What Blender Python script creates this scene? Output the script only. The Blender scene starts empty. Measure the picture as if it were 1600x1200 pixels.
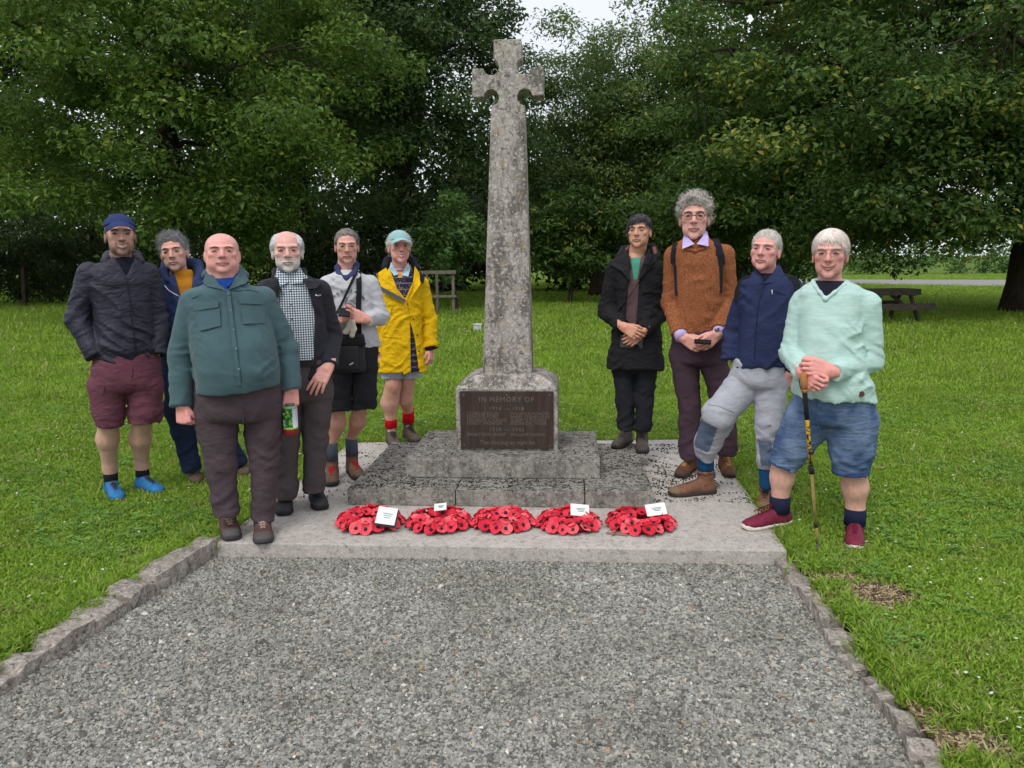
import bpy, math, random
import numpy as np
from mathutils import Matrix, Vector

# ------------------------------------------------------------------ camera, sky, sun, exposure
SC = bpy.context.scene
COL = SC.collection
CAM_H, PITCH, ROLL, FPX = 1.47, math.radians(8.88), math.radians(-0.5), 1248.0
cam_d = bpy.data.cameras.new('camera')
cam_d.sensor_width = 36.0
cam_d.lens = FPX / 1600.0 * 36.0
cam_d.clip_start = 0.05
cam_d.clip_end = 2000.0
cam = bpy.data.objects.new('camera', cam_d)
COL.objects.link(cam)
CAM_R = Matrix.Rotation(math.pi / 2 - PITCH, 3, 'X') @ Matrix.Rotation(ROLL, 3, 'Z')
cam.matrix_world = Matrix.Translation((0, 0, CAM_H)) @ CAM_R.to_4x4()
SC.camera = cam

SUN_EL, SUN_AZ = math.radians(52), math.radians(205)      # azimuth clockwise from +Y: behind the camera, a little left
world = bpy.data.worlds.new('World')
SC.world = world
world.use_nodes = True
wn, wl = world.node_tree.nodes, world.node_tree.links
wn.clear()
wo = wn.new('ShaderNodeOutputWorld')
wb = wn.new('ShaderNodeBackground')
wb.inputs['Strength'].default_value = 0.1
wsky = wn.new('ShaderNodeTexSky')
wsky.sky_type = 'NISHITA'
wsky.sun_disc = False
wsky.sun_elevation = SUN_EL
wsky.sun_rotation = SUN_AZ
wtc = wn.new('ShaderNodeTexCoord')
wno = wn.new('ShaderNodeTexNoise')
wno.inputs['Scale'].default_value = 2.2
wno.inputs['Detail'].default_value = 5.0
wrm = wn.new('ShaderNodeValToRGB')                         # an even overcast: pale grey cloud everywhere
wrm.color_ramp.elements[0].position = 0.3
wrm.color_ramp.elements[0].color = (8.2, 8.5, 9.2, 1)
wrm.color_ramp.elements[1].position = 0.75
wrm.color_ramp.elements[1].color = (9.8, 9.9, 10.2, 1)
wmx = wn.new('ShaderNodeMix')
wmx.data_type = 'RGBA'
wmx.inputs[0].default_value = 0.88
wl.new(wtc.outputs['Generated'], wno.inputs['Vector'])
wl.new(wno.outputs['Fac'], wrm.inputs['Fac'])
wl.new(wsky.outputs['Color'], wmx.inputs[6])
wl.new(wrm.outputs['Color'], wmx.inputs[7])
wl.new(wmx.outputs[2], wb.inputs['Color'])
wl.new(wb.outputs['Background'], wo.inputs['Surface'])

sun_d = bpy.data.lights.new('sun', 'SUN')
sun_d.energy = 1.5
sun_d.angle = math.radians(25)
sun_d.color = (1.0, 0.96, 0.9)
sun = bpy.data.objects.new('sun', sun_d)
COL.objects.link(sun)
sdir = Vector((math.sin(SUN_AZ) * math.cos(SUN_EL), math.cos(SUN_AZ) * math.cos(SUN_EL), math.sin(SUN_EL)))
sun.rotation_euler = sdir.to_track_quat('Z', 'Y').to_euler()
sun.location = (0, 0, 30)

SC.render.engine = 'CYCLES'
SC.cycles.use_denoising = True
SC.cycles.max_bounces = 5
SC.cycles.diffuse_bounces = 3
SC.cycles.use_adaptive_sampling = True
SC.cycles.adaptive_threshold = 0.03
SC.cycles.transparent_max_bounces = 6
SC.view_settings.view_transform = 'Standard'
SC.view_settings.look = 'None'
SC.view_settings.exposure = 0.22
SC.view_settings.gamma = 1.0
SC.view_settings.use_curve_mapping = False

# ------------------------------------------------------------------ measuring helpers
def ray(px, py):
    return CAM_R @ Vector(((px - 800.0) / FPX, -(py - 600.0) / FPX, -1.0))
def ground(px, py, z=0.0):
    d = ray(px, py); t = (z - CAM_H) / d.z
    return Vector((d.x * t, d.y * t, z))
def at(px, py, Y):
    d = ray(px, py); t = Y / d.y
    return Vector((d.x * t, Y, CAM_H + d.z * t))

# ------------------------------------------------------------------ object helpers
def mesh_np(name, V, F, mats=None, smooth=True, col=None, midx=None):
    """V (n,3); F (m,k) with k = 3 or 4."""
    V = np.asarray(V, np.float32); F = np.asarray(F, np.int32)
    me = bpy.data.meshes.new(name)
    k = F.shape[1]
    me.vertices.add(len(V)); me.vertices.foreach_set('co', V.ravel())
    me.loops.add(F.size); me.loops.foreach_set('vertex_index', F.ravel())
    me.polygons.add(len(F))
    me.polygons.foreach_set('loop_start', np.arange(len(F), dtype=np.int32) * k)
    if midx is not None: me.polygons.foreach_set('material_index', np.asarray(midx, np.int32))
    me.update(calc_edges=True)
    me.polygons.foreach_set('use_smooth', np.full(len(F), smooth, bool))
    if col is not None:
        ca = me.color_attributes.new('Col', 'FLOAT_COLOR', 'POINT')
        c = np.ones((len(V), 4), np.float32); c[:, :3] = col
        ca.data.foreach_set('color', c.ravel())
    for m in (mats if isinstance(mats, (list, tuple)) else [mats]):
        if m is not None: me.materials.append(m)
    me.update()
    return me
def link(name, me, parent=None, loc=None):
    o = bpy.data.objects.new(name, me)
    COL.objects.link(o)
    if parent is not None: o.parent = parent
    if loc is not None: o.location = loc
    return o
def tag(o, label=None, cat=None, group=None, kind=None):
    if label: o['label'] = label
    if cat: o['category'] = cat
    if group: o['group'] = group
    if kind: o['kind'] = kind
    return o
def empty(name, loc=(0, 0, 0)):
    o = bpy.data.objects.new(name, None)
    o.empty_display_size = 0.2
    COL.objects.link(o); o.location = loc
    return o

class MB:
    """collects polygons of any size into one mesh"""
    def __init__(s): s.v, s.f, s.smooth = [], [], False
    def add(s, vs, fs):
        b = len(s.v); s.v += [tuple(v) for v in vs]; s.f += [tuple(i + b for i in f) for f in fs]
    def box(s, c, size, rot=None, taper=1.0):
        hx, hy, hz = (a / 2 for a in size); c = Vector(c)
        P = [Vector((x * (taper if z > 0 else 1), y * (taper if z > 0 else 1), z)) for z in (-hz, hz) for x, y in ((-hx, -hy), (hx, -hy), (hx, hy), (-hx, hy))]
        if rot is not None: P = [rot @ p for p in P]
        s.add([c + p for p in P], [(3, 2, 1, 0), (4, 5, 6, 7), (0, 1, 5, 4), (1, 2, 6, 5), (2, 3, 7, 6), (3, 0, 4, 7)])
    def tube(s, pts, rad, n=8, cap=True):
        pts = [Vector(p) for p in pts]
        rad = rad if isinstance(rad, (list, tuple)) else [rad] * len(pts)
        b = len(s.v); up = None
        for i, p in enumerate(pts):
            d = (pts[min(i + 1, len(pts) - 1)] - pts[max(i - 1, 0)]).normalized()
            if up is None:
                up = d.orthogonal().normalized()
            else:
                up = (up - d * up.dot(d)); up = up.normalized() if up.length > 1e-6 else d.orthogonal().normalized()
            sd = d.cross(up)
            for k in range(n):
                a = 2 * math.pi * k / n
                s.v.append(tuple(p + (up * math.cos(a) + sd * math.sin(a)) * rad[i]))
        for i in range(len(pts) - 1):
            for k in range(n):
                k2 = (k + 1) % n
                s.f.append((b + i * n + k, b + i * n + k2, b + (i + 1) * n + k2, b + (i + 1) * n + k))
        if cap:
            s.f.append(tuple(b + k for k in reversed(range(n))))
            s.f.append(tuple(b + (len(pts) - 1) * n + k for k in range(n)))
    def ribbon(s, pts, side, width, thick=0.003):
        """flat strap along pts; side = list of side vectors"""
        b = len(s.v); widths = width if isinstance(width, (list, tuple)) else [width] * len(pts)
        for i, p in enumerate(pts):
            p = Vector(p); d = Vector(pts[min(i + 1, len(pts) - 1)]) - Vector(pts[max(i - 1, 0)])
            width = widths[i]; sv = Vector(side[i] if isinstance(side, list) else side).normalized(); nn = d.cross(sv).normalized() * thick / 2
            for q in (p - sv * width / 2 - nn, p + sv * width / 2 - nn, p + sv * width / 2 + nn, p - sv * width / 2 + nn): s.v.append(tuple(q))
        m = len(pts)
        for i in range(m - 1):
            for k in range(4):
                k2 = (k + 1) % 4
                s.f.append((b + i * 4 + k, b + i * 4 + k2, b + i * 4 + 4 + k2, b + i * 4 + 4 + k))
        s.f.append((b + 3, b + 2, b + 1, b)); e = b + (m - 1) * 4; s.f.append((e, e + 1, e + 2, e + 3))
    def prism(s, poly, y0, y1, frame=None):
        """poly: list of (x, z); extruded along y"""
        n = len(poly)
        vs = [Vector((x, y0, z)) for x, z in poly] + [Vector((x, y1, z)) for x, z in poly]
        if frame is not None: vs = [frame @ v for v in vs]
        s.add(vs, [tuple(range(n)), tuple(reversed(range(n, 2 * n)))] + [(i, i + n, (i + 1) % n + n, (i + 1) % n) for i in range(n)])
    def mesh(s, name, mat, smooth=None, origin=None):
        me = bpy.data.meshes.new(name)
        V = s.v if origin is None else [(x - origin[0], y - origin[1], z - origin[2]) for x, y, z in s.v]
        me.from_pydata(V, [], s.f); me.update()
        sm = s.smooth if smooth is None else smooth
        me.polygons.foreach_set('use_smooth', [sm] * len(me.polygons))
        for m in (mat if isinstance(mat, (list, tuple)) else [mat]):
            if m: me.materials.append(m)
        return me
    def build(s, name, mat, parent=None, smooth=None, loc=None, bevel=0.0, origin=None):
        me = s.mesh(name, mat, smooth, origin)
        if bevel:
            import bmesh
            bm = bmesh.new(); bm.from_mesh(me)
            bmesh.ops.bevel(bm, geom=list(bm.edges), offset=bevel, segments=2, affect='EDGES', profile=0.6)
            bm.to_mesh(me); bm.free(); me.update()
        return link(name, me, parent, loc)

# ------------------------------------------------------------------ material helpers
class NB:
    def __init__(s, name, rough=0.8, spec=0.3):
        s.m = bpy.data.materials.new(name); s.m.use_nodes = True
        s.nt = s.m.node_tree; s.n = s.nt.nodes; s.l = s.nt.links
        s.b = s.n['Principled BSDF']
        s.b.inputs['Roughness'].default_value = rough
        s.b.inputs['Specular IOR Level'].default_value = spec
        s._tc = None
    def new(s, t): return s.n.new(t)
    def coord(s, kind='Object', scale=(1, 1, 1), rot=(0, 0, 0)):
        if s._tc is None: s._tc = s.new('ShaderNodeTexCoord')
        mp = s.new('ShaderNodeMapping'); mp.inputs['Scale'].default_value = scale; mp.inputs['Rotation'].default_value = rot
        s.l.new(s._tc.outputs[kind], mp.inputs['Vector']); return mp.outputs['Vector']
    def noise(s, scale, detail=4, rough=0.55, co=None, dist=0.0):
        t = s.new('ShaderNodeTexNoise'); t.inputs['Scale'].default_value = scale; t.inputs['Detail'].default_value = detail
        t.inputs['Roughness'].default_value = rough; t.inputs['Distortion'].default_value = dist
        s.l.new(co if co is not None else s.coord(), t.inputs['Vector']); return t.outputs['Fac']
    def voro(s, scale, co=None, out='Distance', rnd=1.0):
        t = s.new('ShaderNodeTexVoronoi'); t.inputs['Scale'].default_value = scale; t.inputs['Randomness'].default_value = rnd
        s.l.new(co if co is not None else s.coord(), t.inputs['Vector']); return t.outputs[out]
    def wave(s, scale, co=None, axis='X', dist=0.0, prof='SIN'):
        t = s.new('ShaderNodeTexWave'); t.inputs['Scale'].default_value = scale; t.bands_direction = axis
        t.inputs['Distortion'].default_value = dist; t.wave_profile = prof
        s.l.new(co if co is not None else s.coord(), t.inputs['Vector']); return t.outputs['Fac']
    def ramp(s, fac, stops, interp='LINEAR'):
        r = s.new('ShaderNodeValToRGB'); r.color_ramp.interpolation = interp
        e = r.color_ramp.elements
        while len(e) < len(stops): e.new(0.5)
        for el, (p, c) in zip(e, stops):
            el.position = p; el.color = (*c, 1) if isinstance(c, (tuple, list)) else (c, c, c, 1)
        s.l.new(fac, r.inputs['Fac']); return r.outputs['Color']
    def _in(s, sock, v):
        if isinstance(v, (tuple, list)): sock.default_value = (*v, 1) if len(v) == 3 else v
        elif isinstance(v, (int, float)): sock.default_value = v
        else: s.l.new(v, sock)
    def mix(s, fac, a, b, mode='MIX'):
        m = s.new('ShaderNodeMix'); m.data_type = 'RGBA'; m.blend_type = mode
        s._in(m.inputs[0], fac); s._in(m.inputs[6], a); s._in(m.inputs[7], b); return m.outputs[2]
    def math(s, op, a, b=0.0, c=None):
        m = s.new('ShaderNodeMath'); m.operation = op
        s._in(m.inputs[0], a); s._in(m.inputs[1], b)
        if c is not None: s._in(m.inputs[2], c)
        return m.outputs[0]
    def sep(s, v):
        x = s.new('ShaderNodeSeparateXYZ'); s.l.new(v, x.inputs[0]); return x.outputs
    def bump(s, h, strength=0.3, dist=0.01, prev=None):
        b = s.new('ShaderNodeBump'); b.inputs['Strength'].default_value = strength; b.inputs['Distance'].default_value = dist
        s.l.new(h, b.inputs['Height'])
        if prev is not None: s.l.new(prev, b.inputs['Normal'])
        s.l.new(b.outputs[0], s.b.inputs['Normal']); return b.outputs[0]
    def color(s, c): s._in(s.b.inputs['Base Color'], c); return s
    def attr(s, name='Col'):
        a = s.new('ShaderNodeVertexColor'); a.layer_name = name; return a.outputs['Color']
def sc(c, k): return tuple(min(1.0, x * k) for x in c)
def srgb(r, g, b):
    f = lambda v: (v / 255.0 / 12.92) if v / 255.0 <= 0.04045 else ((v / 255.0 + 0.055) / 1.055) ** 2.4
    return (f(r), f(g), f(b))
def plain(name, c, rough=0.6, spec=0.3, metal=0.0, var=0.12, vs=25):
    b = NB(name, rough, spec); b.b.inputs['Metallic'].default_value = metal
    n = b.noise(vs, 4)
    b.color(b.ramp(n, [(0.3, sc(c, 1 - var)), (0.7, sc(c, 1 + var))])); return b.m
def fabric(name, c, fine=900, wrinkle=0.35, var=0.12, rough=0.9, spec=0.12, sheen=0.0, knit=None, stretch=(14, 14, 26), wd=0.012):
    """woven cloth: uneven dye, fine weave and larger soft creases"""
    b = NB(name, rough, spec)
    big = b.noise(9, 5, 0.6)
    b.color(b.ramp(big, [(0.3, sc(c, 1 - var)), (0.7, sc(c, 1 + var))]))
    if sheen: b.b.inputs['Sheen Weight'].default_value = sheen
    cr = b.noise(1.0, 3, 0.5, b.coord(scale=stretch), 1.2)
    n1 = b.bump(cr, wrinkle, wd)
    if knit: n1 = b.bump(b.wave(knit, b.coord(), 'X', 1.5), 0.35, 0.003, n1)
    b.bump(b.noise(fine, 2), 0.25, 0.002, n1)
    return b.m

rng = np.random.default_rng(7)
random.seed(7)
# ------------------------------------------------------------------ ground: lawn, gravel, road, far field
Z_GRAVEL, Z_SLAB = -0.052, 0.03
mb = NB('lawn_soil', 0.95, 0.1)
w = mb.coord()
n1 = mb.noise(0.5, 5, 0.6, w); n2 = mb.noise(6, 5, 0.6, w)
mb.color(mb.mix(mb.ramp(n2, [(0.35, 0.0), (0.7, 0.8)]), mb.ramp(n1, [(0.3, (0.08, 0.15, 0.014)), (0.7, (0.13, 0.22, 0.024))]), (0.06, 0.075, 0.02)))
mb.bump(mb.noise(60, 4, 0.7, w), 0.6, 0.03)
M_LAWN = mb.m

# path outline in the world (measured on the gravel surface)
PL0, PL1 = ground(353, 862, Z_GRAVEL), ground(0, 1093, Z_GRAVEL)
PR0, PR1 = ground(1207, 876, Z_GRAVEL), ground(1420, 1193, Z_GRAVEL)
def ext(a, b, y):
    t = (y - a.y) / (b.y - a.y); return Vector((a.x + (b.x - a.x) * t, y, Z_GRAVEL))
def path_x(y, side):
    a, b = (PL0, PL1) if side < 0 else (PR0, PR1)
    return a.x + (b.x - a.x) * (y - a.y) / (b.y - a.y)
YF = 4.25                                               # gravel runs under the slab's front edge
# lawn sheet with the path cut out of it
m = MB()
Y0 = -3.0
LX = lambda y: path_x(y, -1) - 0.10
RX = lambda y: path_x(y, 1) + 0.10
FAR = 900.0
m.add([(-FAR, Y0, 0), (LX(Y0), Y0, 0), (LX(YF), YF, 0), (-FAR, YF, 0)], [(0, 1, 2, 3)])
m.add([(RX(Y0), Y0, 0), (FAR, Y0, 0), (FAR, YF, 0), (RX(YF), YF, 0)], [(0, 1, 2, 3)])
m.add([(-FAR, YF, 0), (LX(YF), YF, 0), (RX(YF), YF, 0), (FAR, YF, 0), (FAR, FAR, 0), (-FAR, FAR, 0)], [(0, 1, 2, 3, 4, 5)])
m.add([(-FAR, -60, 0), (FAR, -60, 0), (FAR, Y0, 0), (RX(Y0), Y0, 0), (LX(Y0), Y0, 0), (-FAR, Y0, 0)], [(0, 1, 2, 3, 4, 5)])
for fx in (LX, RX):                                      # earth sides of the cut
    s_ = 1 if fx is RX else -1
    q = [(fx(Y0), Y0, 0), (fx(YF), YF, 0), (fx(YF), YF, -0.16), (fx(Y0), Y0, -0.16)]
    m.add(q, [(0, 1, 2, 3)] if s_ > 0 else [(3, 2, 1, 0)])
m.add([(LX(YF), YF, 0), (RX(YF), YF, 0), (RX(YF), YF, -0.16), (LX(YF), YF, -0.16)], [(3, 2, 1, 0)])
m.add([(LX(Y0), Y0, 0), (RX(Y0), Y0, 0), (RX(Y0), Y0, -0.16), (LX(Y0), Y0, -0.16)], [(0, 1, 2, 3)])
tag(m.build('lawn', M_LAWN), 'mown green lawn around the memorial', None, None, 'structure')

mb = NB('gravel_bed', 0.95, 0.15)
w = mb.coord()
v = mb.voro(75, w, 'Color')
cc = mb.ramp(mb.math('MULTIPLY', mb.sep(v)[0], 1.0), [(0.0, (0.05, 0.055, 0.055)), (0.5, (0.13, 0.135, 0.13)), (1.0, (0.24, 0.23, 0.21))])
mb.color(cc); mb.bump(mb.voro(75, w), 0.8, 0.01)
M_GRAVEL = mb.m
m = MB()
NY, NX = 30, 24
for i in range(NY + 1):
    y = Y0 + 0.01 + (YF - 0.02 - Y0) * i / NY
    a, b = LX(y) + 0.004, RX(y) - 0.004
    for j in range(NX + 1):
        m.v.append((a + (b - a) * j / NX, y, Z_GRAVEL - 0.012 + 0.006 * math.sin(j * 1.3 + i * .7)))
for i in range(NY):
    for j in range(NX):
        k = i * (NX + 1) + j; m.f.append((k, k + 1, k + NX + 2, k + NX + 1))
tag(m.build('gravel_path', M_GRAVEL, smooth=True), 'grey gravel path leading up to the memorial', None, None, 'structure')

mb = NB('asphalt', 0.85, 0.3)
mb.color(mb.ramp(mb.noise(40, 5), [(0.3, (0.20, 0.195, 0.195)), (0.7, (0.27, 0.265, 0.26))]))
m = MB()
RN0, RN1, RF0, RF1 = ground(1180, 442.5), ground(1600, 449.0), ground(1180, 437.0), ground(1600, 438.0)
RN2, RF2 = RN1 + (RN1 - RN0) * 2, RF1 + (RF1 - RF0) * 2
m.add([(q.x, q.y, 0.03) for q in (RN0, RN2, RF2, RF0)], [(0, 1, 2, 3)])
tag(m.build('road', mb.m), 'narrow grey road crossing behind the picnic table', None, None, 'structure')

# ------------------------------------------------------------------ instanced ground cover (points + geometry nodes)
def scatter(name, P, sources, mat, smin, smax, tilt, label, zs=None):
    """one object of points; geometry nodes put a small mesh on each point"""
    me = bpy.data.meshes.new(name); me.vertices.add(len(P)); me.vertices.foreach_set('co', np.asarray(P, np.float32).ravel()); me.update()
    at_ = me.attributes.new('siz', 'FLOAT', 'POINT')
    at_.data.foreach_set('value', (rng.uniform(smin, smax, len(P)) * (1 if zs is None else zs)).astype(np.float32))
    rt = me.attributes.new('rot', 'FLOAT_VECTOR', 'POINT')
    R = np.stack([rng.normal(0, tilt, len(P)), rng.normal(0, tilt, len(P)), rng.uniform(0, 6.283, len(P))], 1).astype(np.float32)
    rt.data.foreach_set('vector', R.ravel())
    o = link(name, me)
    src = bpy.data.collections.new(name + '_source')
    for k, (V, F) in enumerate(sources):
        so = bpy.data.objects.new('%s_piece' % name, mesh_np(name + '_piece', V, F, mat, smooth=False)); src.objects.link(so)
    ng = bpy.data.node_groups.new(name, 'GeometryNodeTree')
    ng.interface.new_socket('Geometry', in_out='INPUT', socket_type='NodeSocketGeometry')
    ng.interface.new_socket('Geometry', in_out='OUTPUT', socket_type='NodeSocketGeometry')
    N, L = ng.nodes, ng.links
    gi, go = N.new('NodeGroupInput'), N.new('NodeGroupOutput')
    ci = N.new('GeometryNodeCollectionInfo'); ci.inputs['Collection'].default_value = src
    ci.inputs['Separate Children'].default_value = True; ci.inputs['Reset Children'].default_value = True
    ip = N.new('GeometryNodeInstanceOnPoints'); ip.inputs['Pick Instance'].default_value = True
    a1 = N.new('GeometryNodeInputNamedAttribute'); a1.data_type = 'FLOAT'; a1.inputs['Name'].default_value = 'siz'
    a2 = N.new('GeometryNodeInputNamedAttribute'); a2.data_type = 'FLOAT_VECTOR'; a2.inputs['Name'].default_value = 'rot'
    ri = N.new('FunctionNodeRandomValue'); ri.data_type = 'INT'
    ri.inputs[4].default_value = 0; ri.inputs[5].default_value = len(sources) - 1
    L.new(gi.outputs[0], ip.inputs['Points']); L.new(ci.outputs[0], ip.inputs['Instance'])
    L.new(ri.outputs[2], ip.inputs['Instance Index'])
    L.new(a1.outputs['Attribute'], ip.inputs['Scale']); L.new(a2.outputs['Attribute'], ip.inputs['Rotation'])
    L.new(ip.outputs[0], go.inputs[0])
    md = o.modifiers.new('scatter', 'NODES'); md.node_group = ng
    tag(o, label, None, None, 'stuff')
    return o

# gravel chips
def chip(seed):
    r = np.random.default_rng(seed)
    V = np.array([(-1, -1, -1), (1, -1, -1), (1, 1, -1), (-1, 1, -1), (-.7, -.6, 1), (.7, -.7, 1), (.6, .7, 1), (-.6, .7, 1)], float)
    V = V * np.array([0.0074, 0.0050, 0.0032]) + r.normal(0, 0.0013, V.shape)
    return V, [(3, 2, 1, 0), (4, 5, 6, 7), (0, 1, 5, 4), (1, 2, 6, 5), (2, 3, 7, 6), (3, 0, 4, 7)]
mb = NB('gravel_stone', 0.8, 0.3)
oi = mb.new('ShaderNodeObjectInfo')
mb.color(mb.ramp(oi.outputs['Random'], [(0.0, (0.12, 0.119, 0.110)), (0.2, (0.215, 0.213, 0.196)), (0.45, (0.285, 0.282, 0.258)), (0.72, (0.37, 0.362, 0.328)), (0.93, (0.42, 0.40, 0.35)), (0.975, (0.48, 0.39, 0.30)), (0.981, (0.38, 0.25, 0.18)), (0.985, (0.66, 0.61, 0.55))], 'CONSTANT'))
gg_ = mb.new('ShaderNodeNewGeometry'); base_in = mb.b.inputs['Base Color'].links[0].from_socket
mb.color(mb.mix(1.0, base_in, mb.ramp(mb.noise(1.6, 4, .6, gg_.outputs['Position']), [(.35, (.80, .79, .76)), (.65, (1.1, 1.1, 1.1))]), 'MULTIPLY'))
GP = []
n_try = 600000
gy = rng.uniform(1.5, YF - 0.02, n_try); gx = rng.uniform(-2.4, 1.8, n_try)
keep = (gx > path_x(gy, -1) - 0.02) & (gx < path_x(gy, 1) + 0.02) & (np.abs(gx) < 0.72 * gy + 0.35)
gx, gy = gx[keep], gy[keep]
heap = 0.012 * np.sin(gx * 3.1) * np.sin(gy * 2.3 + 1)
GP = np.stack([gx, gy, Z_GRAVEL + 0.002 + heap * .3 + rng.uniform(-0.006, 0.006, len(gx))], 1)
scatter('gravel', GP, [chip(i) for i in range(6)], mb.m, 0.55, 1.35, 0.45, 'loose grey stone chips covering the path', np.where(rng.random(len(gx)) < 0.012, 1.9, 1.0))

# fallen leaves and bits of twig
mb = NB('fallen_leaf', .8, .2); oi = mb.new('ShaderNodeObjectInfo')
mb.color(mb.ramp(oi.outputs['Random'], [(0, (.10, .06, .03)), (.5, (.22, .14, .06)), (1, (.34, .26, .12))]))
lv = np.array([(-.016, 0, 0), (0, .008, .003), (.018, 0, .001), (0, -.008, .004)]); tw = np.array([(-.04, -.0015, .001), (.04, -.001, .004), (.04, .001, .004), (-.04, .0015, .001)])
ly = rng.uniform(1.8, YF - .1, 260); lx = path_x(ly, -1) + (path_x(ly, 1) - path_x(ly, -1)) * np.where(rng.random(260) < .5, rng.beta(.5, .5, 260), rng.random(260))
scatter('leaf_litter', np.stack([lx, ly, np.full(260, Z_GRAVEL + .010)], 1), [(lv, [(0, 1, 2, 3)]), (lv * .7, [(0, 1, 2, 3)]), (tw, [(0, 1, 2, 3)])], mb.m, .6, 1.2, .3, 'a few dry leaves and twigs lying on the gravel')
# grass tufts
def tuft(seed, nb, hmin, hmax, spread, lean):
    r = np.random.default_rng(seed); V = []; F = []
    for k in range(nb):
        a = r.uniform(0, 6.283); h = r.uniform(hmin, hmax); wd = r.uniform(0.0022, 0.0042)
        bx, by = r.normal(0, spread, 2); dx, dy = math.cos(a), math.sin(a); l = h * r.uniform(0.2, lean)
        b = len(V)
        V += [(bx - dy * wd, by + dx * wd, -0.012), (bx + dy * wd, by - dx * wd, -0.012),
              (bx + dx * l * .35 + dy * wd, by + dy * l * .35 - dx * wd, h * .6), (bx + dx * l * .35 - dy * wd, by + dy * l * .35 + dx * wd, h * .6),
              (bx + dx * l, by + dy * l, h * .93), (bx + dx * l * 1.02, by + dy * l * 1.02, h * .9)]
        F += [(b, b + 1, b + 2, b + 3), (b + 3, b + 2, b + 5, b + 4)]
    return np.array(V), F
def grass_mat(name, dark, light, dry):
    b = NB(name, 0.6, 0.25)
    oi = b.new('ShaderNodeObjectInfo')
    g = b.new('ShaderNodeNewGeometry')
    mp = b.new('ShaderNodeMapping'); b.l.new(g.outputs['Position'], mp.inputs['Vector'])
    patch = b.noise(0.7, 4, 0.6, mp.outputs[0]); patch2 = b.noise(4.5, 3, 0.6, mp.outputs[0])
    c = b.ramp(oi.outputs['Random'], [(0.0, dark), (0.8, light), (0.9, light), (0.97, dry)])
    c = b.mix(b.ramp(patch, [(0.4, 0.0), (0.7, 0.6)]), c, sc(light, 1.15), 'MIX')
    c = b.mix(b.ramp(patch2, [(0.55, 0.0), (0.8, 0.75)]), c, (dry[0] * .6, dry[1] * .62, dry[2] * .55))
    b.color(c)
    tr = b.new('ShaderNodeBsdfTranslucent'); b.l.new(c, tr.inputs['Color'])
    ms = b.new('ShaderNodeMixShader'); ms.inputs[0].default_value = 0.3
    b.l.new(b.b.outputs[0], ms.inputs[1]); b.l.new(tr.outputs[0], ms.inputs[2])
    b.l.new(ms.outputs[0], b.n['Material Output'].inputs['Surface'])
    return b.m
M_GRASS = grass_mat('grass_blade', (0.135, 0.228, 0.018), (0.262, 0.415, 0.045), (0.48, 0.45, 0.20))
SLAB_PX = dict(fl=(338, 848), fr=(1230, 861), br=(1112, 686), bl=(548, 691))
SLAB = {k: ground(*v, Z_SLAB) for k, v in SLAB_PX.items()}
def in_slab(x, y, pad=0.0):
    c = [SLAB[k] for k in ('fl', 'fr', 'br', 'bl')]
    ins = np.ones(len(x), bool)
    for i in range(4):
        a, b = c[i], c[(i + 1) % 4]; ex, ey = b.x - a.x, b.y - a.y; L_ = math.hypot(ex, ey)
        ins &= ((ex * (y - a.y) - ey * (x - a.x)) / L_) > -pad
    return ins
DIRT = [(ground(1362, 932), 0.25, 0.17), (ground(1295, 905), 0.17, 0.09), (ground(1318, 985), 0.08, 0.08), (ground(1335, 1008), 0.07, 0.05),
        (ground(1500, 1165), 0.19, 0.12), (ground(1440, 1118), 0.11, 0.08), (ground(1262, 872), 0.10, 0.05)]
mb = NB('bare_soil', 0.95, 0.1); cw_ = mb.coord()
mb.color(mb.ramp(mb.noise(30, 5, .65, cw_), [(.3, (.06, .044, .03)), (.5, (.15, .11, .072)), (.72, (.29, .23, .14))])); mb.bump(mb.noise(70, 4, .7, cw_), .8, .02)
sm_ = MB(); cen_ = []
for k_, (c, rx, ry) in enumerate(DIRT):
    n_ = 26; b_ = len(sm_.v); sm_.v.append((c.x, c.y, .004 + .0006 * k_))
    for i_ in range(n_):
        a_ = 2 * math.pi * i_ / n_; q_ = .72 + .22 * math.sin(a_ * 3 + k_) + .12 * math.sin(a_ * 7 + 2 * k_)
        xx_ = c.x + rx * q_ * math.cos(a_); yy_ = c.y + ry * q_ * math.sin(a_); xx_ = max(xx_, path_x(yy_, 1) + .10); sm_.v.append((xx_, yy_, .004 + .0006 * k_))
    sm_.f += [(b_, b_ + 1 + i_, b_ + 1 + (i_ + 1) % n_) for i_ in range(n_)]
tag(sm_.build('bare_ground', mb.m), 'worn bare earth beside the right kerb', None, None, 'structure')
def dirtness(x, y):
    d = np.zeros(len(x))
    for c, rx, ry in DIRT: d = np.maximum(d, np.exp(-(((x - c.x) / rx) ** 2 + ((y - c.y) / ry) ** 2)))
    return d
def lawn_points(n, y0, y1, power):
    u = rng.random(n)
    y = (y0 ** (1 - power) + u * (y1 ** (1 - power) - y0 ** (1 - power))) ** (1 / (1 - power)) if power != 1 else y0 * (y1 / y0) ** u
    x = rng.uniform(-1, 1, n) * (0.78 * y + 0.5)
    ok = ~in_slab(x, y, 0.015)
    ok &= ~((x > path_x(y, -1) - 0.13) & (x < path_x(y, 1) + 0.10) & (y < YF + 0.1))
    ok &= rng.random(n) > dirtness(x, y) * 1.5
    return x[ok], y[ok]
x, y = lawn_points(230000, 1.7, 9.0, 0.9)
P = np.stack([x, y, np.zeros(len(x))], 1)
scatter('grass', P, [tuft(i, 10, 0.012, 0.034, 0.015, 1.2) for i in range(6)], M_GRASS, 0.6, 1.25, 0.15, 'short mown grass blades of the near lawn')
x, y = lawn_points(150000, 8.6, 62.0, 1.25)
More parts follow.
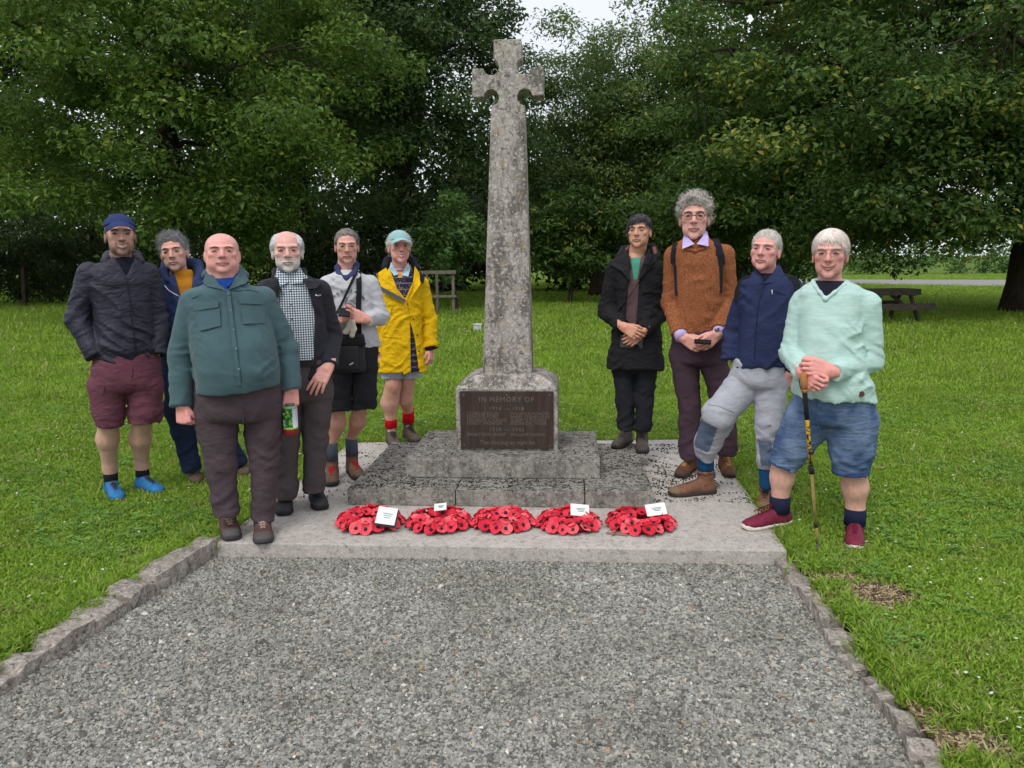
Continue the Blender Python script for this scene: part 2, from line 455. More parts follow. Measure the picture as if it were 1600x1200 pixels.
P = np.stack([x, y, np.zeros(len(x))], 1)
near_y = RN0.y + (P[:, 0] - RN0.x) * (RN1.y - RN0.y) / (RN1.x - RN0.x); far_y = RF0.y + (P[:, 0] - RF0.x) * (RF1.y - RF0.y) / (RF1.x - RF0.x)
P = P[~((P[:, 1] > near_y) & (P[:, 1] < far_y) & (P[:, 0] > RN0.x - 1))]
scatter('grass', P, [tuft(20 + i, 16, 0.018, 0.036, 0.055, 1.3) for i in range(4)], M_GRASS, 0.9, 1.7, 0.15, 'short grass of the far lawn under the trees', np.clip(P[:, 1] / 9.0, 1, 1.9))
# taller grass against kerbs and slab, clover leaves, daisies, soil crumbs
ex, ey = [], []
for s_, off in ((-1, -0.20), (1, 0.15)):
    yy = rng.uniform(1.9, 4.2, 2600); xx = path_x(yy, s_) + off + rng.normal(0, 0.035, len(yy)); ex.append(xx); ey.append(yy)
for a, b in (('fr', 'br'), ('bl', 'br'), ('fl', 'bl')):
    t = rng.random(1800); A, B = SLAB[a], SLAB[b]
    ox = 0.035 if a == 'fr' else (-0.035 if a == 'fl' else 0); oy = 0.03 if (a, b) == ('bl', 'br') else 0
    ex.append(A.x + (B.x - A.x) * t + ox + rng.normal(0, 0.012, 1800)); ey.append(A.y + (B.y - A.y) * t + oy + rng.normal(0, 0.012, 1800))
x, y = np.concatenate(ex), np.concatenate(ey)
ok = (rng.random(len(x)) > dirtness(x, y) * 1.3) & ~in_slab(x, y, 0.008)
P = np.stack([x[ok], y[ok], np.zeros(ok.sum())], 1)
scatter('grass', P, [tuft(40 + i, 7, 0.02, 0.06, 0.016, 1.2) for i in range(4)], M_GRASS, 0.6, 1.15, 0.25, 'longer uncut grass along the kerbs and slab')
def clover(seed):
    r = np.random.default_rng(seed); V = []; F = []
    for k in range(5):
        cx, cy = r.normal(0, 0.02, 2); h = r.uniform(0.015, 0.04)
        for j in range(3):
            a = j * 2.094 + r.uniform(0, 1); b = len(V); R = 0.011
            V += [(cx, cy, h), (cx + R * math.cos(a - .55), cy + R * math.sin(a - .55), h + .003), (cx + R * 1.25 * math.cos(a), cy + R * 1.25 * math.sin(a), h), (cx + R * math.cos(a + .55), cy + R * math.sin(a + .55), h + .003)]
            F.append((b, b + 1, b + 2, b + 3))
    return np.array(V), F
mb = NB('clover_leaf', 0.6, 0.3); oi = mb.new('ShaderNodeObjectInfo')
mb.color(mb.ramp(oi.outputs['Random'], [(0, (0.08, 0.19, 0.025)), (1, (0.17, 0.33, 0.05))]))
x, y = lawn_points(17000, 1.7, 8.0, 0.9)
nz = np.sin(x * 2.7 + 1.3) * np.sin(y * 3.3) + 0.4 * np.sin(x * 9 + y * 7)
ok = nz > 0.15
scatter('clover', np.stack([x[ok], y[ok], np.zeros(ok.sum())], 1), [clover(i) for i in range(3)], mb.m, 0.7, 1.3, 0.1, 'clover leaves growing through the lawn')
def daisy(seed):
    V = [(0, 0, 0.045)]; F = []
    for j in range(9):
        a = j * 0.698; V += [(0.009 * math.cos(a - .25), 0.009 * math.sin(a - .25), 0.047), (0.009 * math.cos(a + .25), 0.009 * math.sin(a + .25), 0.047)]
        F.append((0, 1 + 2 * j, 2 + 2 * j))
    return np.array(V), F
x, y = lawn_points(2600, 1.9, 16.0, 1.1)
scatter('daisies', np.stack([x, y, np.zeros(len(x))], 1), [daisy(0)], plain('daisy_petal', (0.8, 0.8, 0.78), 0.7), 0.35, 0.8, 0.3, 'tiny white daisies dotted over the lawn')
mb = NB('soil_crumb', 0.95, 0.1); oi = mb.new('ShaderNodeObjectInfo')
mb.color(mb.ramp(oi.outputs['Random'], [(0, (0.05, 0.035, 0.022)), (0.4, (0.13, 0.09, 0.06)), (0.6, (0.34, 0.27, 0.15)), (1, (0.44, 0.36, 0.22))]))
sx, sy = [], []
for c, rx, ry in DIRT:
    k = int(60000 * rx * ry) + 100; sx.append(c.x + rng.normal(0, rx * .6, k)); sy.append(c.y + rng.normal(0, ry * .6, k))
x, y = np.concatenate(sx), np.concatenate(sy); ok = ~in_slab(x, y, 0.0) & (x > path_x(y, 1) + 0.09)
scatter('soil', np.stack([x[ok], y[ok], np.full(ok.sum(), 0.004)], 1), [chip(30 + i) for i in range(3)] + [(chip(33)[0] * np.array([4.0, .35, .5]), chip(33)[1])], mb.m, 0.5, 1.3, 0.4, 'bare brown soil and dry stalks beside the right kerb')

# ------------------------------------------------------------------ stone
def stone_mat(name, base, dark, pale, lichen=0.5, moss=0.0, yellow=0.25, streak=0.4):
    b = NB(name, 0.92, 0.2); co = b.coord()
    big = b.noise(5.5, 6, 0.65, co); mid = b.noise(24, 5, 0.6, co); fine = b.noise(150, 3, 0.6, co)
    c = b.ramp(fine, [(0.3, sc(base, 0.7)), (0.7, sc(base, 1.25))])
    st = b.noise(3.0, 5, 0.7, b.coord(scale=(3.4, 3.4, 1.1)))
    c = b.mix(b.math('MULTIPLY', b.ramp(st, [(0.44, 0.0), (0.57, .85)]), streak), c, dark)
    c = b.mix(b.math('MULTIPLY', b.ramp(b.noise(44, 4, 0.65, co, 0.5), [(0.52, 0.0), (0.60, 1.0)]), lichen), c, pale)
    c = b.mix(b.math('MULTIPLY', b.ramp(b.noise(30, 4, 0.7, b.coord(scale=(1.1, 1.1, 1.1), rot=(1, 2, 3))), [(0.55, 0.0), (0.63, 1.0)]), 0.8), c, dark)
    c = b.mix(b.math('MULTIPLY', b.ramp(b.noise(14, 5, 0.6, b.coord(rot=(.4, .2, 1.9))), [(0.6, 0.0), (0.68, 1.0)]), yellow), c, (0.36, 0.25, 0.06))
    if moss:
        mo = b.ramp(b.noise(32, 5, 0.7, b.coord(scale=(1, 1.6, 1), rot=(0, 0, .3)), 0.8), [(0.53, 0.0), (0.57, 1.0)])
        g = b.new('ShaderNodeNewGeometry'); up = b.ramp(b.sep(g.outputs['Normal'])[2], [(0.6, 0.0), (0.8, 1.0)])
        c = b.mix(b.math('MULTIPLY', b.math('MULTIPLY', mo, up), moss), c, (0.022, 0.020, 0.015))
    b.color(c)
    n = b.bump(mid, 0.5, 0.012); b.bump(fine, 0.5, 0.004, n)
    return b.m
M_CROSS = stone_mat('weathered_stone', (0.37, 0.34, 0.312), (0.095, 0.083, 0.074), (0.58, 0.555, 0.515), 0.6, 0, 0.5, 0.95)
M_STEP = stone_mat('step_stone', (0.285, 0.268, 0.242), (0.085, 0.078, 0.068), (0.44, 0.42, 0.385), 0.5, 0.9, 0.0, 0.65)
M_SLABM = stone_mat('slab_concrete', (0.485, 0.447, 0.412), (0.27, 0.245, 0.222), (0.60, 0.56, 0.52), 0.35, 0.0, 0.0, 0.35)
M_KERB = stone_mat('kerb_stone', (0.34, 0.30, 0.265), (0.09, 0.078, 0.068), (0.52, 0.49, 0.45), 0.6, 0.2, 0.05, 0.5)

# memorial frame: yawed, right end nearer to the camera
def quad_prism(corners, z0, z1):
    m = MB(); c = [Vector((p.x, p.y, 0)) for p in corners]
    m.add([(p.x, p.y, z0) for p in c] + [(p.x, p.y, z1) for p in c], [(3, 2, 1, 0), (4, 5, 6, 7), (0, 1, 5, 4), (1, 2, 6, 5), (2, 3, 7, 6), (3, 0, 4, 7)])
    return m
Z1, Z2 = 0.128, 0.246
def box_from_front(pl, pr, z, depth):
    a, b = ground(*pl, z), ground(*pr, z)
    e = (b - a); wlen = e.length; e.normalize()
    ang = MEM_YAW; e = Vector((math.cos(ang), math.sin(ang), 0)); nrm = Vector((-math.sin(ang), math.cos(ang), 0))
    mid = (a + b) / 2; a = mid - e * wlen / 2; b = mid + e * wlen / 2
    return [a, b, b + nrm * depth, a + nrm * depth]
MEM_YAW = math.radians(-4.0)
base = ground(795, 780, 0)
mem = empty('war_memorial', base)
tag(mem, 'tall weathered stone cross on a stepped base with a bronze plaque', 'memorial')
def memb(mbd, name, mat, bevel=0.0, parent=None, smooth=False):
    return mbd.build(name, mat, parent or mem, smooth=smooth, bevel=bevel, origin=base)
sl = quad_prism([SLAB['fl'], SLAB['fr'], SLAB['br'], SLAB['bl']], -0.10, Z_SLAB)
memb(sl, 'base_slab', M_SLABM, 0.006)
s1 = box_from_front((540, 766), (1021, 768), Z1, 1.25)
s2 = box_from_front((632, 718), (938, 719), Z2, 0.86)
# lower step: front stone, side stones and back stone with open joints
def split_step(c, z0, z1, cuts, name):
    a, b, b2, a2 = c
    for (u0, u1, v0, v1) in cuts:
        f = lambda u, v: a + (b - a) * u + (a2 - a) * v
        g = 0.0015
        memb(quad_prism([f(u0 + g, v0 + g), f(u1 - g, v0 + g), f(u1 - g, v1 - g), f(u0 + g, v1 - g)], z0 + 0.001, z1 + random.uniform(-.0015, .0015)), name, M_STEP, 0.005)
split_step(s1, Z_SLAB, Z1, [(0, .36, 0, .24), (.36, .78, 0, .24), (.78, 1, 0, .24), (0, .2, .24, .7), (.8, 1, .24, .7), (.2, .8, .24, .7), (0, .5, .7, 1), (.5, 1, .7, 1)], 'lower_step_stone')
split_step(s2, Z1, Z2, [(0, 1, 0, 1)], 'upper_step')
# moss lying on slab and steps
# pedestal with a weathered top
pl_, pr_ = ground(713, 703, Z2), ground(872, 703, Z2)
pw = (pr_ - pl_).length; pmid = (pl_ + pr_) / 2
PE = Vector((math.cos(MEM_YAW), math.sin(MEM_YAW), 0)); PN = Vector((-math.sin(MEM_YAW), math.cos(MEM_YAW), 0))
pdep = 0.50
def pf(u, v, z): return pmid + PE * u + PN * v + Vector((0, 0, z - Z2))
ztop_f = at(790, 608, pmid.y).z; ztop_c = at(795, 583, pmid.y + 0.2).z
m = MB()
levels = [(Z2 - .002, pw / 2, 0.0, pdep), (ztop_f, pw / 2 - .002, 0.0, pdep), (ztop_f + .012, pw / 2 - .010, 0.008, pdep - .008)]
for k in range(1, 5):
    t = k / 4; levels.append((ztop_f + .012 + (ztop_c - ztop_f) * (1 - (1 - t) ** 1.7), pw / 2 - .010 - t * (pw / 2 - .19), 0.008 + t * .075, pdep - .008 - t * .075))
for z, hx, v0, v1 in levels:
    for u, v in ((-hx, v0), (hx, v0), (hx, v1), (-hx, v1)): m.v.append(tuple(pf(u, v, z)))
for i in range(len(levels) - 1):
    for k in range(4): m.f.append((i * 4 + k, i * 4 + (k + 1) % 4, i * 4 + 4 + (k + 1) % 4, i * 4 + 4 + k))
m.f.append((3, 2, 1, 0)); e = (len(levels) - 1) * 4; m.f.append((e, e + 1, e + 2, e + 3))
memb(m, 'pedestal', M_CROSS, 0.004)
# shaft and cross head: outline traced as a front profile, given its own thickness
yc = pmid.y + pdep * .5
zb, zt_, za1, za0, zh = at(795, 588, yc).z, at(795, 67, yc).z, at(795, 111, yc).z, at(795, 155, yc).z, at(795, 180, yc).z
def wpx(x0, x1, y): return (at(x1, y, yc) - at(x0, y, yc)).length / 2
xb = (at(795, 588, yc) - pmid).dot(PE); xt = (at(795, 67, yc) - pmid).dot(PE)
wb_, wh_ = wpx(757, 833, 588), wpx(769, 821, 175)
m = MB(); n_l = 14
for i in range(n_l + 1):
    t = i / n_l; z = zb - .02 + (zh - zb + .02) * t; hw = wb_ + (wh_ - wb_) * t; hd = hw * .93
    ch = 0.014; xo = xb + (xt - xb) * (z - zb) / (zt_ - zb)
    for u, v in ((-hw + ch, -hd), (hw - ch, -hd), (hw, -hd + ch), (hw, hd - ch), (hw - ch, hd), (-hw + ch, hd), (-hw, hd - ch), (-hw, -hd + ch)):
        m.v.append(tuple(pf(xo + u, pdep / 2 + v, z)))
for i in range(n_l):
    for k in range(8): m.f.append((i * 8 + k, i * 8 + (k + 1) % 8, i * 8 + 8 + (k + 1) % 8, i * 8 + 8 + k))
m.f.append(tuple(reversed(range(8)))); m.f.append(tuple(n_l * 8 + k for k in range(8)))
memb(m, 'shaft', M_CROSS)
aw = wpx(740, 850, 133); tw = wpx(774, 817, 90); rn = wpx(0, 21, 140); zc0 = (za0 + za1) / 2; cw = wpx(782, 808, 133)
def arc(cx, cz, r, a0, a1, n=8): return [(cx + r * math.cos(math.radians(a0 + (a1 - a0) * i / n)), cz + r * math.sin(math.radians(a0 + (a1 - a0) * i / n))) for i in range(n + 1)]
half = []                                              # right half of the outline, bottom to top
k_ = (at(821, 133, yc) - at(795, 133, yc)).length / 26.0
zz = lambda py: at(795, py, yc).z
half += [(wh_, zh - .004), (26 * k_, zz(169))]
half += arc(26 * k_, zz(156.5), 12 * k_, 262, 5, 14)
half += [(38.5 * k_, zz(155)), (55 * k_, zz(155)), (55 * k_, zz(111)), (38 * k_, zz(111))]
half += arc(25.5 * k_, zz(109), 12 * k_, -8, -252, 14)
half += [(21.5 * k_, zz(96.5)), (21 * k_, zz(67.5)), (20.3 * k_, zz(67))]
outl = half + [(-x, z) for x, z in reversed(half)]
import bmesh
xo = xb + (xt - xb) * (zc0 - zb) / (zt_ - zb)
bm = bmesh.new(); hd = wh_ * .82
vf = [bm.verts.new(pf(xo + x, pdep / 2 - hd, z) - base) for x, z in outl]
f0 = bm.faces.new(vf)
bmesh.ops.recalc_face_normals(bm, faces=[f0])
ex_ = bmesh.ops.extrude_face_region(bm, geom=[f0])
bmesh.ops.translate(bm, verts=[g for g in ex_['geom'] if isinstance(g, bmesh.types.BMVert)], vec=PN * hd * 2)
bmesh.ops.triangulate(bm, faces=[f for f in bm.faces if len(f.verts) > 4])
bmesh.ops.recalc_face_normals(bm, faces=bm.faces)
sharp = [e for e in bm.edges if len(e.link_faces) == 2 and e.calc_face_angle() > 0.9]
bmesh.ops.bevel(bm, geom=sharp, offset=0.004, segments=1, affect='EDGES')
me = bpy.data.meshes.new('cross_head'); bm.to_mesh(me); bm.free(); me.materials.append(M_CROSS)
link('cross_head', me, mem)
# bronze plaque with raised lettering
mb = NB('bronze', 0.5, 0.5); co = mb.coord()
z_ = mb.sep(co)[2]
g_ = mb.noise(7, 5, 0.6, co); g2 = mb.noise(5, 5, .7, mb.coord(scale=(7, 7, .8)))
mb.color(mb.mix(mb.ramp(g2, [(0.4, 0.0), (0.7, 0.8)]), mb.ramp(g_, [(0.3, (0.06, 0.026, 0.016)), (0.7, (0.036, 0.028, 0.024))]), (0.075, 0.066, 0.06)))
mb.b.inputs['Metallic'].default_value = 0.35; mb.bump(mb.noise(90, 3), 0.15, 0.003)
M_BRONZE = mb.m
M_LETTER = plain('worn_bronze_letter', (0.175, 0.14, 0.115), 0.5, 0.5, 0.3)
qa, qb = (at(720, 700, pmid.y) - pmid).dot(PE), (at(865, 700, pmid.y) - pmid).dot(PE)
qz0, qz1 = Z2 + .012, at(790, 611, pmid.y).z
m = MB(); m.box((0, 0, 0), (qb - qa, .016, qz1 - qz0), Matrix.Rotation(MEM_YAW, 3, 'Z'))
pc = pf((qa + qb) / 2, -.008, (qz0 + qz1) / 2)
m.v = [tuple(Vector(v) + pc) for v in m.v]
plaque = memb(m, 'plaque', M_BRONZE, 0.002)
PWD, PHT = qb - qa, qz1 - qz0
def text_mesh(body, size, mat, name, extrude=0.002, align='CENTER', shear=0.0, spacing=1.0):
    cu = bpy.data.curves.new(name, 'FONT'); cu.body = body; cu.size = size; cu.extrude = extrude; cu.align_x = align; cu.shear = shear; cu.space_character = spacing
    cu.resolution_u = 2
    o = bpy.data.objects.new(name, cu); COL.objects.link(o)
    bpy.context.view_layer.update()
    me = bpy.data.meshes.new_from_object(o.evaluated_get(bpy.context.evaluated_depsgraph_get()))
    bpy.data.objects.remove(o); me.name = name; me.materials.clear(); me.materials.append(mat)
    return me
RT = Matrix.Rotation(MEM_YAW, 4, 'Z') @ Matrix.Rotation(math.pi / 2, 4, 'X')
lines = [('IN MEMORY OF', 0.0, .85, .062, 'CENTER', 0, 1.18), ('1914 — 1918', 0.0, .70, .047, 'CENTER', 0, 1.15),
         ('CHARLES EDLIN', -.43, .622, .036, 'LEFT', 0, 1.05), ('EDMUND FORD', -.43, .565, .036, 'LEFT', 0, 1.05), ('FREDERICK C HAINES', -.43, .508, .034, 'LEFT', 0, 1.0), ('ERNEST MONGER', -.43, .451, .036, 'LEFT', 0, 1.05),
         ('WILLIAM A MONGER', .04, .622, .034, 'LEFT', 0, 1.0), ('HARRY STONEHOUSE', .04, .565, .034, 'LEFT', 0, 1.0), ('ALBERT E THOMAS', .04, .508, .035, 'LEFT', 0, 1.0), ('FREDERICK J WEBB', .04, .451, .035, 'LEFT', 0, 1.0),
         ('1939 — 1945', 0.0, .335, .047, 'CENTER', 0, 1.15), ('ERNEST JESSE GRANT', -.43, .255, .035, 'LEFT', 0, 1.0), ('WILLIAM MASON', .04, .255, .036, 'LEFT', 0, 1.05), ('They died that we might live', 0.0, .105, .05, 'CENTER', .35, 1.0)]
def text_w(body, size, sp):
    me = text_mesh(body + '|', size, M_LETTER, 'lettering', 0.0, 'LEFT', 0, sp); w_ = max(vv.co.x for vv in me.vertices); bpy.data.meshes.remove(me); return w_
for body, u, v, s_, al, sh, sp in lines:
    size = s_ * PHT * 2.05; bar = text_w('', size, sp)
    full = text_w(body, size, sp) - bar; sx = min(1.0, {'CENTER': .6, 'LEFT': .42}[al] * PWD / full)
    start = u * PWD - (full * sx / 2 if al == 'CENTER' else 0); words = body.split(' ')
    for k in range(len(words)):                          # each word is a piece of its own
        off = text_w(' '.join(words[:k]) + ' ', size, sp) - bar if k else 0.0
        me = text_mesh(words[k], size, M_LETTER, 'lettering', 0.0016, 'LEFT', sh, sp); o = link('lettering', me, plaque)
        pos = pf((qa + qb) / 2 + start + off * sx, -.0168, qz0 + (v - .03) * PHT) - base
        o.matrix_local = Matrix.Translation(pos) @ RT @ Matrix.Diagonal((sx, 1, 1, 1))
sm = MB()
bpy_me = None
for u in (-.46, 0, .46):
    for v in (.06, .94):
        m = MB(); c = pf((qa + qb) / 2 + u * PWD, -.016, qz0 + v * PHT); m.tube([c, c - PN * .004], .005, 8); memb(m, 'screw', M_LETTER, 0, plaque)

# moss flakes on slab and steps
def flake(seed):
    r = np.random.default_rng(seed); a = np.linspace(0, 6.283, 6)[:-1]; V = [(0, 0, .006)] + [(r.uniform(.4, 1) * .013 * math.cos(t), r.uniform(.4, 1) * .011 * math.sin(t), -.001) for t in a]
    return np.array(V), [(0, 1 + i, 1 + (i + 1) % 5) for i in range(5)]
MP = []
def moss_on(c, z, n, f):
    a, b, b2, a2 = c
    u, v = rng.random(n), rng.random(n)
    ok = f(u, v) > rng.random(n); u, v = u[ok], v[ok]
    for uu, vv in zip(u, v):
        p = a + (b - a) * uu + (a2 - a) * vv; MP.append((p.x, p.y, z + .001))
slc = [SLAB['fl'], SLAB['fr'], SLAB['br'], SLAB['bl']]
nzf = lambda u, v: 0.5 + 0.5 * np.sin(u * 37 + 3 * np.sin(v * 23)) * np.sin(v * 41 + 2 * np.sin(u * 31))
moss_on(slc, Z_SLAB, 30000, lambda u, v: (v > .34) * ((u > .70) * .9 + (u < .3) * .3) * np.clip(nzf(u, v) * 1.6 - .35, 0, 1))
moss_on(s1, Z1, 7000, lambda u, v: np.clip(nzf(u * .6, v) * 1.6 - .4, 0, 1) * np.where(v < .24, .8, .55) * ~((u > .19) & (u < .81) & (v > .24)))
moss_on(s2, Z2, 700, lambda u, v: nzf(u, v) * .5 * ((u < .24) | (u > .76) | (v < .06)))
mb = NB('moss_flake', .95, .1); oi = mb.new('ShaderNodeObjectInfo')
mb.color(mb.ramp(oi.outputs['Random'], [(0, (.018, .016, .012)), (.7, (.04, .035, .022)), (1, (.08, .065, .04))]))
scatter('moss', np.array(MP), [flake(i) for i in range(4)], mb.m, .35, 1.0, .15, 'dark dried moss crumbs on the slab and steps')

# ------------------------------------------------------------------ kerbs
from mathutils import noise as mnoise
def kerb_stone(p0, p1, wid, ztop, zbot, parent, seed, tilt=0.0):
    """rough stone between two points of the path edge; the stone lies on the lawn side (side sign in wid)"""
    r = random.Random(seed)
    d = (p1 - p0); L_ = d.length; d.normalize(); nrm = Vector((-d.y, d.x, 0)) * (1 if wid > 0 else -1); wd = abs(wid)
    NXs, NYs, NZs = 8, 5, 4
    bm = bmesh.new(); bmesh.ops.create_cube(bm, size=1.0)
    bmesh.ops.subdivide_edges(bm, edges=bm.edges[:], cuts=4, use_grid_fill=True)
    c = (p0 + p1) / 2 + nrm * wd / 2; c.z = 0.0; zc_ = (ztop + zbot) / 2; hz = ztop - zbot
    for v in bm.verts:
        q = v.co.copy()
        rr = 1 - 0.10 * ((abs(q.x) * 2) ** 6 * .5 + (abs(q.z) * 2) ** 6 * .3)
        pos = c + d * q.x * (L_ - .008) + nrm * q.y * wd * rr + Vector((0, 0, zc_ + q.z * hz * (1 - .12 * (abs(q.x) * 2) ** 5) + tilt * q.y * hz - zc_ * 0))
        nn = mnoise.noise_vector(pos * 9 + Vector((seed, 0, 0))) * .019 + mnoise.noise_vector(pos * 28 + Vector((seed, 5, 0))) * .009
        v.co = pos + nn - parent.location
    me = bpy.data.meshes.new('kerb_stone'); bm.to_mesh(me); bm.free(); me.materials.append(M_KERB)
    me.polygons.foreach_set('use_smooth', [False] * len(me.polygons))
    return link('kerb_stone', me, parent)
kl = empty('stone_kerb', ground(200, 957, Z_GRAVEL)); tag(kl, 'kerb of rough stones along the left edge of the gravel path', 'kerb')
lpts = [(353, 862), (325, 880), (258, 923), (245, 931), (200, 958), (150, 993), (84, 1038), (27, 1074), (-40, 1120), (-140, 1185)]
lp = [ground(*p, Z_GRAVEL) for p in lpts]
lp = [Vector((path_x(p.y, -1) * .6 + p.x * .4, p.y, Z_GRAVEL)) for p in lp]
tops = [.05, .038, .04, .03, .022, .02, .012, .008, .005]
for i in range(len(lp) - 1):
    if i == 2: continue
    a = lp[i]; b = lp[i + 1] if i != 1 else lp[2].lerp(lp[3], .7)
    kerb_stone(a, b, -.13 - .02 * random.random(), tops[i] + random.uniform(-.008, .008), -.16, kl, 10 + i, random.uniform(-.1, .1))
kr = empty('stone_kerb', ground(1300, 1010, Z_GRAVEL)); tag(kr, 'kerb of sunken rough stones along the right edge of the gravel path', 'kerb')
rpts = [((1207, 876), (1222, 900)), ((1222, 901), (1238, 926)), ((1239, 928), (1257, 948)), ((1258, 950), (1281, 986)), ((1283, 992), (1298, 1022)), ((1308, 1030), (1332, 1058)), ((1341, 1072), (1372, 1112)), ((1377, 1118), (1404, 1160)), ((1406, 1166), (1425, 1200)), ((1430, 1205), (1470, 1260))]
for i, (a, b) in enumerate(rpts):
    kerb_stone(ground(*a, Z_GRAVEL), ground(*b, Z_GRAVEL), .095 + .02 * random.random(), -.006 + random.uniform(-.016, .012), -.15, kr, 40 + i, random.uniform(-.25, .1))
# ------------------------------------------------------------------ trees, hedge and shrubs
def leaf_mat(name, dark, light, tip, rough=0.5, transl=0.35):
    b = NB(name, rough, 0.35)
    c = b.attr('Col'); r = b.sep(c)
    col = b.ramp(r[0], [(0.0, dark), (0.75, light), (0.97, tip), (1.0, tip)])
    b.color(col)
    tr = b.new('ShaderNodeBsdfTranslucent'); b.l.new(b.mix(0.5, col, sc(light, 1.6)), tr.inputs['Color'])
    ms = b.new('ShaderNodeMixShader'); ms.inputs[0].default_value = transl
    b.l.new(b.b.outputs[0], ms.inputs[1]); b.l.new(tr.outputs[0], ms.inputs[2])
    b.l.new(ms.outputs[0], b.n['Material Output'].inputs['Surface'])
    return b.m
def leaves(C, R, n_each, size, r, up=0.6, asp=0.55, flat=True):
    """leaf quads folded on the midrib, scattered through flattened clumps; C (k,3) centres, R (k,3) radii"""
    k = len(C); idx = np.repeat(np.arange(k), n_each); N = len(idx)
    d = r.normal(size=(N, 3)); d /= np.linalg.norm(d, axis=1, keepdims=True)
    rad = r.random(N) ** 0.45
    p = C[idx] + d * rad[:, None] * R[idx]
    nrm = d * 0.6 + r.normal(size=(N, 3)) * 0.55; nrm[:, 2] += up
    nrm /= np.linalg.norm(nrm, axis=1, keepdims=True)
    ax = r.normal(size=(N, 3)); ax[:, 2] -= 0.25; ax -= nrm * (ax * nrm).sum(1, keepdims=True); ax /= np.linalg.norm(ax, axis=1, keepdims=True)
    sd = np.cross(nrm, ax)
    L = size * r.uniform(0.6, 1.3, N)[:, None]; W = L * asp * .5
    V = np.empty((N, 4, 3), np.float32)
    V[:, 0] = p - ax * L * .5; V[:, 2] = p + ax * L * .5 - nrm * L * .12
    V[:, 1] = p + sd * W + nrm * W * .35; V[:, 3] = p - sd * W + nrm * W * .35
    base = np.arange(N, dtype=np.int32)[:, None] * 4
    F = np.concatenate([base + np.array([[0, 1, 2]]), base + np.array([[0, 2, 3]])], 1).reshape(-1, 3)
    tone = np.clip(0.42 + 0.16 * r.normal(size=k)[idx] + 0.22 * r.normal(size=N), 0, 0.9)
    tone = np.where(r.random(N) < 0.004, 1.0, tone)
    colr = np.repeat(tone, 4)[:, None] * np.ones((1, 3))
    return V.reshape(-1, 3), F, colr
mb = NB('bark', 0.95, 0.1)
mb.color(mb.ramp(mb.noise(3, 6, .65, mb.coord(scale=(6, 6, 1))), [(.3, (.028, .022, .017)), (.7, (.085, .068, .052))]))
mb.bump(mb.noise(3, 6, .65, mb.coord(scale=(8, 8, 1.2))), .9, .05)
M_BARK = mb.m
def bez(a, b, c, n): return [a * (1 - t) ** 2 + b * 2 * t * (1 - t) + c * t * t for t in [i / n for i in range(n + 1)]]
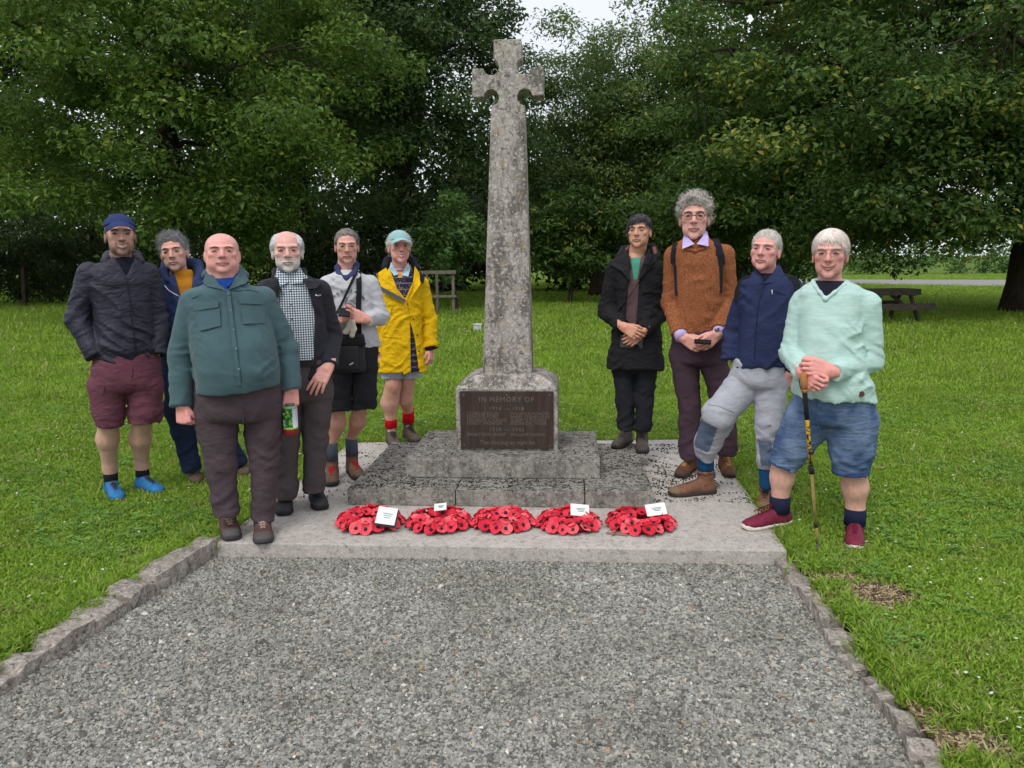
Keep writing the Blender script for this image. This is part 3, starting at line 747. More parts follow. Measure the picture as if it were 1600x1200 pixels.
def tree(name, label, base, trunk_r, crown_c, crown_r, n_clump, n_each, lsize, mat, seed, clump=(.9, .55), up=.6, asp=.55, zmin=None, shell=.5, trunk_h=None, group='trees around the green', hole=None, droop=0.0, gap=0.0, front=False, cat='tree', extra=None):
    r = np.random.default_rng(seed); rr = random.Random(seed)
    base = Vector(base); cc = np.array(crown_c, float); cr = np.array(crown_r, float)
    d = r.normal(size=(n_clump * 3, 3)); d /= np.linalg.norm(d, axis=1, keepdims=True)
    rad = r.random(len(d)) ** shell
    # uneven outline: radius modulated by direction
    lump = 1 + .16 * np.sin(d[:, 0] * 5 + seed) * np.sin(d[:, 2] * 6 + seed * 2) + .10 * np.sin(d[:, 1] * 9 + d[:, 0] * 7 + seed)
    C = cc + d * (rad * lump)[:, None] * cr
    if zmin is not None: C = C[C[:, 2] > zmin + r.uniform(-.3, .5, len(C))]
    if front: C = C[C[:, 1] < cc[1] + cr[1] * .55]
    if gap: C = C[np.sin(C[:, 0] * 1.7 + seed) * np.sin(C[:, 2] * 1.9 + seed) + .6 * np.sin(C[:, 0] * 3.1 + C[:, 2] * 2.3) > -1.25 + gap]
    if hole is not None:
        for hc, hr in hole: C = C[np.abs((C - np.array(hc)) / np.array(hr)).max(1) > 1]
    C = C[:n_clump]
    if droop: C[:, 2] -= droop * (np.hypot(C[:, 0] - cc[0], C[:, 1] - cc[1]) / cr[0]) ** 2
    if extra is not None:
        n_, lo_, hi_ = extra; C = np.concatenate([C, r.uniform(lo_, hi_, (n_, 3))])
    R = np.stack([r.uniform(.7, 1.3, len(C)) * clump[0], r.uniform(.7, 1.3, len(C)) * clump[0], r.uniform(.7, 1.3, len(C)) * clump[1]], 1)
    V, F, colr = leaves(C, R, n_each, lsize, r, up, asp)
    root = empty(name, base); tag(root, label, cat, group)
    b0 = np.array(base)
    link('crown', mesh_np('crown', V - b0, F, mat, smooth=False, col=colr), root)
    m = MB(); m.smooth = True
    th = trunk_h or (cc[2] + cr[2] * .55)
    top = Vector((cc[0] * .4 + base.x * .6, cc[1] * .4 + base.y * .6, th))
    tp = bez(Vector((0, 0, -.1)), Vector(((top.x - base.x) * .2 + rr.uniform(-.3, .3), 0, th * .5)), top - Vector((base.x, base.y, 0)), 10)
    m.tube(tp, [trunk_r * (1.35 if i == 0 else (1.0 if i == 1 else (1 - .085 * i))) for i in range(11)], 12)
    # crooked main limbs, then thin twigs from the nearest limb to the leaf clumps
    limbs = []; nl = max(5, int(len(C) / 32))
    for q in range(nl):
        c = Vector(C[rr.randrange(len(C))]) - Vector((base.x, base.y, 0)); t = rr.uniform(.25, .8); k = t * 10; j = min(9, int(k)); s0 = tp[j].lerp(tp[j + 1], k - j)
        if c.z < s0.z + .3: c.z = s0.z + rr.uniform(.3, 1.2)
        pts = [s0.lerp(c, f) + Vector((rr.uniform(-1, 1), rr.uniform(-1, 1), rr.uniform(-.6, 1.0))) * (.16 * (c - s0).length * f * (1 - f) * 2) for f in (0, .18, .36, .54, .72, .88, 1.0)]
        r0 = trunk_r * rr.uniform(.22, .36) * (1 - t * .5); m.tube(pts, [r0 * (1 - .14 * z_) for z_ in range(7)], 7, cap=False); limbs += pts[2:]
    for i in range(0, len(C), 2):
        c = Vector(C[i]) - Vector((base.x, base.y, 0)); s0 = min(limbs, key=lambda q: (q - c).length_squared)
        if (s0 - c).length > 2.6: continue
        mid = s0.lerp(c, .5) + Vector((rr.uniform(-.2, .2), rr.uniform(-.2, .2), rr.uniform(-.1, .25)))
        m.tube([s0, mid, c], [trunk_r * .05, trunk_r * .035, trunk_r * .015], 4, cap=False)
    m.build('trunk', M_BARK, root)
    return root
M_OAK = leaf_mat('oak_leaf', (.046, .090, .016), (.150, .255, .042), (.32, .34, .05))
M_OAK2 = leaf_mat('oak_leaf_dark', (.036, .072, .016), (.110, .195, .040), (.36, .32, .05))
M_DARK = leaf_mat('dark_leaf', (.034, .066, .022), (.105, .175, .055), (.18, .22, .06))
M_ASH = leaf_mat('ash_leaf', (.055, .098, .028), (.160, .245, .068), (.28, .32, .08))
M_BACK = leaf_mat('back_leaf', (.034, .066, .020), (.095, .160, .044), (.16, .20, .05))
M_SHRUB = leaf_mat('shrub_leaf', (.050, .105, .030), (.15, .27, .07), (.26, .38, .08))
M_HEDGE = leaf_mat('hedge_leaf', (.018, .034, .012), (.055, .090, .028), (.11, .15, .04))  # shade under the trees put into the dark leaf tone

def X(px, Y): return (px - 800) / FPX * Y * 0.99
# near left oak
tree('oak_tree', 'large green oak with a dark trunk behind the man in the navy cap', (X(275, 21), 21, 0), .36, (X(285, 20.5), 20.5, 5.9), (5.6, 4.4, 5.2), 330, 270, .15, M_OAK, 11, (.95, .48), up=.9, zmin=1.4, shell=.42, gap=.48)
# far left
tree('oak_tree', 'leafy tree at the far left edge, mostly outside the picture', (X(-90, 27), 27, 0), .4, (X(-60, 26), 26, 7.5), (5.0, 4.5, 6.4), 200, 250, .18, M_OAK2, 12, (1.1, .55), up=.9, zmin=1.2, gap=.45)
# dark centre-left pair
tree('oak_tree', 'tall dark tree with visible upswept boughs left of the cross', (X(640, 27), 27, 0), .38, (X(655, 26.5), 26.5, 8.6), (4.0, 3.4, 8.0), 320, 210, .17, M_DARK, 13, (.95, .5), up=.9, zmin=1.2, gap=.1)
tree('oak_tree', 'dark tree filling the gap behind the oak and the man in grey', (X(480, 31), 31, 0), .38, (X(480, 30.5), 30.5, 8.5), (4.0, 3.6, 7.5), 220, 150, .21, M_DARK, 14, (1.1, .6), zmin=1.5, gap=.4)
# centre-right
tree('ash_tree', 'lighter feathery tree right of the cross with open sky over it', (X(935, 31), 31, 0), .3, (X(930, 30.5), 30.5, 5.5), (3.7, 3.2, 5.1), 240, 200, .17, M_ASH, 15, (.85, .5), up=.7, asp=.38, zmin=.9)
tree('ash_tree', 'mid green tree between the ash and the right-hand oak', (X(1105, 29), 29, 0), .3, (X(1105, 28.5), 28.5, 5.3), (3.5, 3.2, 4.8), 210, 200, .17, M_OAK2, 16, (.95, .5), up=.9, zmin=.9, gap=.1)
# right oak, huge and spreading
tree('oak_tree', 'huge spreading oak on the right with its thick trunk at the edge', (X(1622, 20), 20, 0), .62, (X(1490, 19.5), 19.5, 5.8), (7.6, 5.2, 5.4), 470, 260, .145, M_OAK2, 17, (.95, .42), up=.9, zmin=1.6, shell=.40, hole=[((X(1505, 19), 19, 3.2), (.75, 6, .62)), ((X(1330, 19), 19, 3.6), (.5, 6, .4))], gap=.40, droop=.9, extra=(105, (X(1340, 18), 16.0, 2.0), (X(1650, 18), 19.5, 5.2)))
tree('oak_tree', 'dense dark green oak behind the men in navy and mint', (X(1215, 25), 25, 0), .34, (X(1215, 24.5), 24.5, 5.4), (3.6, 3.2, 4.8), 230, 210, .165, M_OAK2, 18, (.95, .48), up=.9, zmin=1.2, gap=.1)
# shrubs
tree('leafy_shrub', 'pale green shrub growing behind the wooden frame', (X(715, 23), 23, 0), .06, (X(712, 22.8), 22.8, 2.15), (1.15, .9, 1.25), 70, 70, .15, M_SHRUB, 21, (.36, .25), up=.9, asp=.6, zmin=1.2, group='shrubs at the lawn edge', cat='shrub')
tree('leafy_shrub', 'low broad-leaved bush just right of the shaft', (X(890, 26), 26, 0), .08, (X(890, 25.8), 25.8, 2.1), (1.7, 1.2, 1.5), 95, 80, .20, M_OAK2, 22, (.45, .32), up=.9, asp=.5, zmin=.9, group='shrubs at the lawn edge', cat='shrub')
tree('leafy_shrub', 'bright bush between the man in navy and the road', (X(1245, 36), 36, 0), .06, (X(1260, 36), 36, 1.5), (2.4, 1.2, 1.3), 70, 70, .2, M_SHRUB, 23, (.5, .4), up=.9, zmin=.2, group='shrubs at the lawn edge', cat='shrub')
# backing row
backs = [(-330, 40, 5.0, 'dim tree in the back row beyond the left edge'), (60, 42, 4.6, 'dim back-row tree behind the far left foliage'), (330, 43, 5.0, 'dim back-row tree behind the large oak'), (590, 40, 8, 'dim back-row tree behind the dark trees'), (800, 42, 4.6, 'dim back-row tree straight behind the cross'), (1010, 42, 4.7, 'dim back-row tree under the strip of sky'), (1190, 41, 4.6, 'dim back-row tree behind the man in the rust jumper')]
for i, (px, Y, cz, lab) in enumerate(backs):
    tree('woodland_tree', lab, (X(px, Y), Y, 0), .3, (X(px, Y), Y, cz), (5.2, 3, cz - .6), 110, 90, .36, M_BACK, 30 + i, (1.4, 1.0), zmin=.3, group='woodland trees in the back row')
# undergrowth behind the lawn: bushes, tree shade put into their dark leaf colour
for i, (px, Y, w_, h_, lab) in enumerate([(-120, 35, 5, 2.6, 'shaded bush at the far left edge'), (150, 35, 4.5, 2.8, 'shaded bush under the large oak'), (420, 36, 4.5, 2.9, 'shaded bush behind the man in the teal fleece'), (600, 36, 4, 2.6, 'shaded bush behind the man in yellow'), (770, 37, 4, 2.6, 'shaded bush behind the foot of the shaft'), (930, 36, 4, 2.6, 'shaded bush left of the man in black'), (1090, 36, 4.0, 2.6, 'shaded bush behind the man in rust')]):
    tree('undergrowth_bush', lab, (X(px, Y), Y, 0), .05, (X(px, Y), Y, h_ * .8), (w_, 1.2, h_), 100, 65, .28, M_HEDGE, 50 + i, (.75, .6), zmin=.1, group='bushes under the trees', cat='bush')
# dark clipped hedge on the left
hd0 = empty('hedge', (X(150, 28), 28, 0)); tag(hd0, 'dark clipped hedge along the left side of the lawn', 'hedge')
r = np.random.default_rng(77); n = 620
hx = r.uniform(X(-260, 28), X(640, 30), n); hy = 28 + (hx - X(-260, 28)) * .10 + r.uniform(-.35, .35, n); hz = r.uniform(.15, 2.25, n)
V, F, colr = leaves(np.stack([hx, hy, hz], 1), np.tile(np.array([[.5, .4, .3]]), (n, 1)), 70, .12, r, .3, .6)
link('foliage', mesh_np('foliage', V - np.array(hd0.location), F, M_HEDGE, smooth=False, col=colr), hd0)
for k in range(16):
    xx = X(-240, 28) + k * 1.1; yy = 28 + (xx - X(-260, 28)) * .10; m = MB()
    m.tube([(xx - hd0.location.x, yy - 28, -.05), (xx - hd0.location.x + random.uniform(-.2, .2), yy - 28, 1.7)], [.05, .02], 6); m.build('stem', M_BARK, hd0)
# far hedge beyond the road on the right
fh = empty('hedge', (30, 66, 0)); tag(fh, 'distant pale field hedge beyond the road on the right', 'hedge')
n = 260; hx = r.uniform(14, 62, n); hy = 68 - (hx - 14) * .1 + r.uniform(-.6, .6, n); hz = r.uniform(.2, 2.6, n)
V, F, colr = leaves(np.stack([hx, hy, hz], 1), np.tile(np.array([[1.0, .7, .6]]), (n, 1)), 60, .3, r, .5, .6)
link('foliage', mesh_np('foliage', V - np.array(fh.location), F, M_SHRUB, smooth=False, col=colr), fh)
# fence post in the hedge
mbp = NB('old_wood', .9, .15)
mbp.color(mbp.ramp(mbp.noise(4, 5, .6, mbp.coord(scale=(8, 8, 1))), [(.3, (.11, .095, .075)), (.7, (.22, .19, .15))])); mbp.bump(mbp.noise(5, 5, .6, mbp.coord(scale=(10, 10, 1))), .4, .01)
M_WOOD = mbp.m
mbp = NB('table_wood', .85, .2)
mbp.color(mbp.ramp(mbp.noise(4, 5, .6, mbp.coord(scale=(2, 8, 8))), [(.3, (.035, .028, .022)), (.7, (.085, .07, .055))])); mbp.bump(mbp.noise(5, 5, .6, mbp.coord(scale=(2, 10, 10))), .4, .01)
M_TABLE = mbp.m
c = ground(39, 474); m = MB(); m.box((0, 0, .65), (.12, .12, 1.4), Matrix.Rotation(.06, 3, 'Y'), .9)
tag(m.build('fence_post', M_BARK, loc=(X(37, 27.1), 27.1, 0)), 'leaning grey wooden post standing in front of the dark hedge', 'post')

# wooden frame (tree guard) behind the man in yellow
fb = ground(709, 495); s = fb.y / FPX
fr = empty('wooden_frame', fb); tag(fr, 'weathered timber post and rail frame behind the man in yellow', 'wooden frame')
def plank(name, mat, a, b, w_, d_, parent, bev=.006):
    a, b = Vector(a), Vector(b); dd = (b - a); L_ = dd.length
    rot = dd.to_track_quat('Z', 'Y').to_matrix(); m = MB(); m.box((0, 0, 0), (w_, d_, L_), rot); c_ = (a + b) / 2
    m.v = [tuple(Vector(v) + c_) for v in m.v]; return m.build(name, mat, parent, bevel=bev)
hz_ = at(709, 424, fb.y).z
for dx, dy in ((0, 0), (-27 * s, .35), (-75 * s, 0), (-48 * s, 1.2)):
    plank('post', M_WOOD, (dx, dy, -.05), (dx, dy, hz_ - .05), 4.4 * s, .075, fr)
plank('rail', M_WOOD, (-82 * s, -.06, hz_ - .02), (5 * s, -.06, hz_ - .02), 4.8 * s, .09, fr)
plank('rail', M_WOOD, (-82 * s, -.06, hz_ - .02 - 37 * s), (5 * s, -.06, hz_ - .02 - 37 * s), 5 * s, .06, fr)
plank('rail', M_WOOD, (0, -.0, hz_ - .04), (-27 * s, .4, hz_ - .03), 5 * s, .07, fr)
# white plastic tub on the lawn
tb = ground(746, 523); m = MB(); u = tb.y / FPX * .9
n = 4
for z, hw, hh in ((0.0, 5.6, 0), (16 * u, 7.0, 0), (17 * u, 7.8, 0), (19.5 * u, 7.8, 0), (19.5 * u, 6.6, 0), (3 * u, 5.0, 0)):
    for a, b in ((-1, -1), (1, -1), (1, 1), (-1, 1)): m.v.append((a * hw * u, b * hw * u, z))
for i in range(5):
    for k in range(4): m.f.append((i * 4 + k, i * 4 + (k + 1) % 4, i * 4 + 4 + (k + 1) % 4, i * 4 + 4 + k))
m.f += [(3, 2, 1, 0), (20, 21, 22, 23)]
mbw = NB('white_plastic', .45, .4); zz = mbw.noise(9, 4, .6)
mbw.color(mbw.ramp(zz, [(.4, (.62, .62, .60)), (.6, (.40, .40, .36))]))
tub = tag(m.build('plastic_tub', mbw.m, loc=tb), 'small white plastic tub standing on the lawn left of the shaft', 'tub')

# picnic table
pb = ground(1388, 506); pt = empty('picnic_table', pb); tag(pt, 'dark wooden picnic table under the right-hand oak', 'picnic table')
pt.rotation_euler = (0, 0, math.radians(10)); pt.scale = (.86, .86, .92)
for k in range(5): plank('top_plank', M_TABLE, (-.95, -.32 + k * .155, .76), (.62, -.32 + k * .155, .76), .04, .145, pt, .004)
for k in (-1, 1):
    for j in (0, 1): plank('seat_plank', M_TABLE, (-.95, k * (.62 + j * .15), .44), (.72, k * (.62 + j * .15), .44), .04, .14, pt, .004)
for xx in (-.7, .42):
    for k in (-1, 1): plank('leg', M_TABLE, (xx, k * .62, -.02), (xx, k * .18, .74), .05, .10, pt, .004)
    plank('crossbar', M_TABLE, (xx + .05, -.78, .40), (xx + .05, .78, .40), .05, .09, pt, .004)
    plank('crossbar', M_TABLE, (xx + .05, -.33, .71), (xx + .05, .33, .71), .05, .08, pt, .004)
plank('brace', M_TABLE, (-.66, 0, .40), (-.2, 0, .72), .05, .08, pt, .004)
plank('brace', M_TABLE, (.44, 0, .40), (0, 0, .72), .05, .08, pt, .004)
# ------------------------------------------------------------------ implicit surfaces -> meshes (bodies, clothes, hair, shoes)
_tab = np.random.default_rng(3).random(4096).astype(np.float32)
def vnoise(P):
    P = np.asarray(P, np.float32); i = np.floor(P).astype(np.int32); f = P - i; f = f * f * (3 - 2 * f)
    h = lambda a, b, c: _tab[((i[:, 0] + a) * 73 + (i[:, 1] + b) * 997 + (i[:, 2] + c) * 2741) & 4095]
    x, y, z = f[:, 0], f[:, 1], f[:, 2]
    a = h(0, 0, 0) * (1 - x) + h(1, 0, 0) * x; b = h(0, 1, 0) * (1 - x) + h(1, 1, 0) * x
    c = h(0, 0, 1) * (1 - x) + h(1, 0, 1) * x; d = h(0, 1, 1) * (1 - x) + h(1, 1, 1) * x
    return (a * (1 - y) + b * y) * (1 - z) + (c * (1 - y) + d * y) * z
def smin(a, b, k):
    h = np.clip(0.5 + 0.5 * (b - a) / k, 0, 1); return b + (a - b) * h - k * h * (1 - h)
def smax(a, b, k): return -smin(-a, -b, k)
def ell(P, c, r):
    q = P - np.asarray(c, np.float32); r = np.asarray(r, np.float32)
    k0 = np.sqrt(((q / r) ** 2).sum(1)) + 1e-6; k1 = np.sqrt(((q / (r * r)) ** 2).sum(1)) + 1e-6
    return k0 * (k0 - 1) / k1
def rc(P, a, b, ra, rb):
    a = np.asarray(a, np.float32); b = np.asarray(b, np.float32); ab = b - a
    t = np.clip(((P - a) @ ab) / max(float(ab @ ab), 1e-9), 0, 1)
    return np.linalg.norm(P - (a + t[:, None] * ab), axis=1) - (ra + (rb - ra) * t)
def rchain(P, pts, rad, k=0.02):
    d = None
    for i in range(len(pts) - 1):
        e = rc(P, pts[i], pts[i + 1], rad[i], rad[i + 1]); d = e if d is None else smin(d, e, k)
    return d
def sdf_mesh(fn, lo, hi, h):
    """naive surface nets, evaluated only near the surface"""
    lo = np.asarray(lo, float); hi = np.asarray(hi, float)
    nc = np.maximum(2, np.ceil((hi - lo) / (4 * h)).astype(int)) ; n = nc * 4
    ax = [lo[i] + (np.arange(nc[i]) * 4 + 1.5) * h for i in range(3)]
    G = np.stack(np.meshgrid(*ax, indexing='ij'), -1).reshape(-1, 3).astype(np.float32)
    dc = fn(G).reshape(nc)
    act = np.abs(dc) < 4 * h * 1.5 + 0.02
    D = np.repeat(np.repeat(np.repeat(np.where(dc < 0, -1.0, 1.0), 4, 0), 4, 1), 4, 2).astype(np.float32)
    A = np.repeat(np.repeat(np.repeat(act, 4, 0), 4, 1), 4, 2)
    I = np.argwhere(A)
    D[A] = fn((lo + I * h).astype(np.float32))
    D[0] = D[-1] = 1; D[:, 0] = D[:, -1] = 1; D[:, :, 0] = D[:, :, -1] = 1
    S = D < 0
    cnt = sum(S[a:n[0] - 1 + a, b:n[1] - 1 + b, c:n[2] - 1 + c].astype(np.int8) for a in (0, 1) for b in (0, 1) for c in (0, 1))
    cell = np.argwhere((cnt > 0) & (cnt < 8))
    if len(cell) == 0: return np.zeros((0, 3)), np.zeros((0, 4), int)
    vid = np.full(n - 1, -1, np.int64); vid[tuple(cell.T)] = np.arange(len(cell))
    acc = np.zeros((len(cell), 3)); num = np.zeros(len(cell))
    cor = [(a, b, c) for a in (0, 1) for b in (0, 1) for c in (0, 1)]
    val = {c: D[cell[:, 0] + c[0], cell[:, 1] + c[1], cell[:, 2] + c[2]] for c in cor}
    for c in cor:
        for k in range(3):
            if c[k] == 0:
                e = list(c); e[k] = 1; e = tuple(e); va, vb = val[c], val[e]
                m_ = (va < 0) != (vb < 0); t = np.where(m_, va / np.where(m_, va - vb, 1), 0)
                p = np.tile(np.array(c, float), (len(cell), 1)); p[:, k] += t
                acc += p * m_[:, None]; num += m_
    V = lo + (cell + acc / num[:, None]) * h
    F = []
    for k in range(3):
        a, b = (k + 1) % 3, (k + 2) % 3
        sl0 = [slice(1, -1)] * 3; sl0[k] = slice(0, -1); sl1 = [slice(1, -1)] * 3; sl1[k] = slice(1, None)
        s0, s1 = S[tuple(sl0)], S[tuple(sl1)]
        E = np.argwhere(s0 != s1)
        if not len(E): continue
        off = np.ones(3, int); off[k] = 0; E = E + off
        ok = (E[:, k] < n[k] - 1); E = E[ok]
        inside = S[tuple(E.T)]
        def g(da, db):
            q = E.copy(); q[:, a] -= da; q[:, b] -= db; return vid[tuple(q.T)]
        Q = np.stack([g(1, 1), g(0, 1), g(0, 0), g(1, 0)], 1)
        Q[~inside] = Q[~inside][:, ::-1]
        F.append(Q[(Q >= 0).all(1)])
    return V, np.concatenate(F)
def join(parts):
    Vs, Fs, Cs, b = [], [], [], 0
    for V, F, C in parts:
        Vs.append(V); Fs.append(np.asarray(F) + b); Cs.append(np.broadcast_to(np.asarray(C, float), (len(V), 3))); b += len(V)
    return np.concatenate(Vs), np.concatenate(Fs), np.concatenate(Cs)
def rotm(yaw=0, pitch=0, roll=0):
    """head frame -> person frame: roll about the facing axis, pitch nods down, yaw turns to the viewer's right"""
    return np.array(Matrix.Rotation(yaw, 3, 'Z') @ Matrix.Rotation(pitch, 3, 'X') @ Matrix.Rotation(roll, 3, 'Y'))

# ------------------------------------------------------------------ head
def d_skull(P, o):
    w = o.get('w', 1.0); q = P.copy(); q[:, 0] /= w
    d = ell(q, (0, .014, .032), (.073, .095, .083))
    return smin(d, ell(q, (0, .035, -.005), (.064, .062, .065)), .03)
ZR, ZM = [-.2, -.115, -.0605, -.0315, .009, .115, .3], [-.2, -.115, -.0645, -.0425, 0.0, .115, .3]     # face heights: real -> model
def zreal(z): return float(np.interp(z, ZM, ZR))
def d_head(P, o):
    w = o.get('w', 1.0); jw = o.get('jaw', 1.0); fl = o.get('fat', 0.0)
    q = P.copy(); q[:, 0] = np.abs(q[:, 0]) / w; qa = q.copy(); qa[:, 2] += o.get('ear', .010); q[:, 2] = np.interp(q[:, 2], ZR, ZM)
    d = d_skull(P, o)
    d = smin(d, ell(q, (0, -.026, -.028), (.060, .064, .074)), .02)
    d = smin(d, ell(q, (.030 * jw, -.026, -.068), (.026 + fl, .050, .030 + fl)), .025)
    d = smin(d, ell(q, (0, -.070, -.098), (.022, .017, .017)), .022)
    d = smin(d, ell(q, (.040, -.060, -.022), (.020, .018, .016)), .016)
    d = smin(d, rc(q, (0, -.087, .022), (.044, -.070, .024), .010, .009), .012)            # brow
    d = smax(d, -ell(q, (.031, -.098, .002), (.017, .016, .0115)), .010)                    # eye sockets
    d = smin(d, ell(q, (.031, -.0760, .0015), (.0160, .0090, .0100)), .004)                 # lids and ball
    nl = o.get('nose', 1.0)
    d = smin(d, rc(q, (0, -.086, .014), (0, -.086 - .021 * nl, -.031), .0075, .0115), .008)
    d = smin(d, ell(q, (.0115, -.092, -.035), (.0085, .010, .0075)), .005)
    sm = o.get('smile', 0.0)
    d = smax(d, -rc(q, (.020, -.096, -.036), (.038 + .006 * sm, -.078, -.060), .0022, .0022), .006)   # fold from nose to mouth
    cz = -.0635 + .009 * sm; cx = .0285 + .008 * max(sm, 0); cy = -.0800 + .004 * sm
    gp = .0040 if o.get('teeth') else 0.0
    d = smin(d, rc(q, (0, -.0945, -.0600 + gp), (cx, cy, cz + .001 + gp * .6), .0046, .0026), .004)
    d = smin(d, rc(q, (0, -.0925, -.0705 - gp), (cx * .85, cy, cz - .004 - gp * .6), .0056, .0028), .004)
    if not o.get('teeth'): d = smax(d, -rc(q, (0, -.1000, -.0650 - .001 * sm), (cx + .002, cy - .004, cz), .0022, .0018), .002)
    else: d = smin(d, rc(q, (0, -.0915, -.0655), (cx * .9, cy + .001, cz), .0042, .0024), .002)
    d = smax(d, -ell(q, (.0075, -.101, -.0425), (.0032, .005, .0028)), .0015)
    d = smin(d, ell(q, (0, -.068, -.084), (.018, .014, .006)) + .004, .01)
    # ears
    e = ell(qa, (.0735, .012, -.006), (.0085, .018, .028)); e = smax(e, -ell(qa, (.0835, .008, -.004), (.005, .010, .018)), .004)
    d = smin(d, e, .006)
    return d
def head_color(P, o):
    c = np.tile(np.array(o['skin'], float), (len(P), 1)); x, y, z = P.T; ax = np.abs(x) / o.get('w', 1.0); z = np.interp(z, ZR, ZM)
    g = lambda cx, cy, cz, r: np.exp(-(((ax - cx) ** 2 + (y - cy) ** 2 + (z - cz) ** 2) / (r * r)))
    red = np.clip(g(.042, -.068, -.03, .026) * .55 + g(0, -.108, -.03, .018) * .7 + g(.078, .01, -.005, .03) * .6, 0, 1) * o.get('ruddy', .6)
    c = c * (1 - red[:, None]) + np.array((.50, .19, .14)) * red[:, None]
    # lids and eye sockets: their shade painted as darker skin
    ey = g(.031, -.082, .001, .016) * .42; c = c * (1 - ey[:, None]) + c * np.array((.55, .45, .45)) * ey[:, None]
    sm = o.get('smile', 0.0); zl = -.0645 + .009 * sm * (ax / .030) ** 2
    lip = (np.exp(-((z - zl) / .0085) ** 2) * (ax < .029 + .006 * max(sm, 0)) * (y < -.06)) * .7
    c = c * (1 - lip[:, None]) + np.array(o.get('lip', (.36, .14, .12))) * lip[:, None]
    def paint(mask, colr):
        nonlocal c
        mask = np.clip(mask, 0, 1)[:, None]; c = c * (1 - mask) + np.array(colr) * mask
    fr_ = (y < -.06)
    if o.get('teeth'):
        paint(np.clip(1.4 - np.abs(z - zl) / .0025, 0, 1) * np.clip((.0280 - ax) / .003, 0, 1) * fr_, (.54, .48, .43))
    else:
        paint(np.clip(1.5 - np.abs(z - zl) / .0018, 0, 1) * .85 * np.clip((.031 + .006 * max(sm, 0) - ax) / .003, 0, 1) * fr_, (.10, .04, .035))  # dark line between the lips, shade put into the colour
    paint(np.exp(-(((ax - .0078) / .0032) ** 2 + ((z + .0425) / .0026) ** 2)) * .9 * (y < -.085), (.07, .03, .025))  # nostril shade painted into the skin colour
    # creases of age, their shade painted as darker skin: nose-to-mouth fold, crow's feet, forehead lines, under the eyes
    ag = o.get('age', .5)
    fx = .019 + np.clip((-.034 - z) / .028, 0, 1.3) * (.019 + .006 * sm); paint(np.exp(-((ax - fx) / .0028) ** 2) * (z < -.034) * (z > -.072) * fr_ * .55 * ag, sc(o['skin'], .45))
    paint(np.exp(-((z + .0125 + (ax - .031) ** 2 * -9) / .0026) ** 2) * (np.abs(ax - .031) < .016) * fr_ * .45 * ag, sc(o['skin'], .5))
    for zf in (.042, .052): paint(np.exp(-((z - zf - .002 * np.sin(ax * 130)) / .0018) ** 2) * (ax < .036) * fr_ * .28 * ag, sc(o['skin'], .5))
    blot = vnoise(P * 45 + 5); c = c * (.90 + .20 * blot)[:, None]
    n = vnoise(P * 260) * .6 + vnoise(P * 600) * .4
    if 'beard' in o:
        bc, den = o['beard']
        zone = np.clip((-.030 - z + np.clip(ax - .03, 0, .05) * 1.3) / .018, 0, 1) * np.clip((.03 - y) / .02, 0, 1) * np.clip((z + .135) / .02, 0, 1)
        zone *= np.clip(1 - g(.038, -.07, -.03, .022) * 1.3, 0, 1) * (1 - np.exp(-((z - zl) / .006) ** 2) * (ax < .022))
        k = np.clip(zone * den * (.45 + n), 0, .95); c = c * (1 - k[:, None]) + np.array(bc) * k[:, None]
    if 'stub' in o:
        sc_, den = o['stub']; zone = np.clip((z - np.interp(y, [-.06, -.03, .0, .1], [.10, .03, -.01, -.05])) / .02, 0, 1) * np.clip((ax - .045 + np.clip(y, 0, 1) * .6) / .02, 0, 1)
        k = zone * den; c = c * (1 - k[:, None]) + np.array(sc_) * k[:, None]
    c *= (.93 + .14 * n)[:, None]
    return c
def hair_fn(o):
    hs = o['hair']
    def fn(P):
        d0 = d_skull(P, o)
        x, y, z = P.T; ax = np.abs(x)
        zl = np.interp(y, hs['y'], hs['z'])
        zl = zl + hs.get('recede', .010) * np.clip((ax - .026) / .03, 0, 1) * np.clip((-.04 - y) / .02, 0, 1)
        if 'part' in hs: zl = zl + hs['part'] * x
        g = z - zl - hs.get('jag', .010) * (vnoise(np.stack([x * 160, y * 90, z * 0], 1)) - .5) * 2
        if 'bald' in hs:
            bw, by, bz = hs['bald']; bwy = bw * np.sqrt(np.clip(1 - (np.clip(y + .04, 0, 1) / (by + .04)) ** 2, 0.0004, 1)); g = np.minimum(g, np.maximum(ax - bwy, bz - z))
        up = np.clip((z - .02) / .09, 0, 1); t = hs['side'] * (1 - up) + hs['top'] * up
        fr = np.clip((-y - .03) / .06, 0, 1) * up; t = t + hs.get('fringe', 0) * fr
        t = t * (.22 + .78 * np.clip(g / hs.get('taper', .030), 0, 1)); cs = hs.get('curl', 60); t = t * (1 + hs.get('lump', .3) * 2 * (vnoise(P * np.array(hs.get('str', (1, 1, 1))) * cs) - .5)) + hs.get('lump2', .0) * (vnoise(P * cs * 2.3) - .5)
        return smax(d0 - t, -g * .8, .005)
    return fn

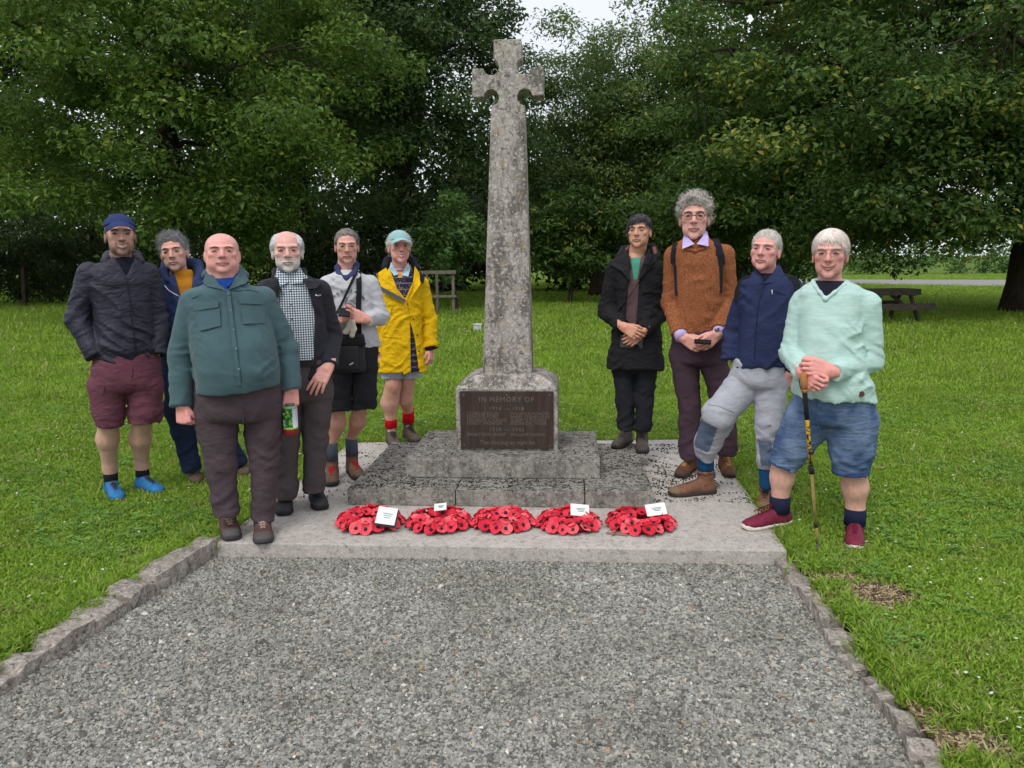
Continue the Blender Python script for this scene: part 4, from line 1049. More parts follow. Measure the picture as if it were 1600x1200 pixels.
# ------------------------------------------------------------------ hand (wrist at origin; d along fingers, n out of the palm, thumb towards s)
def hand_fn(wrist, d, n, s, size=1.0, curl=(.5, .6, .4), thumb=.6, spread=.10, point=None, thumbcurl=.5):
    d = np.array(Vector(d).normalized()); n = np.array(n, float); n = n - d * (n @ d); n /= np.linalg.norm(n); s = np.array(s, float); s = s - d * (s @ d) - n * (s @ n); s /= np.linalg.norm(s)
    w0 = np.array(wrist, float); seg = []; pal = []
    for i, (off, ln, bl) in enumerate(((.030, .072, .088), (.010, .080, .092), (-.010, .074, .089), (-.029, .058, .082))):
        a = w0 + s * off * .55 * size; b = w0 + (d * bl + s * off) * size
        pal.append((a, b, .015 * size, .0115 * size))
        cu = curl if not (point is not None and i == point) else (.1, .1, .1)
        dirv = d + s * spread * (off / .03) ; dirv /= np.linalg.norm(dirv); ang = 0; p = b; rr_ = .0093 * size
        for j, fr_ in enumerate((.45, .32, .23)):
            ang += cu[j] * (1 + .06 * i); v = dirv * math.cos(ang) + n * math.sin(ang); q = p + v * ln * fr_ * size
            seg.append((i, p, q, rr_, rr_ * .90)); p = q; rr_ *= .90
    a = w0 + (d * .022 + s * .018 + n * .004) * size; b = a + (d * (1 - thumb * .5) + s * thumb + n * .25) * .042 * size
    pal.append((a, b, .016 * size, .012 * size))
    v = d * .8 + s * (thumb * .5) + n * thumbcurl; v /= np.linalg.norm(v); c_ = b + v * .034 * size; v2 = d * .8 + s * .05 + n * (thumbcurl * 1.4); v2 /= np.linalg.norm(v2); e = c_ + v2 * .026 * size
    seg.append((4, b, c_, .0115 * size, .0100 * size)); seg.append((4, c_, e, .0100 * size, .0080 * size))
    pts = np.array([q for t in seg for q in (t[1], t[2])] + [w0]); lo, hi = pts.min(0) - .04, pts.max(0) + .04
    def fn(P):
        D = rc(P, w0 - d * .05 * size, w0 + d * .015 * size, .026 * size, .024 * size)
        for a_, b_, r0, r1 in pal: D = smin(D, rc(P, a_, b_, r0, r1), .010)
        cur = {}
        for i, a_, b_, r0, r1 in seg:
            e_ = rc(P, a_, b_, r0, r1); cur[i] = e_ if i not in cur else smin(cur[i], e_, .003)
        for i in cur: D = smin(D, cur[i], .0025)
        return D
    return fn, lo, hi

# ------------------------------------------------------------------ person
M_SKIN = None
def skin_material():
    b = NB('skin', .55, .35); b.color(b.attr('Col')); b.b.inputs['Subsurface Weight'].default_value = .12
    b.b.inputs['Subsurface Radius'].default_value = (.012, .005, .003); b.b.inputs['Subsurface Scale'].default_value = .6
    b.bump(b.noise(420, 3), .12, .002); return b.m
M_SKIN = skin_material()
M_HAIR = None
def hair_material():
    b = NB('hair', .55, .35); b.color(b.attr('Col')); b.bump(b.noise(60, 4, .6, b.coord(scale=(14, 14, 3))), .5, .004); return b.m
M_HAIR = hair_material()
def vcol_fabric(name, wrinkle=.3, rough=.9, fine=900):
    b = NB(name, rough, .12); c = b.attr('Col'); n = b.noise(10, 4)
    b.color(b.mix(1.0, c, b.ramp(n, [(.3, .86), (.7, 1.12)]), 'MULTIPLY'))
    n1 = b.bump(b.noise(1, 3, .5, b.coord(scale=(14, 14, 26)), 1.2), wrinkle, .012); b.bump(b.noise(fine, 2), .25, .002, n1); return b.m
mbE = NB('eye', .2, .6); coE = mbE.sep(mbE.coord('Object'))
mbE.color(mbE.attr('Col')); M_EYE = mbE.m
M_LENS = None

class Person:
    def __init__(s, label, gpx, z0, skin):
        s.o = ground(*gpx, z0); s.z0 = z0
        s.yaw = -math.atan2(s.o.x, s.o.y)                       # stands square to the viewer
        s.M = Matrix.Translation(s.o) @ Matrix.Rotation(s.yaw, 4, 'Z'); s.I = s.M.inverted()
        s.e2 = Vector((s.o.x, s.o.y, 0)).normalized(); s.dist = math.hypot(s.o.x, s.o.y)
        s.label = label; s.skin = skin; s.parts = []; s.kids = []; s.u = (Vector((s.o.x, s.o.y, -.5)).length) / FPX
    def P(s, px, py, dy=0.0):
        d = ray(px, py); t = (s.dist + dy) / (d.x * s.e2.x + d.y * s.e2.y)
        return np.array(s.I @ (Vector((0, 0, CAM_H)) + d * t))
    def G(s, px, py, z):                                        # point on the ground or slab, in the person's frame
        return np.array(s.I @ ground(px, py, z))
    def flesh(s, V, F, C): s.parts.append((V, F, C))
    def finish(s):
        V, F, C = join(s.parts)
        s.root = link('person', mesh_np('person', V, F, M_SKIN, col=C)); s.root.matrix_world = s.M
        tag(s.root, s.label, 'person', 'men standing around the memorial')
        s.made = {}
        for nm, me, par in s.kids:
            p = s.root if par is None else s.made[par]
            s.made[nm] = link(nm, me, p)
        return s.root
    def kid(s, name, me, par=None): s.kids.append((name, me, par))
    def sdf(s, name, fn, lo, hi, h, mat, colfn=None, par=None):
        V, F = sdf_mesh(fn, lo, hi, h)
        s.kid(name, mesh_np(name, V, F, mat, col=None if colfn is None else colfn(V)), par); return V
    # -- head ---------------------------------------------------------------
    def head(s, cx, crown, chin, yaw=0, pitch=0, roll=0, dy=-.03, **o):
        o.setdefault('skin', s.skin)
        a, b = s.P(cx, crown, dy), s.P(cx, chin, dy); sc_ = (a[2] - b[2]) / .228
        c = (a + b) / 2 + np.array([0, 0, .001]); R = rotm(math.radians(yaw), math.radians(pitch), math.radians(roll))
        s.hc, s.hR, s.hs, s.ho = c, R, sc_, o
        nb = s.P(*o.get('neck', (cx, chin + 22)), .02) if 'neckp' not in o else o['neckp']
        nr = o.get('neckr', .056)
        def fn(Pp):
            Q = ((Pp - c) @ R) / sc_
            d = d_head(Q.astype(np.float32), o) * sc_
            n0 = c + R @ np.array((0, .018, -.055)) * sc_
            d = smin(d, rc(Pp, n0, nb, nr * .98, nr * 1.05), .018)
            return d
        lo, hi = c - .15 * sc_, c + .15 * sc_; lo[2] = min(lo[2], nb[2] - .03)
        V, F = sdf_mesh(fn, lo, hi, .0036)
        s.flesh(V, F, head_color(((V - c) @ R) / sc_, o))
        H = lambda q: c + R @ np.array(q) * sc_
        s.H = H
        # eyes
        for sg in (-1, 1):
            w = o.get('w', 1.0)
            th = np.linspace(0, math.pi, 9); ph = np.linspace(0, 2 * math.pi, 13)[:-1]
            r = .0118; ctr = np.array((sg * .031 * w, -.0790, zreal(.0))); Vv, Ff, Cc = [], [], []
            for t in th:
                for p_ in ph: Vv.append((r * 1.12 * math.sin(t) * math.cos(p_), -r * math.cos(t), r * o.get('open', .42) * math.sin(t) * math.sin(p_)))
            for t in th:
                for p_ in ph: Cc.append((.03, .02, .015) if (math.sin(p_) > .62 and t > .5) else ((.012, .01, .008) if t < .30 else ((.035, .028, .022) if t < .85 else (.34, .30, .28))))
            for i in range(8):
                for j in range(12): Ff.append((i * 12 + j, i * 12 + (j + 1) % 12, i * 12 + 12 + (j + 1) % 12, i * 12 + 12 + j))
            Vv = np.array(Vv) + ctr
            s.kid('eye', mesh_np('eye', np.array([H(v) for v in Vv]), Ff, M_EYE, col=np.array(Cc)))
            # eyebrow
            m = MB(); bz = zreal(o.get('browz', .0195))
            pts = [H((sg * w * x_, y_, z_)) for x_, y_, z_ in ((.013, -.0955, bz), (.026, -.0945, bz + .004), (.038, -.086, bz + .0035), (.047, -.075, bz - .001))]
            m.tube(pts, [.0028 * sc_, .0040 * sc_, .0034 * sc_, .0014 * sc_], 6); m.smooth = True
            s.kid('eyebrow', m.mesh('eyebrow', plain('brow', o.get('brow', (.12, .09, .07)), .8, .2, var=.3, vs=300)))
        if 'hair' in o:
            hf = hair_fn(o); f2 = lambda Pp: hf((((Pp - c) @ R) / sc_).astype(np.float32)) * sc_
            V, F = sdf_mesh(f2, c - .16 * sc_, c + .17 * sc_, .0052)
            hc1, hc2 = np.array(o['hair']['c1']), np.array(o['hair']['c2'])
            r = np.random.default_rng(len(V)); Q = ((V - c) @ R) / sc_
            k = np.clip(vnoise(Q * np.array((200, 120, 60))) * 1.2 - .1, 0, 1)
            if 'side_grey' in o['hair']: k = np.clip(k * .35 + np.clip((.05 - Q[:, 2]) / .06, 0, 1), 0, 1)
            C = hc1 + (hc2 - hc1) * k[:, None]
            # strands lying over the mass
            ns = int(o['hair'].get('strands', 700) * 3.2); pick = r.integers(0, len(V), ns); ctr = H((0, .012, .03)); L_ = o['hair'].get('len', .035) * sc_
            N_ = V[pick] - ctr; N_ /= np.linalg.norm(N_, axis=1, keepdims=True)
            comb = np.array(o['hair'].get('comb', (0, .6, -.6))) @ R.T
            T = comb + r.normal(size=(ns, 3)) * o['hair'].get('wild', .35); T = T - N_ * (T * N_).sum(1, keepdims=True) * .85; T /= np.linalg.norm(T, axis=1, keepdims=True) + 1e-6
            Sd = np.cross(N_, T); wd = .00085 * sc_; LL = L_ * r.uniform(.5, 1.2, ns)[:, None]
            p0 = V[pick] - N_ * .002; p1 = p0 + T * LL * .5 + N_ * .004 * sc_; p2 = p0 + T * LL + N_ * o['hair'].get('lift', .001) * sc_
            SV = np.stack([p0 - Sd * wd, p0 + Sd * wd, p1 + Sd * wd * .8, p1 - Sd * wd * .8, p2 + Sd * wd * .2, p2 - Sd * wd * .2], 1).reshape(-1, 3)
            b0 = np.arange(ns)[:, None] * 6; SF = np.concatenate([b0 + np.array([[0, 1, 2, 3]]), b0 + np.array([[3, 2, 4, 5]])], 1).reshape(-1, 4)
            SC_ = np.repeat((C[pick] * .6 + (hc1 + (hc2 - hc1) * r.random(ns)[:, None]) * (.4 if 'side_grey' not in o['hair'] else .12)) * r.uniform(.6, 1.35, ns)[:, None], 6, 0)
            Va, Fa, Ca = join([(V, F, C), (SV, SF, SC_)])
            s.kid('hair', mesh_np('hair', Va, Fa, M_HAIR, col=Ca))
        if 'glasses' in o:
            g = o['glasses']; m = MB(); m.smooth = True; w = o.get('w', 1.0); tr = g.get('t', .0011) * sc_
            hw, hh, ex_, zc = g.get('hw', .022), g.get('hh', .017), g.get('sq', 2.6), zreal(g.get('z', -.002))
            for sg in (-1, 1):
                pts = []
                for k in range(19):
                    a_ = 2 * math.pi * k / 18; ca, sa = math.cos(a_), math.sin(a_)
                    xx = hw * math.copysign(abs(ca) ** (2 / ex_), ca); zz = hh * math.copysign(abs(sa) ** (2 / ex_), sa)
                    X_ = sg * .032 * w + xx; pts.append(H((X_, -.1035 + .35 * max(0, abs(X_) - .02) , zc + zz)))
                m.tube(pts, tr, 6, cap=False)
                m.tube([H((sg * (.032 * w + hw), -.0915, zc + .005)), H((sg * .078 * w, -.045, zc + .004)), H((sg * .081 * w, .008, zc + .006)), H((sg * .079 * w, .022, zc - .012))], tr * .9, 6)
            m.tube([H((-.010, -.103, zc + .003)), H((0, -.107, zc + .005)), H((.010, -.103, zc + .003))], tr, 6)
            s.kid('glasses', m.mesh('glasses', plain('frame', g.get('c', (.3, .28, .25)), .35, .5, g.get('metal', .6))))
    def cap(s, c1, c2, brim_len=.062, brim_w=.075, tilt=0.0, low=.034):
        o = s.ho; hf = lambda Q: smax(smax(d_skull(Q, o) - .010 - .002 * vnoise(Q * 40), -(Q[:, 2] - low - .004 + np.clip(Q[:, 1] + .07, 0, 1) * .22), .004), 0 * Q[:, 0] - 1, .001)
        f2 = lambda Pp: hf((((Pp - s.hc) @ s.hR) / s.hs).astype(np.float32)) * s.hs
        mt = fabric(c1 + '_cap', c2, wrinkle=.15)
        V, F = sdf_mesh(f2, s.hc - .17 * s.hs, s.hc + .18 * s.hs, .0045); s.kid('cap', mesh_np('cap', V, F, mt))
        m = MB(); m.smooth = True; nu, nv = 12, 6
        for layer in (0, 1):
            for j in range(nv + 1):
                for i in range(nu + 1):
                    u_ = -1 + 2 * i / nu; v_ = j / nv; xx = u_ * brim_w * o.get('w', 1) * (1 - .10 * v_)
                    yb = -.070 - .026 * math.sqrt(max(0, 1 - u_ * u_)); yy = yb - brim_len * v_ * math.sqrt(max(0.02, 1 - (u_ * .92) ** 2))
                    zz = low + .014 - .034 * u_ * u_ - (.004 + tilt) * v_ + layer * .003
                    m.v.append(tuple(s.H((xx, yy, zz))))
        A = (nu + 1) * (nv + 1)
        for j in range(nv):
            for i in range(nu):
                k = j * (nu + 1) + i; m.f.append((k, k + nu + 1, k + nu + 2, k + 1)); m.f.append((A + k, A + k + 1, A + k + nu + 2, A + k + nu + 1))
        for i in range(nu): k = nv * (nu + 1) + i; m.f.append((k, A + k, A + k + 1, k + 1))
        for j in range(nv):
            k = j * (nu + 1); m.f.append((k, A + k, A + k + nu + 1, k + nu + 1)); k += nu; m.f.append((k, k + nu + 1, A + k + nu + 1, A + k))
        s.kid('brim', m.mesh('brim', mt), 'cap')
    # -- torso --------------------------------------------------------------
    def stations(s, st):
        out = []
        for t in st:
            py, xl, xr, ry = t[:4]; yo = t[4] if len(t) > 4 else 0.0
            a, b = s.P(xl, py, yo), s.P(xr, py, yo); out.append(((a[2] + b[2]) / 2, (a[0] + b[0]) / 2, yo, (b[0] - a[0]) / 2, ry))
        return np.array(sorted(out))
    @staticmethod
    def loft(P, T, shrink=0.0, n=2.35, top=None, bot=None, kb=0.0):
        z = P[:, 2]; cx, cy, rx, ry = (np.interp(z, T[:, 0], T[:, k]) for k in (1, 2, 3, 4))
        rx = np.maximum(rx - shrink, .01); ry = np.maximum(ry - shrink, .01)
        dx, dy = np.abs(P[:, 0] - cx), np.abs(P[:, 1] - cy)
        q = ((dx / rx) ** n + (dy / ry) ** n) ** (1 / n) + 1e-5; r = np.hypot(dx, dy)
        d = np.where(r > 1e-4, r - r / q, -np.minimum(rx, ry))
        d = smax(d, z - (T[-1, 0] + .012 if top is None else top), .024)
        b_ = (T[0, 0] if bot is None else bot) - z
        return smax(d, b_, kb) if kb else np.maximum(d, b_)
    def surf(s, T, px, py, eps=.002, n=2.35, shrink=0.0):
        dy = -.1
        for _ in range(4):
            p = s.P(px, py, dy); cx, cy, rx, ry = (np.interp(p[2], T[:, 0], T[:, k]) for k in (1, 2, 3, 4))
            t = min(.97, abs((p[0] - cx) / rx)); dy = cy - (ry - shrink) * (1 - t ** n) ** (1 / n) - eps
        return s.P(px, py, dy)
    def half_planes(s, poly, dy=-.12):
        """convex outline in the picture -> half planes in the person's x-z plane"""
        q = [s.P(x_, y_, dy) for x_, y_ in poly]; q = [(p[0], p[2]) for p in q]; out = []
        cx = sum(p[0] for p in q) / len(q); cz = sum(p[1] for p in q) / len(q)
        for i in range(len(q)):
            (x0, z0), (x1, z1) = q[i], q[(i + 1) % len(q)]; nx, nz = z1 - z0, -(x1 - x0); L_ = math.hypot(nx, nz) + 1e-9; nx /= L_; nz /= L_
            if (cx - x0) * nx + (cz - z0) * nz > 0: nx, nz = -nx, -nz
            out.append((x0, z0, nx, nz))
        return out
    @staticmethod
    def wedge(P, hp, ymax=0.0):
        d = P[:, 1] - ymax
        for x0, z0, nx, nz in hp: d = np.maximum(d, (P[:, 0] - x0) * nx + (P[:, 2] - z0) * nz)
        return d
    def creases(s, P, amp, seed, sc_=(9, 9, 20)):
        if amp == 0: return 0.0
        x, y, z = P.T; out = 0.0                                  # patchy diagonal pulls, sharp on the crest
        wp = vnoise(P * 6 + seed) * 1.3
        for sg, o_ in ((1, 0.0), (-1, 31.0)):
            u_ = x * .80 + sg * z * .60; v_ = -sg * x * .60 + z * .80
            n = vnoise(np.stack([u_ * 4.5 + wp + o_ + seed, y * 6, v_ * (sc_[2] * .85) + wp * 1.5], 1)); r = (1 - np.abs(2 * n - 1)) ** 2
            n2 = vnoise(np.stack([u_ * 9 - wp + o_ + seed, y * 11, v_ * (sc_[2] * 1.9) + wp * 2.2], 1)); r2 = (1 - np.abs(2 * n2 - 1)) ** 3
            out = out + (r - .33 + .45 * (r2 - .25)) * np.clip(vnoise(P * 5.5 + o_ + seed * 1.7) * 2.2 - .6, 0, 1)
        return amp * 1.5 * out
    def top(s, name, st, sleeves, mat, h=.0082, hem=None, openings=(), crease=.006, seed=1, k=.055, cuffs=True, colfn=None, shrink=0.0, sl_shrink=0.0, topz=None, arms=True, extra=None, arm_crease=.010):
        T = s.stations(st); s.T = T
        arms_ = []
        for sl in (sleeves if arms else ()):
            pts = [s.P(a, b, c) for a, b, c, r_ in sl]; rad = [q[3] * s.u * (.90, .93, .97)[min(k_, 2)] - sl_shrink for k_, q in enumerate(sl)]; arms_.append((pts, rad))
        hp = [s.half_planes(p) for p in openings]
        if hem: a, b = s.P(*hem[0]), s.P(*hem[1]); hk = (b[2] - a[2]) / (b[0] - a[0])
        def fn(P):
            d = s.loft(P, T, shrink)
            if hem: d = np.maximum(d, (a[2] + hk * (P[:, 0] - a[0])) - P[:, 2])
            else: pass
            d = d - s.creases(P, crease, seed)
            for w in hp: d = smax(d, -s.wedge(P, w), .006)
            for pts, rad in arms_:
                e = rchain(P, pts, rad, .02)
                ax = pts[-1] - pts[-2]; ax = ax / np.linalg.norm(ax); e = smax(e, (P - pts[-1]) @ ax.astype(np.float32) - .004, .006)
                # creases round the sleeve, strongest at the elbow and cuff
                L_ = np.linalg.norm(P - pts[1], axis=1); L2 = np.linalg.norm(P - pts[-1], axis=1)
                amp = arm_crease * (.35 + np.exp(-(L_ / .09) ** 2) + .6 * np.exp(-(L2 / .08) ** 2))
                Q = np.stack([P[:, 0] * 9, P[:, 1] * 9, P[:, 2] * 26 + P[:, 0] * 12 * math.sin(seed)], 1) + seed * 3; n_ = vnoise(Q + 1.8 * vnoise(Q * .5)[:, None])
                e = e - amp * ((1 - np.abs(2 * n_ - 1)) ** 2 - .33)
                Ls = np.linalg.norm(P - pts[0], axis=1); d = smin(d, e, .005 + k * np.exp(-(Ls / .085) ** 2))
            if extra: d = extra(P, d)
            return d
        allp = np.array([p for pts, rad in arms_ for p in pts] + [(T[i, 1] - T[i, 3], T[i, 2] - T[i, 4], T[i, 0]) for i in range(len(T))] + [(T[i, 1] + T[i, 3], T[i, 2] + T[i, 4], T[i, 0]) for i in range(len(T))])
        s.top_fn = fn
        s.sdf(name, fn, allp.min(0) - .12, allp.max(0) + .10, h, mat, colfn)
        return T
    # -- legs ---------------------------------------------------------------
    def trousers(s, name, st, legs, mat, h=.0092, crease=.0075, seed=5, k=.05, colfn=None, hemclip=True, low_crease=.008):
        T = s.stations(st)
        L = [([s.P(a, b, c) for a, b, c, r_ in lg], [q[3] * s.u * (1 if k_ == 0 else .95) for k_, q in enumerate(lg)]) for lg in legs]
        def fn(P):
            d = s.loft(P, T, n=2.2, kb=.05)
            for pts, rad in L:
                e = rchain(P, pts, rad, .02); ax = pts[-1] - pts[-2]; ax /= np.linalg.norm(ax)
                e = smax(e, (P - pts[-1]) @ ax.astype(np.float32), .004)
                Q = P * np.array((9, 9, 26), np.float32) + seed * 2; n_ = vnoise(Q + 1.8 * vnoise(Q * .5)[:, None])
                L2 = np.linalg.norm(P - pts[-1], axis=1); L1 = np.linalg.norm(P - pts[len(pts) // 2], axis=1)
                e = e - low_crease * (.3 + np.exp(-(L2 / .10) ** 2) * .8 + .5 * np.exp(-(L1 / .1) ** 2)) * .75 * ((1 - np.abs(2 * n_ - 1)) ** 2 - .33)
                L0 = np.linalg.norm((P - pts[0]) * np.array((1.0, 1.0, 1.3), np.float32) - np.array((math.copysign(.05, pts[0][0] - T[0, 1]), 0, .03), np.float32), axis=1)
                d = smin(d, e, .004 + k * np.exp(-(L0 / .085) ** 2))
            return d - s.creases(P, crease, seed)
        allp = np.array([p for pts, rad in L for p in pts] + [(T[i, 1] - T[i, 3], T[i, 2] - T[i, 4], T[i, 0]) for i in range(len(T))] + [(T[i, 1] + T[i, 3], T[i, 2] + T[i, 4], T[i, 0]) for i in range(len(T))])
        s.sdf(name, fn, allp.min(0) - .10, allp.max(0) + .10, h, mat, colfn)
        s.TL = T
    def legs(s, legs, tone=None, feet=()):
        c = np.array(tone or s.skin)
        for li, lg in enumerate(legs):
            pts = [s.P(a, b, cc) for a, b, cc, r_ in lg]; rad = [r_ * s.u for *_, r_ in lg]
            if feet:                                            # shank ends over the heel of its shoe
                heel, toe, z, L = feet[li]; a, b = s.G(*heel, z), s.G(*toe, z); f = b - a; f[2] = 0; f /= np.linalg.norm(f); an = (a + b) / 2 - f * L * .27
                pts[-1] = np.array((an[0], an[1], z - s.z0 + .07)); q = pts[-2]; pts[-2] = np.array((an[0] * .97 + q[0] * .03, an[1], q[2])); q = pts[-3]; pts[-3] = np.array((q[0], an[1] * .35 + q[1] * .65, q[2]))
            def fn(P):
                d = rchain(P, pts, rad, .03)
                kn = pts[0]; d = smin(d, ell(P, kn + np.array((0, -rad[0] * .55, -.005)), (rad[0] * .62, rad[0] * .5, rad[0] * .9)), .02)
                return d - .0015 * (vnoise(P * 60) - .5)
            allp = np.array(pts); V, F = sdf_mesh(fn, allp.min(0) - .11, allp.max(0) + .11, .0065)
            n = vnoise(V * np.array((120, 120, 40))) ; red = np.exp(-((V[:, 2] - pts[0][2]) / .05) ** 2) * .25
            C = c * (.86 + .26 * n)[:, None]; C = C * (1 - red[:, None]) + np.array((.42, .17, .12)) * red[:, None]
            s.flesh(V, F, C)
    def core(s, pts_r):
        def fn(P):
            d = None
            for a, b, ra, rb in pts_r:
                e = rc(P, a, b, ra, rb); d = e if d is None else smin(d, e, .03)
            return d
        allp = np.array([q for t in pts_r for q in t[:2]]); V, F = sdf_mesh(fn, allp.min(0) - .2, allp.max(0) + .2, .018); s.flesh(V, F, s.skin)
    def body_core(s, torso, sleeves, legs_):
        T = s.stations(torso)[2:]; seg = [(np.array((T[i, 1], T[i, 2], T[i, 0])), np.array((T[i + 1, 1], T[i + 1, 2], T[i + 1, 0])), T[i, 4] * .5, T[i + 1, 4] * .5) for i in range(len(T) - 1)]
        for lst, f in ((sleeves, .36), (legs_, .5)):
            for sl in lst:
                p = [s.P(a, b, c) for a, b, c, r_ in sl]; r_ = [q[3] * s.u * f for q in sl]
                seg += [(p[i], p[i + 1], r_[i], r_[i + 1]) for i in range(len(p) - 1)]
        s.core(seg)
    def hand(s, wrist, tip, n, thumb_side, curl=(.5, .6, .4), size=None, **kw):
        """wrist, tip: (px, py, dy)"""
        a, b = s.P(*wrist), s.P(*tip); size = size or 1.0
        fn, lo, hi = hand_fn(a, b - a, n, thumb_side, size, curl, **kw)
        V, F = sdf_mesh(fn, lo, hi, .0038); nn = vnoise(V * 130)
        C = np.array(s.skin) * (.88 + .2 * nn)[:, None]; C[:, 0] *= 1.03; C[:, 1] *= .93; C[:, 2] *= .92
        s.flesh(V, F, C)
    # -- shoes --------------------------------------------------------------
    def shoe(s, heel, toe, z, ankle, up_c, sole_c, lace_c, L=.285, boot=0.0, width=.047, toecap=None, sock=None, sockr=.043, sock_top=.16, collar_r=.043, tongue=None, mats=None, name='shoe', h=.0068):
        a, b = s.G(*heel, z), s.G(*toe, z); f = b - a; f[2] = 0; f /= np.linalg.norm(f); sd = np.array((-f[1], f[0], 0)); up = np.array((0, 0, 1.0))
        mid = (a + b) / 2; a = mid - f * L / 2; zb = z - s.z0
        tS = np.array([0, .06, .2, .38, .55, .72, .88, .97, 1.0]) * L
        wS = np.array([.55, .74, .82, .78, .88, 1.0, .86, .58, .30]) * width; hS = np.array([.070, .082, .088, .094, .082, .066, .056, .046, .034])
        def loc(P): Q = P - a; return Q @ f, Q @ sd, P[:, 2] - zb
        an = a + f * L * .23; at_ = np.array((an[0], an[1], zb + .10 + boot))
        def upper(P):
            t, v, z_ = loc(P); w_ = np.interp(t, tS, wS); hh = np.interp(t, tS, hS)
            zc = hh * .38; q = ((np.abs(v) / w_) ** 2.3 + (np.abs(z_ - zc) / np.where(z_ > zc, hh - zc, zc + .012)) ** 2.3) ** (1 / 2.3) + 1e-5; r = np.hypot(v, z_ - zc)
            d = np.where(r > 1e-4, r - r / q, -w_); d = smax(d, np.maximum(-t, t - L), .015)
            base_ = a + f * L * .19 + up * .05
            d = smin(d, smax(rc(P, base_, at_, .040, collar_r), P[:, 2] - at_[2], .008), .025)
            d = smax(d, -rc(P, at_ - up * .015, at_ + up * .08, collar_r - .009, collar_r - .007), .004)
            d = np.maximum(d, .016 - z_)
            return d - .0015 * (vnoise(P * 70) - .5)
        def sole(P):
            t, v, z_ = loc(P); w_ = np.interp(t, tS, wS) + .004
            d = np.abs(v) - w_; d = smax(d, np.maximum(-t - .004, t - L - .004), .02); top_ = .022 + .012 * np.clip((t / L - .86) / .12, 0, 1) + .006 * np.clip((.2 - t / L) / .2, 0, 1)
            return smax(smax(d, z_ - top_, .004), -z_ - .001 + .010 * np.clip((t / L - .85) / .15, 0, 1) ** 2, .003)
        allp = np.array([a, a + f * L, at_]); lo, hi = allp.min(0) - .075, allp.max(0) + .075
        def colr(V):
            t, v, z_ = loc(V); C = np.tile(np.array(up_c, float), (len(V), 1)); n = vnoise(V * 55)
            C *= (.8 + .4 * n)[:, None]
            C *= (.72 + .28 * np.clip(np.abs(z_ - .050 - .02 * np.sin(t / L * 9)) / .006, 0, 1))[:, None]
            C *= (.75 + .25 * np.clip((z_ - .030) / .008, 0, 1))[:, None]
            if toecap is not None: k = np.clip((t / L - .80) / .05, 0, 1) * .9; C = C * (1 - k[:, None]) + np.array(toecap) * k[:, None]
            if tongue is not None: k = np.clip(1 - np.abs(v) / .022, 0, 1) * np.clip((t / L - .25) / .08, 0, 1) * np.clip((.68 - t / L) / .08, 0, 1); k = np.clip(k * 2, 0, 1); C = C * (1 - k[:, None]) + np.array(tongue) * k[:, None]
            return C
        V, F = sdf_mesh(upper, lo, hi, h)
        nm = name; s.n_shoe = getattr(s, 'n_shoe', 0) + 1; key = '%s_%d' % (nm, s.n_shoe)
        s.kids.append((nm, mesh_np(nm, V, F, M_SHOE, col=colr(V)), None)); idx = len(s.kids) - 1
        V, F = sdf_mesh(sole, lo, hi, .009); s.kids.append(('sole', mesh_np('sole', V, F, plain('sole', sole_c, .8, .3)), nm))
        m = MB(); m.smooth = True
        for k in range(5):
            t = (.40 + .065 * k) * L; hh = np.interp(t, tS, hS) + (.010 * (1 - k / 4) if boot else .0); w_ = .020
            for sg in (-1, 1):
                p0 = a + f * t + sd * sg * w_ + up * (zb + hh - .008); p1 = a + f * (t + .065 * L) - sd * sg * w_ + up * (zb + np.interp(t + .065 * L, tS, hS) - .008)
                pm = (p0 + p1) / 2 + up * .012; m.tube([p0, pm, p1], .0030, 5)
        s.kids.append(('laces', m.mesh('laces', plain('lace', lace_c, .8, .2)), nm))
        if sock is not None:
            m = MB(); m.smooth = True; q0 = at_ - up * .03; q1 = np.array((an[0], an[1], zb + sock_top + boot))
            m.tube([q0, q0 * .5 + q1 * .5, q1, q1 - up * .002], [sockr, sockr * .98, sockr, sockr * .8], 18); s.kid('sock', m.mesh('sock', fabric('sock', sock, wrinkle=.3, knit=60)))
mbS = NB('shoe_upper', .7, .3); mbS.color(mbS.attr('Col')); mbS.bump(mbS.noise(240, 3), .25, .002); M_SHOE = mbS.m
# ------------------------------------------------------------------ people
SK = srgb(222, 170, 158); SK2 = srgb(216, 162, 148); SKR = srgb(226, 164, 156)
GREY1, GREY2 = srgb(120, 118, 118), srgb(205, 203, 203)
def tubes(p, name, lines, rad, mat, par=None, n=6):
    for pts in lines:
        m = MB(); m.smooth = True; m.tube(pts, rad, n); p.kid(name, m.mesh(name, mat), par)
def patch(p, name, T, poly, mat, eps=.004, thick=.004, nsub=4, par=None, shrink=0.0):
    """cloth patch (pocket, flap, placket) lying on the front of a torso; poly: four picture points tl, tr, br, bl"""
    m = MB(); N = nsub; tl, tr, br, bl = [np.array(q, float) for q in poly]
    for lay in (0, 1):
        for j in range(N + 1):
            for i in range(N + 1):
                u_, v_ = i / N, j / N; q = (tl * (1 - u_) + tr * u_) * (1 - v_) + (bl * (1 - u_) + br * u_) * v_
                m.v.append(tuple(p.surf(T, q[0], q[1], eps + thick * lay - (.004 if lay == 0 else 0), shrink=shrink)))
    A = (N + 1) ** 2
    for j in range(N):
        for i in range(N): k = j * (N + 1) + i; m.f.append((A + k, A + k + N + 1, A + k + N + 2, A + k + 1))
    rim = [i for i in range(N + 1)] + [j * (N + 1) + N for j in range(1, N + 1)] + [N * (N + 1) + i for i in range(N - 1, -1, -1)] + [j * (N + 1) for j in range(N - 1, 0, -1)]
    for a, b in zip(rim, rim[1:] + rim[:1]): m.f.append((a, A + a, A + b, b))
    m.smooth = False; p.kid(name, m.mesh(name, mat), par)
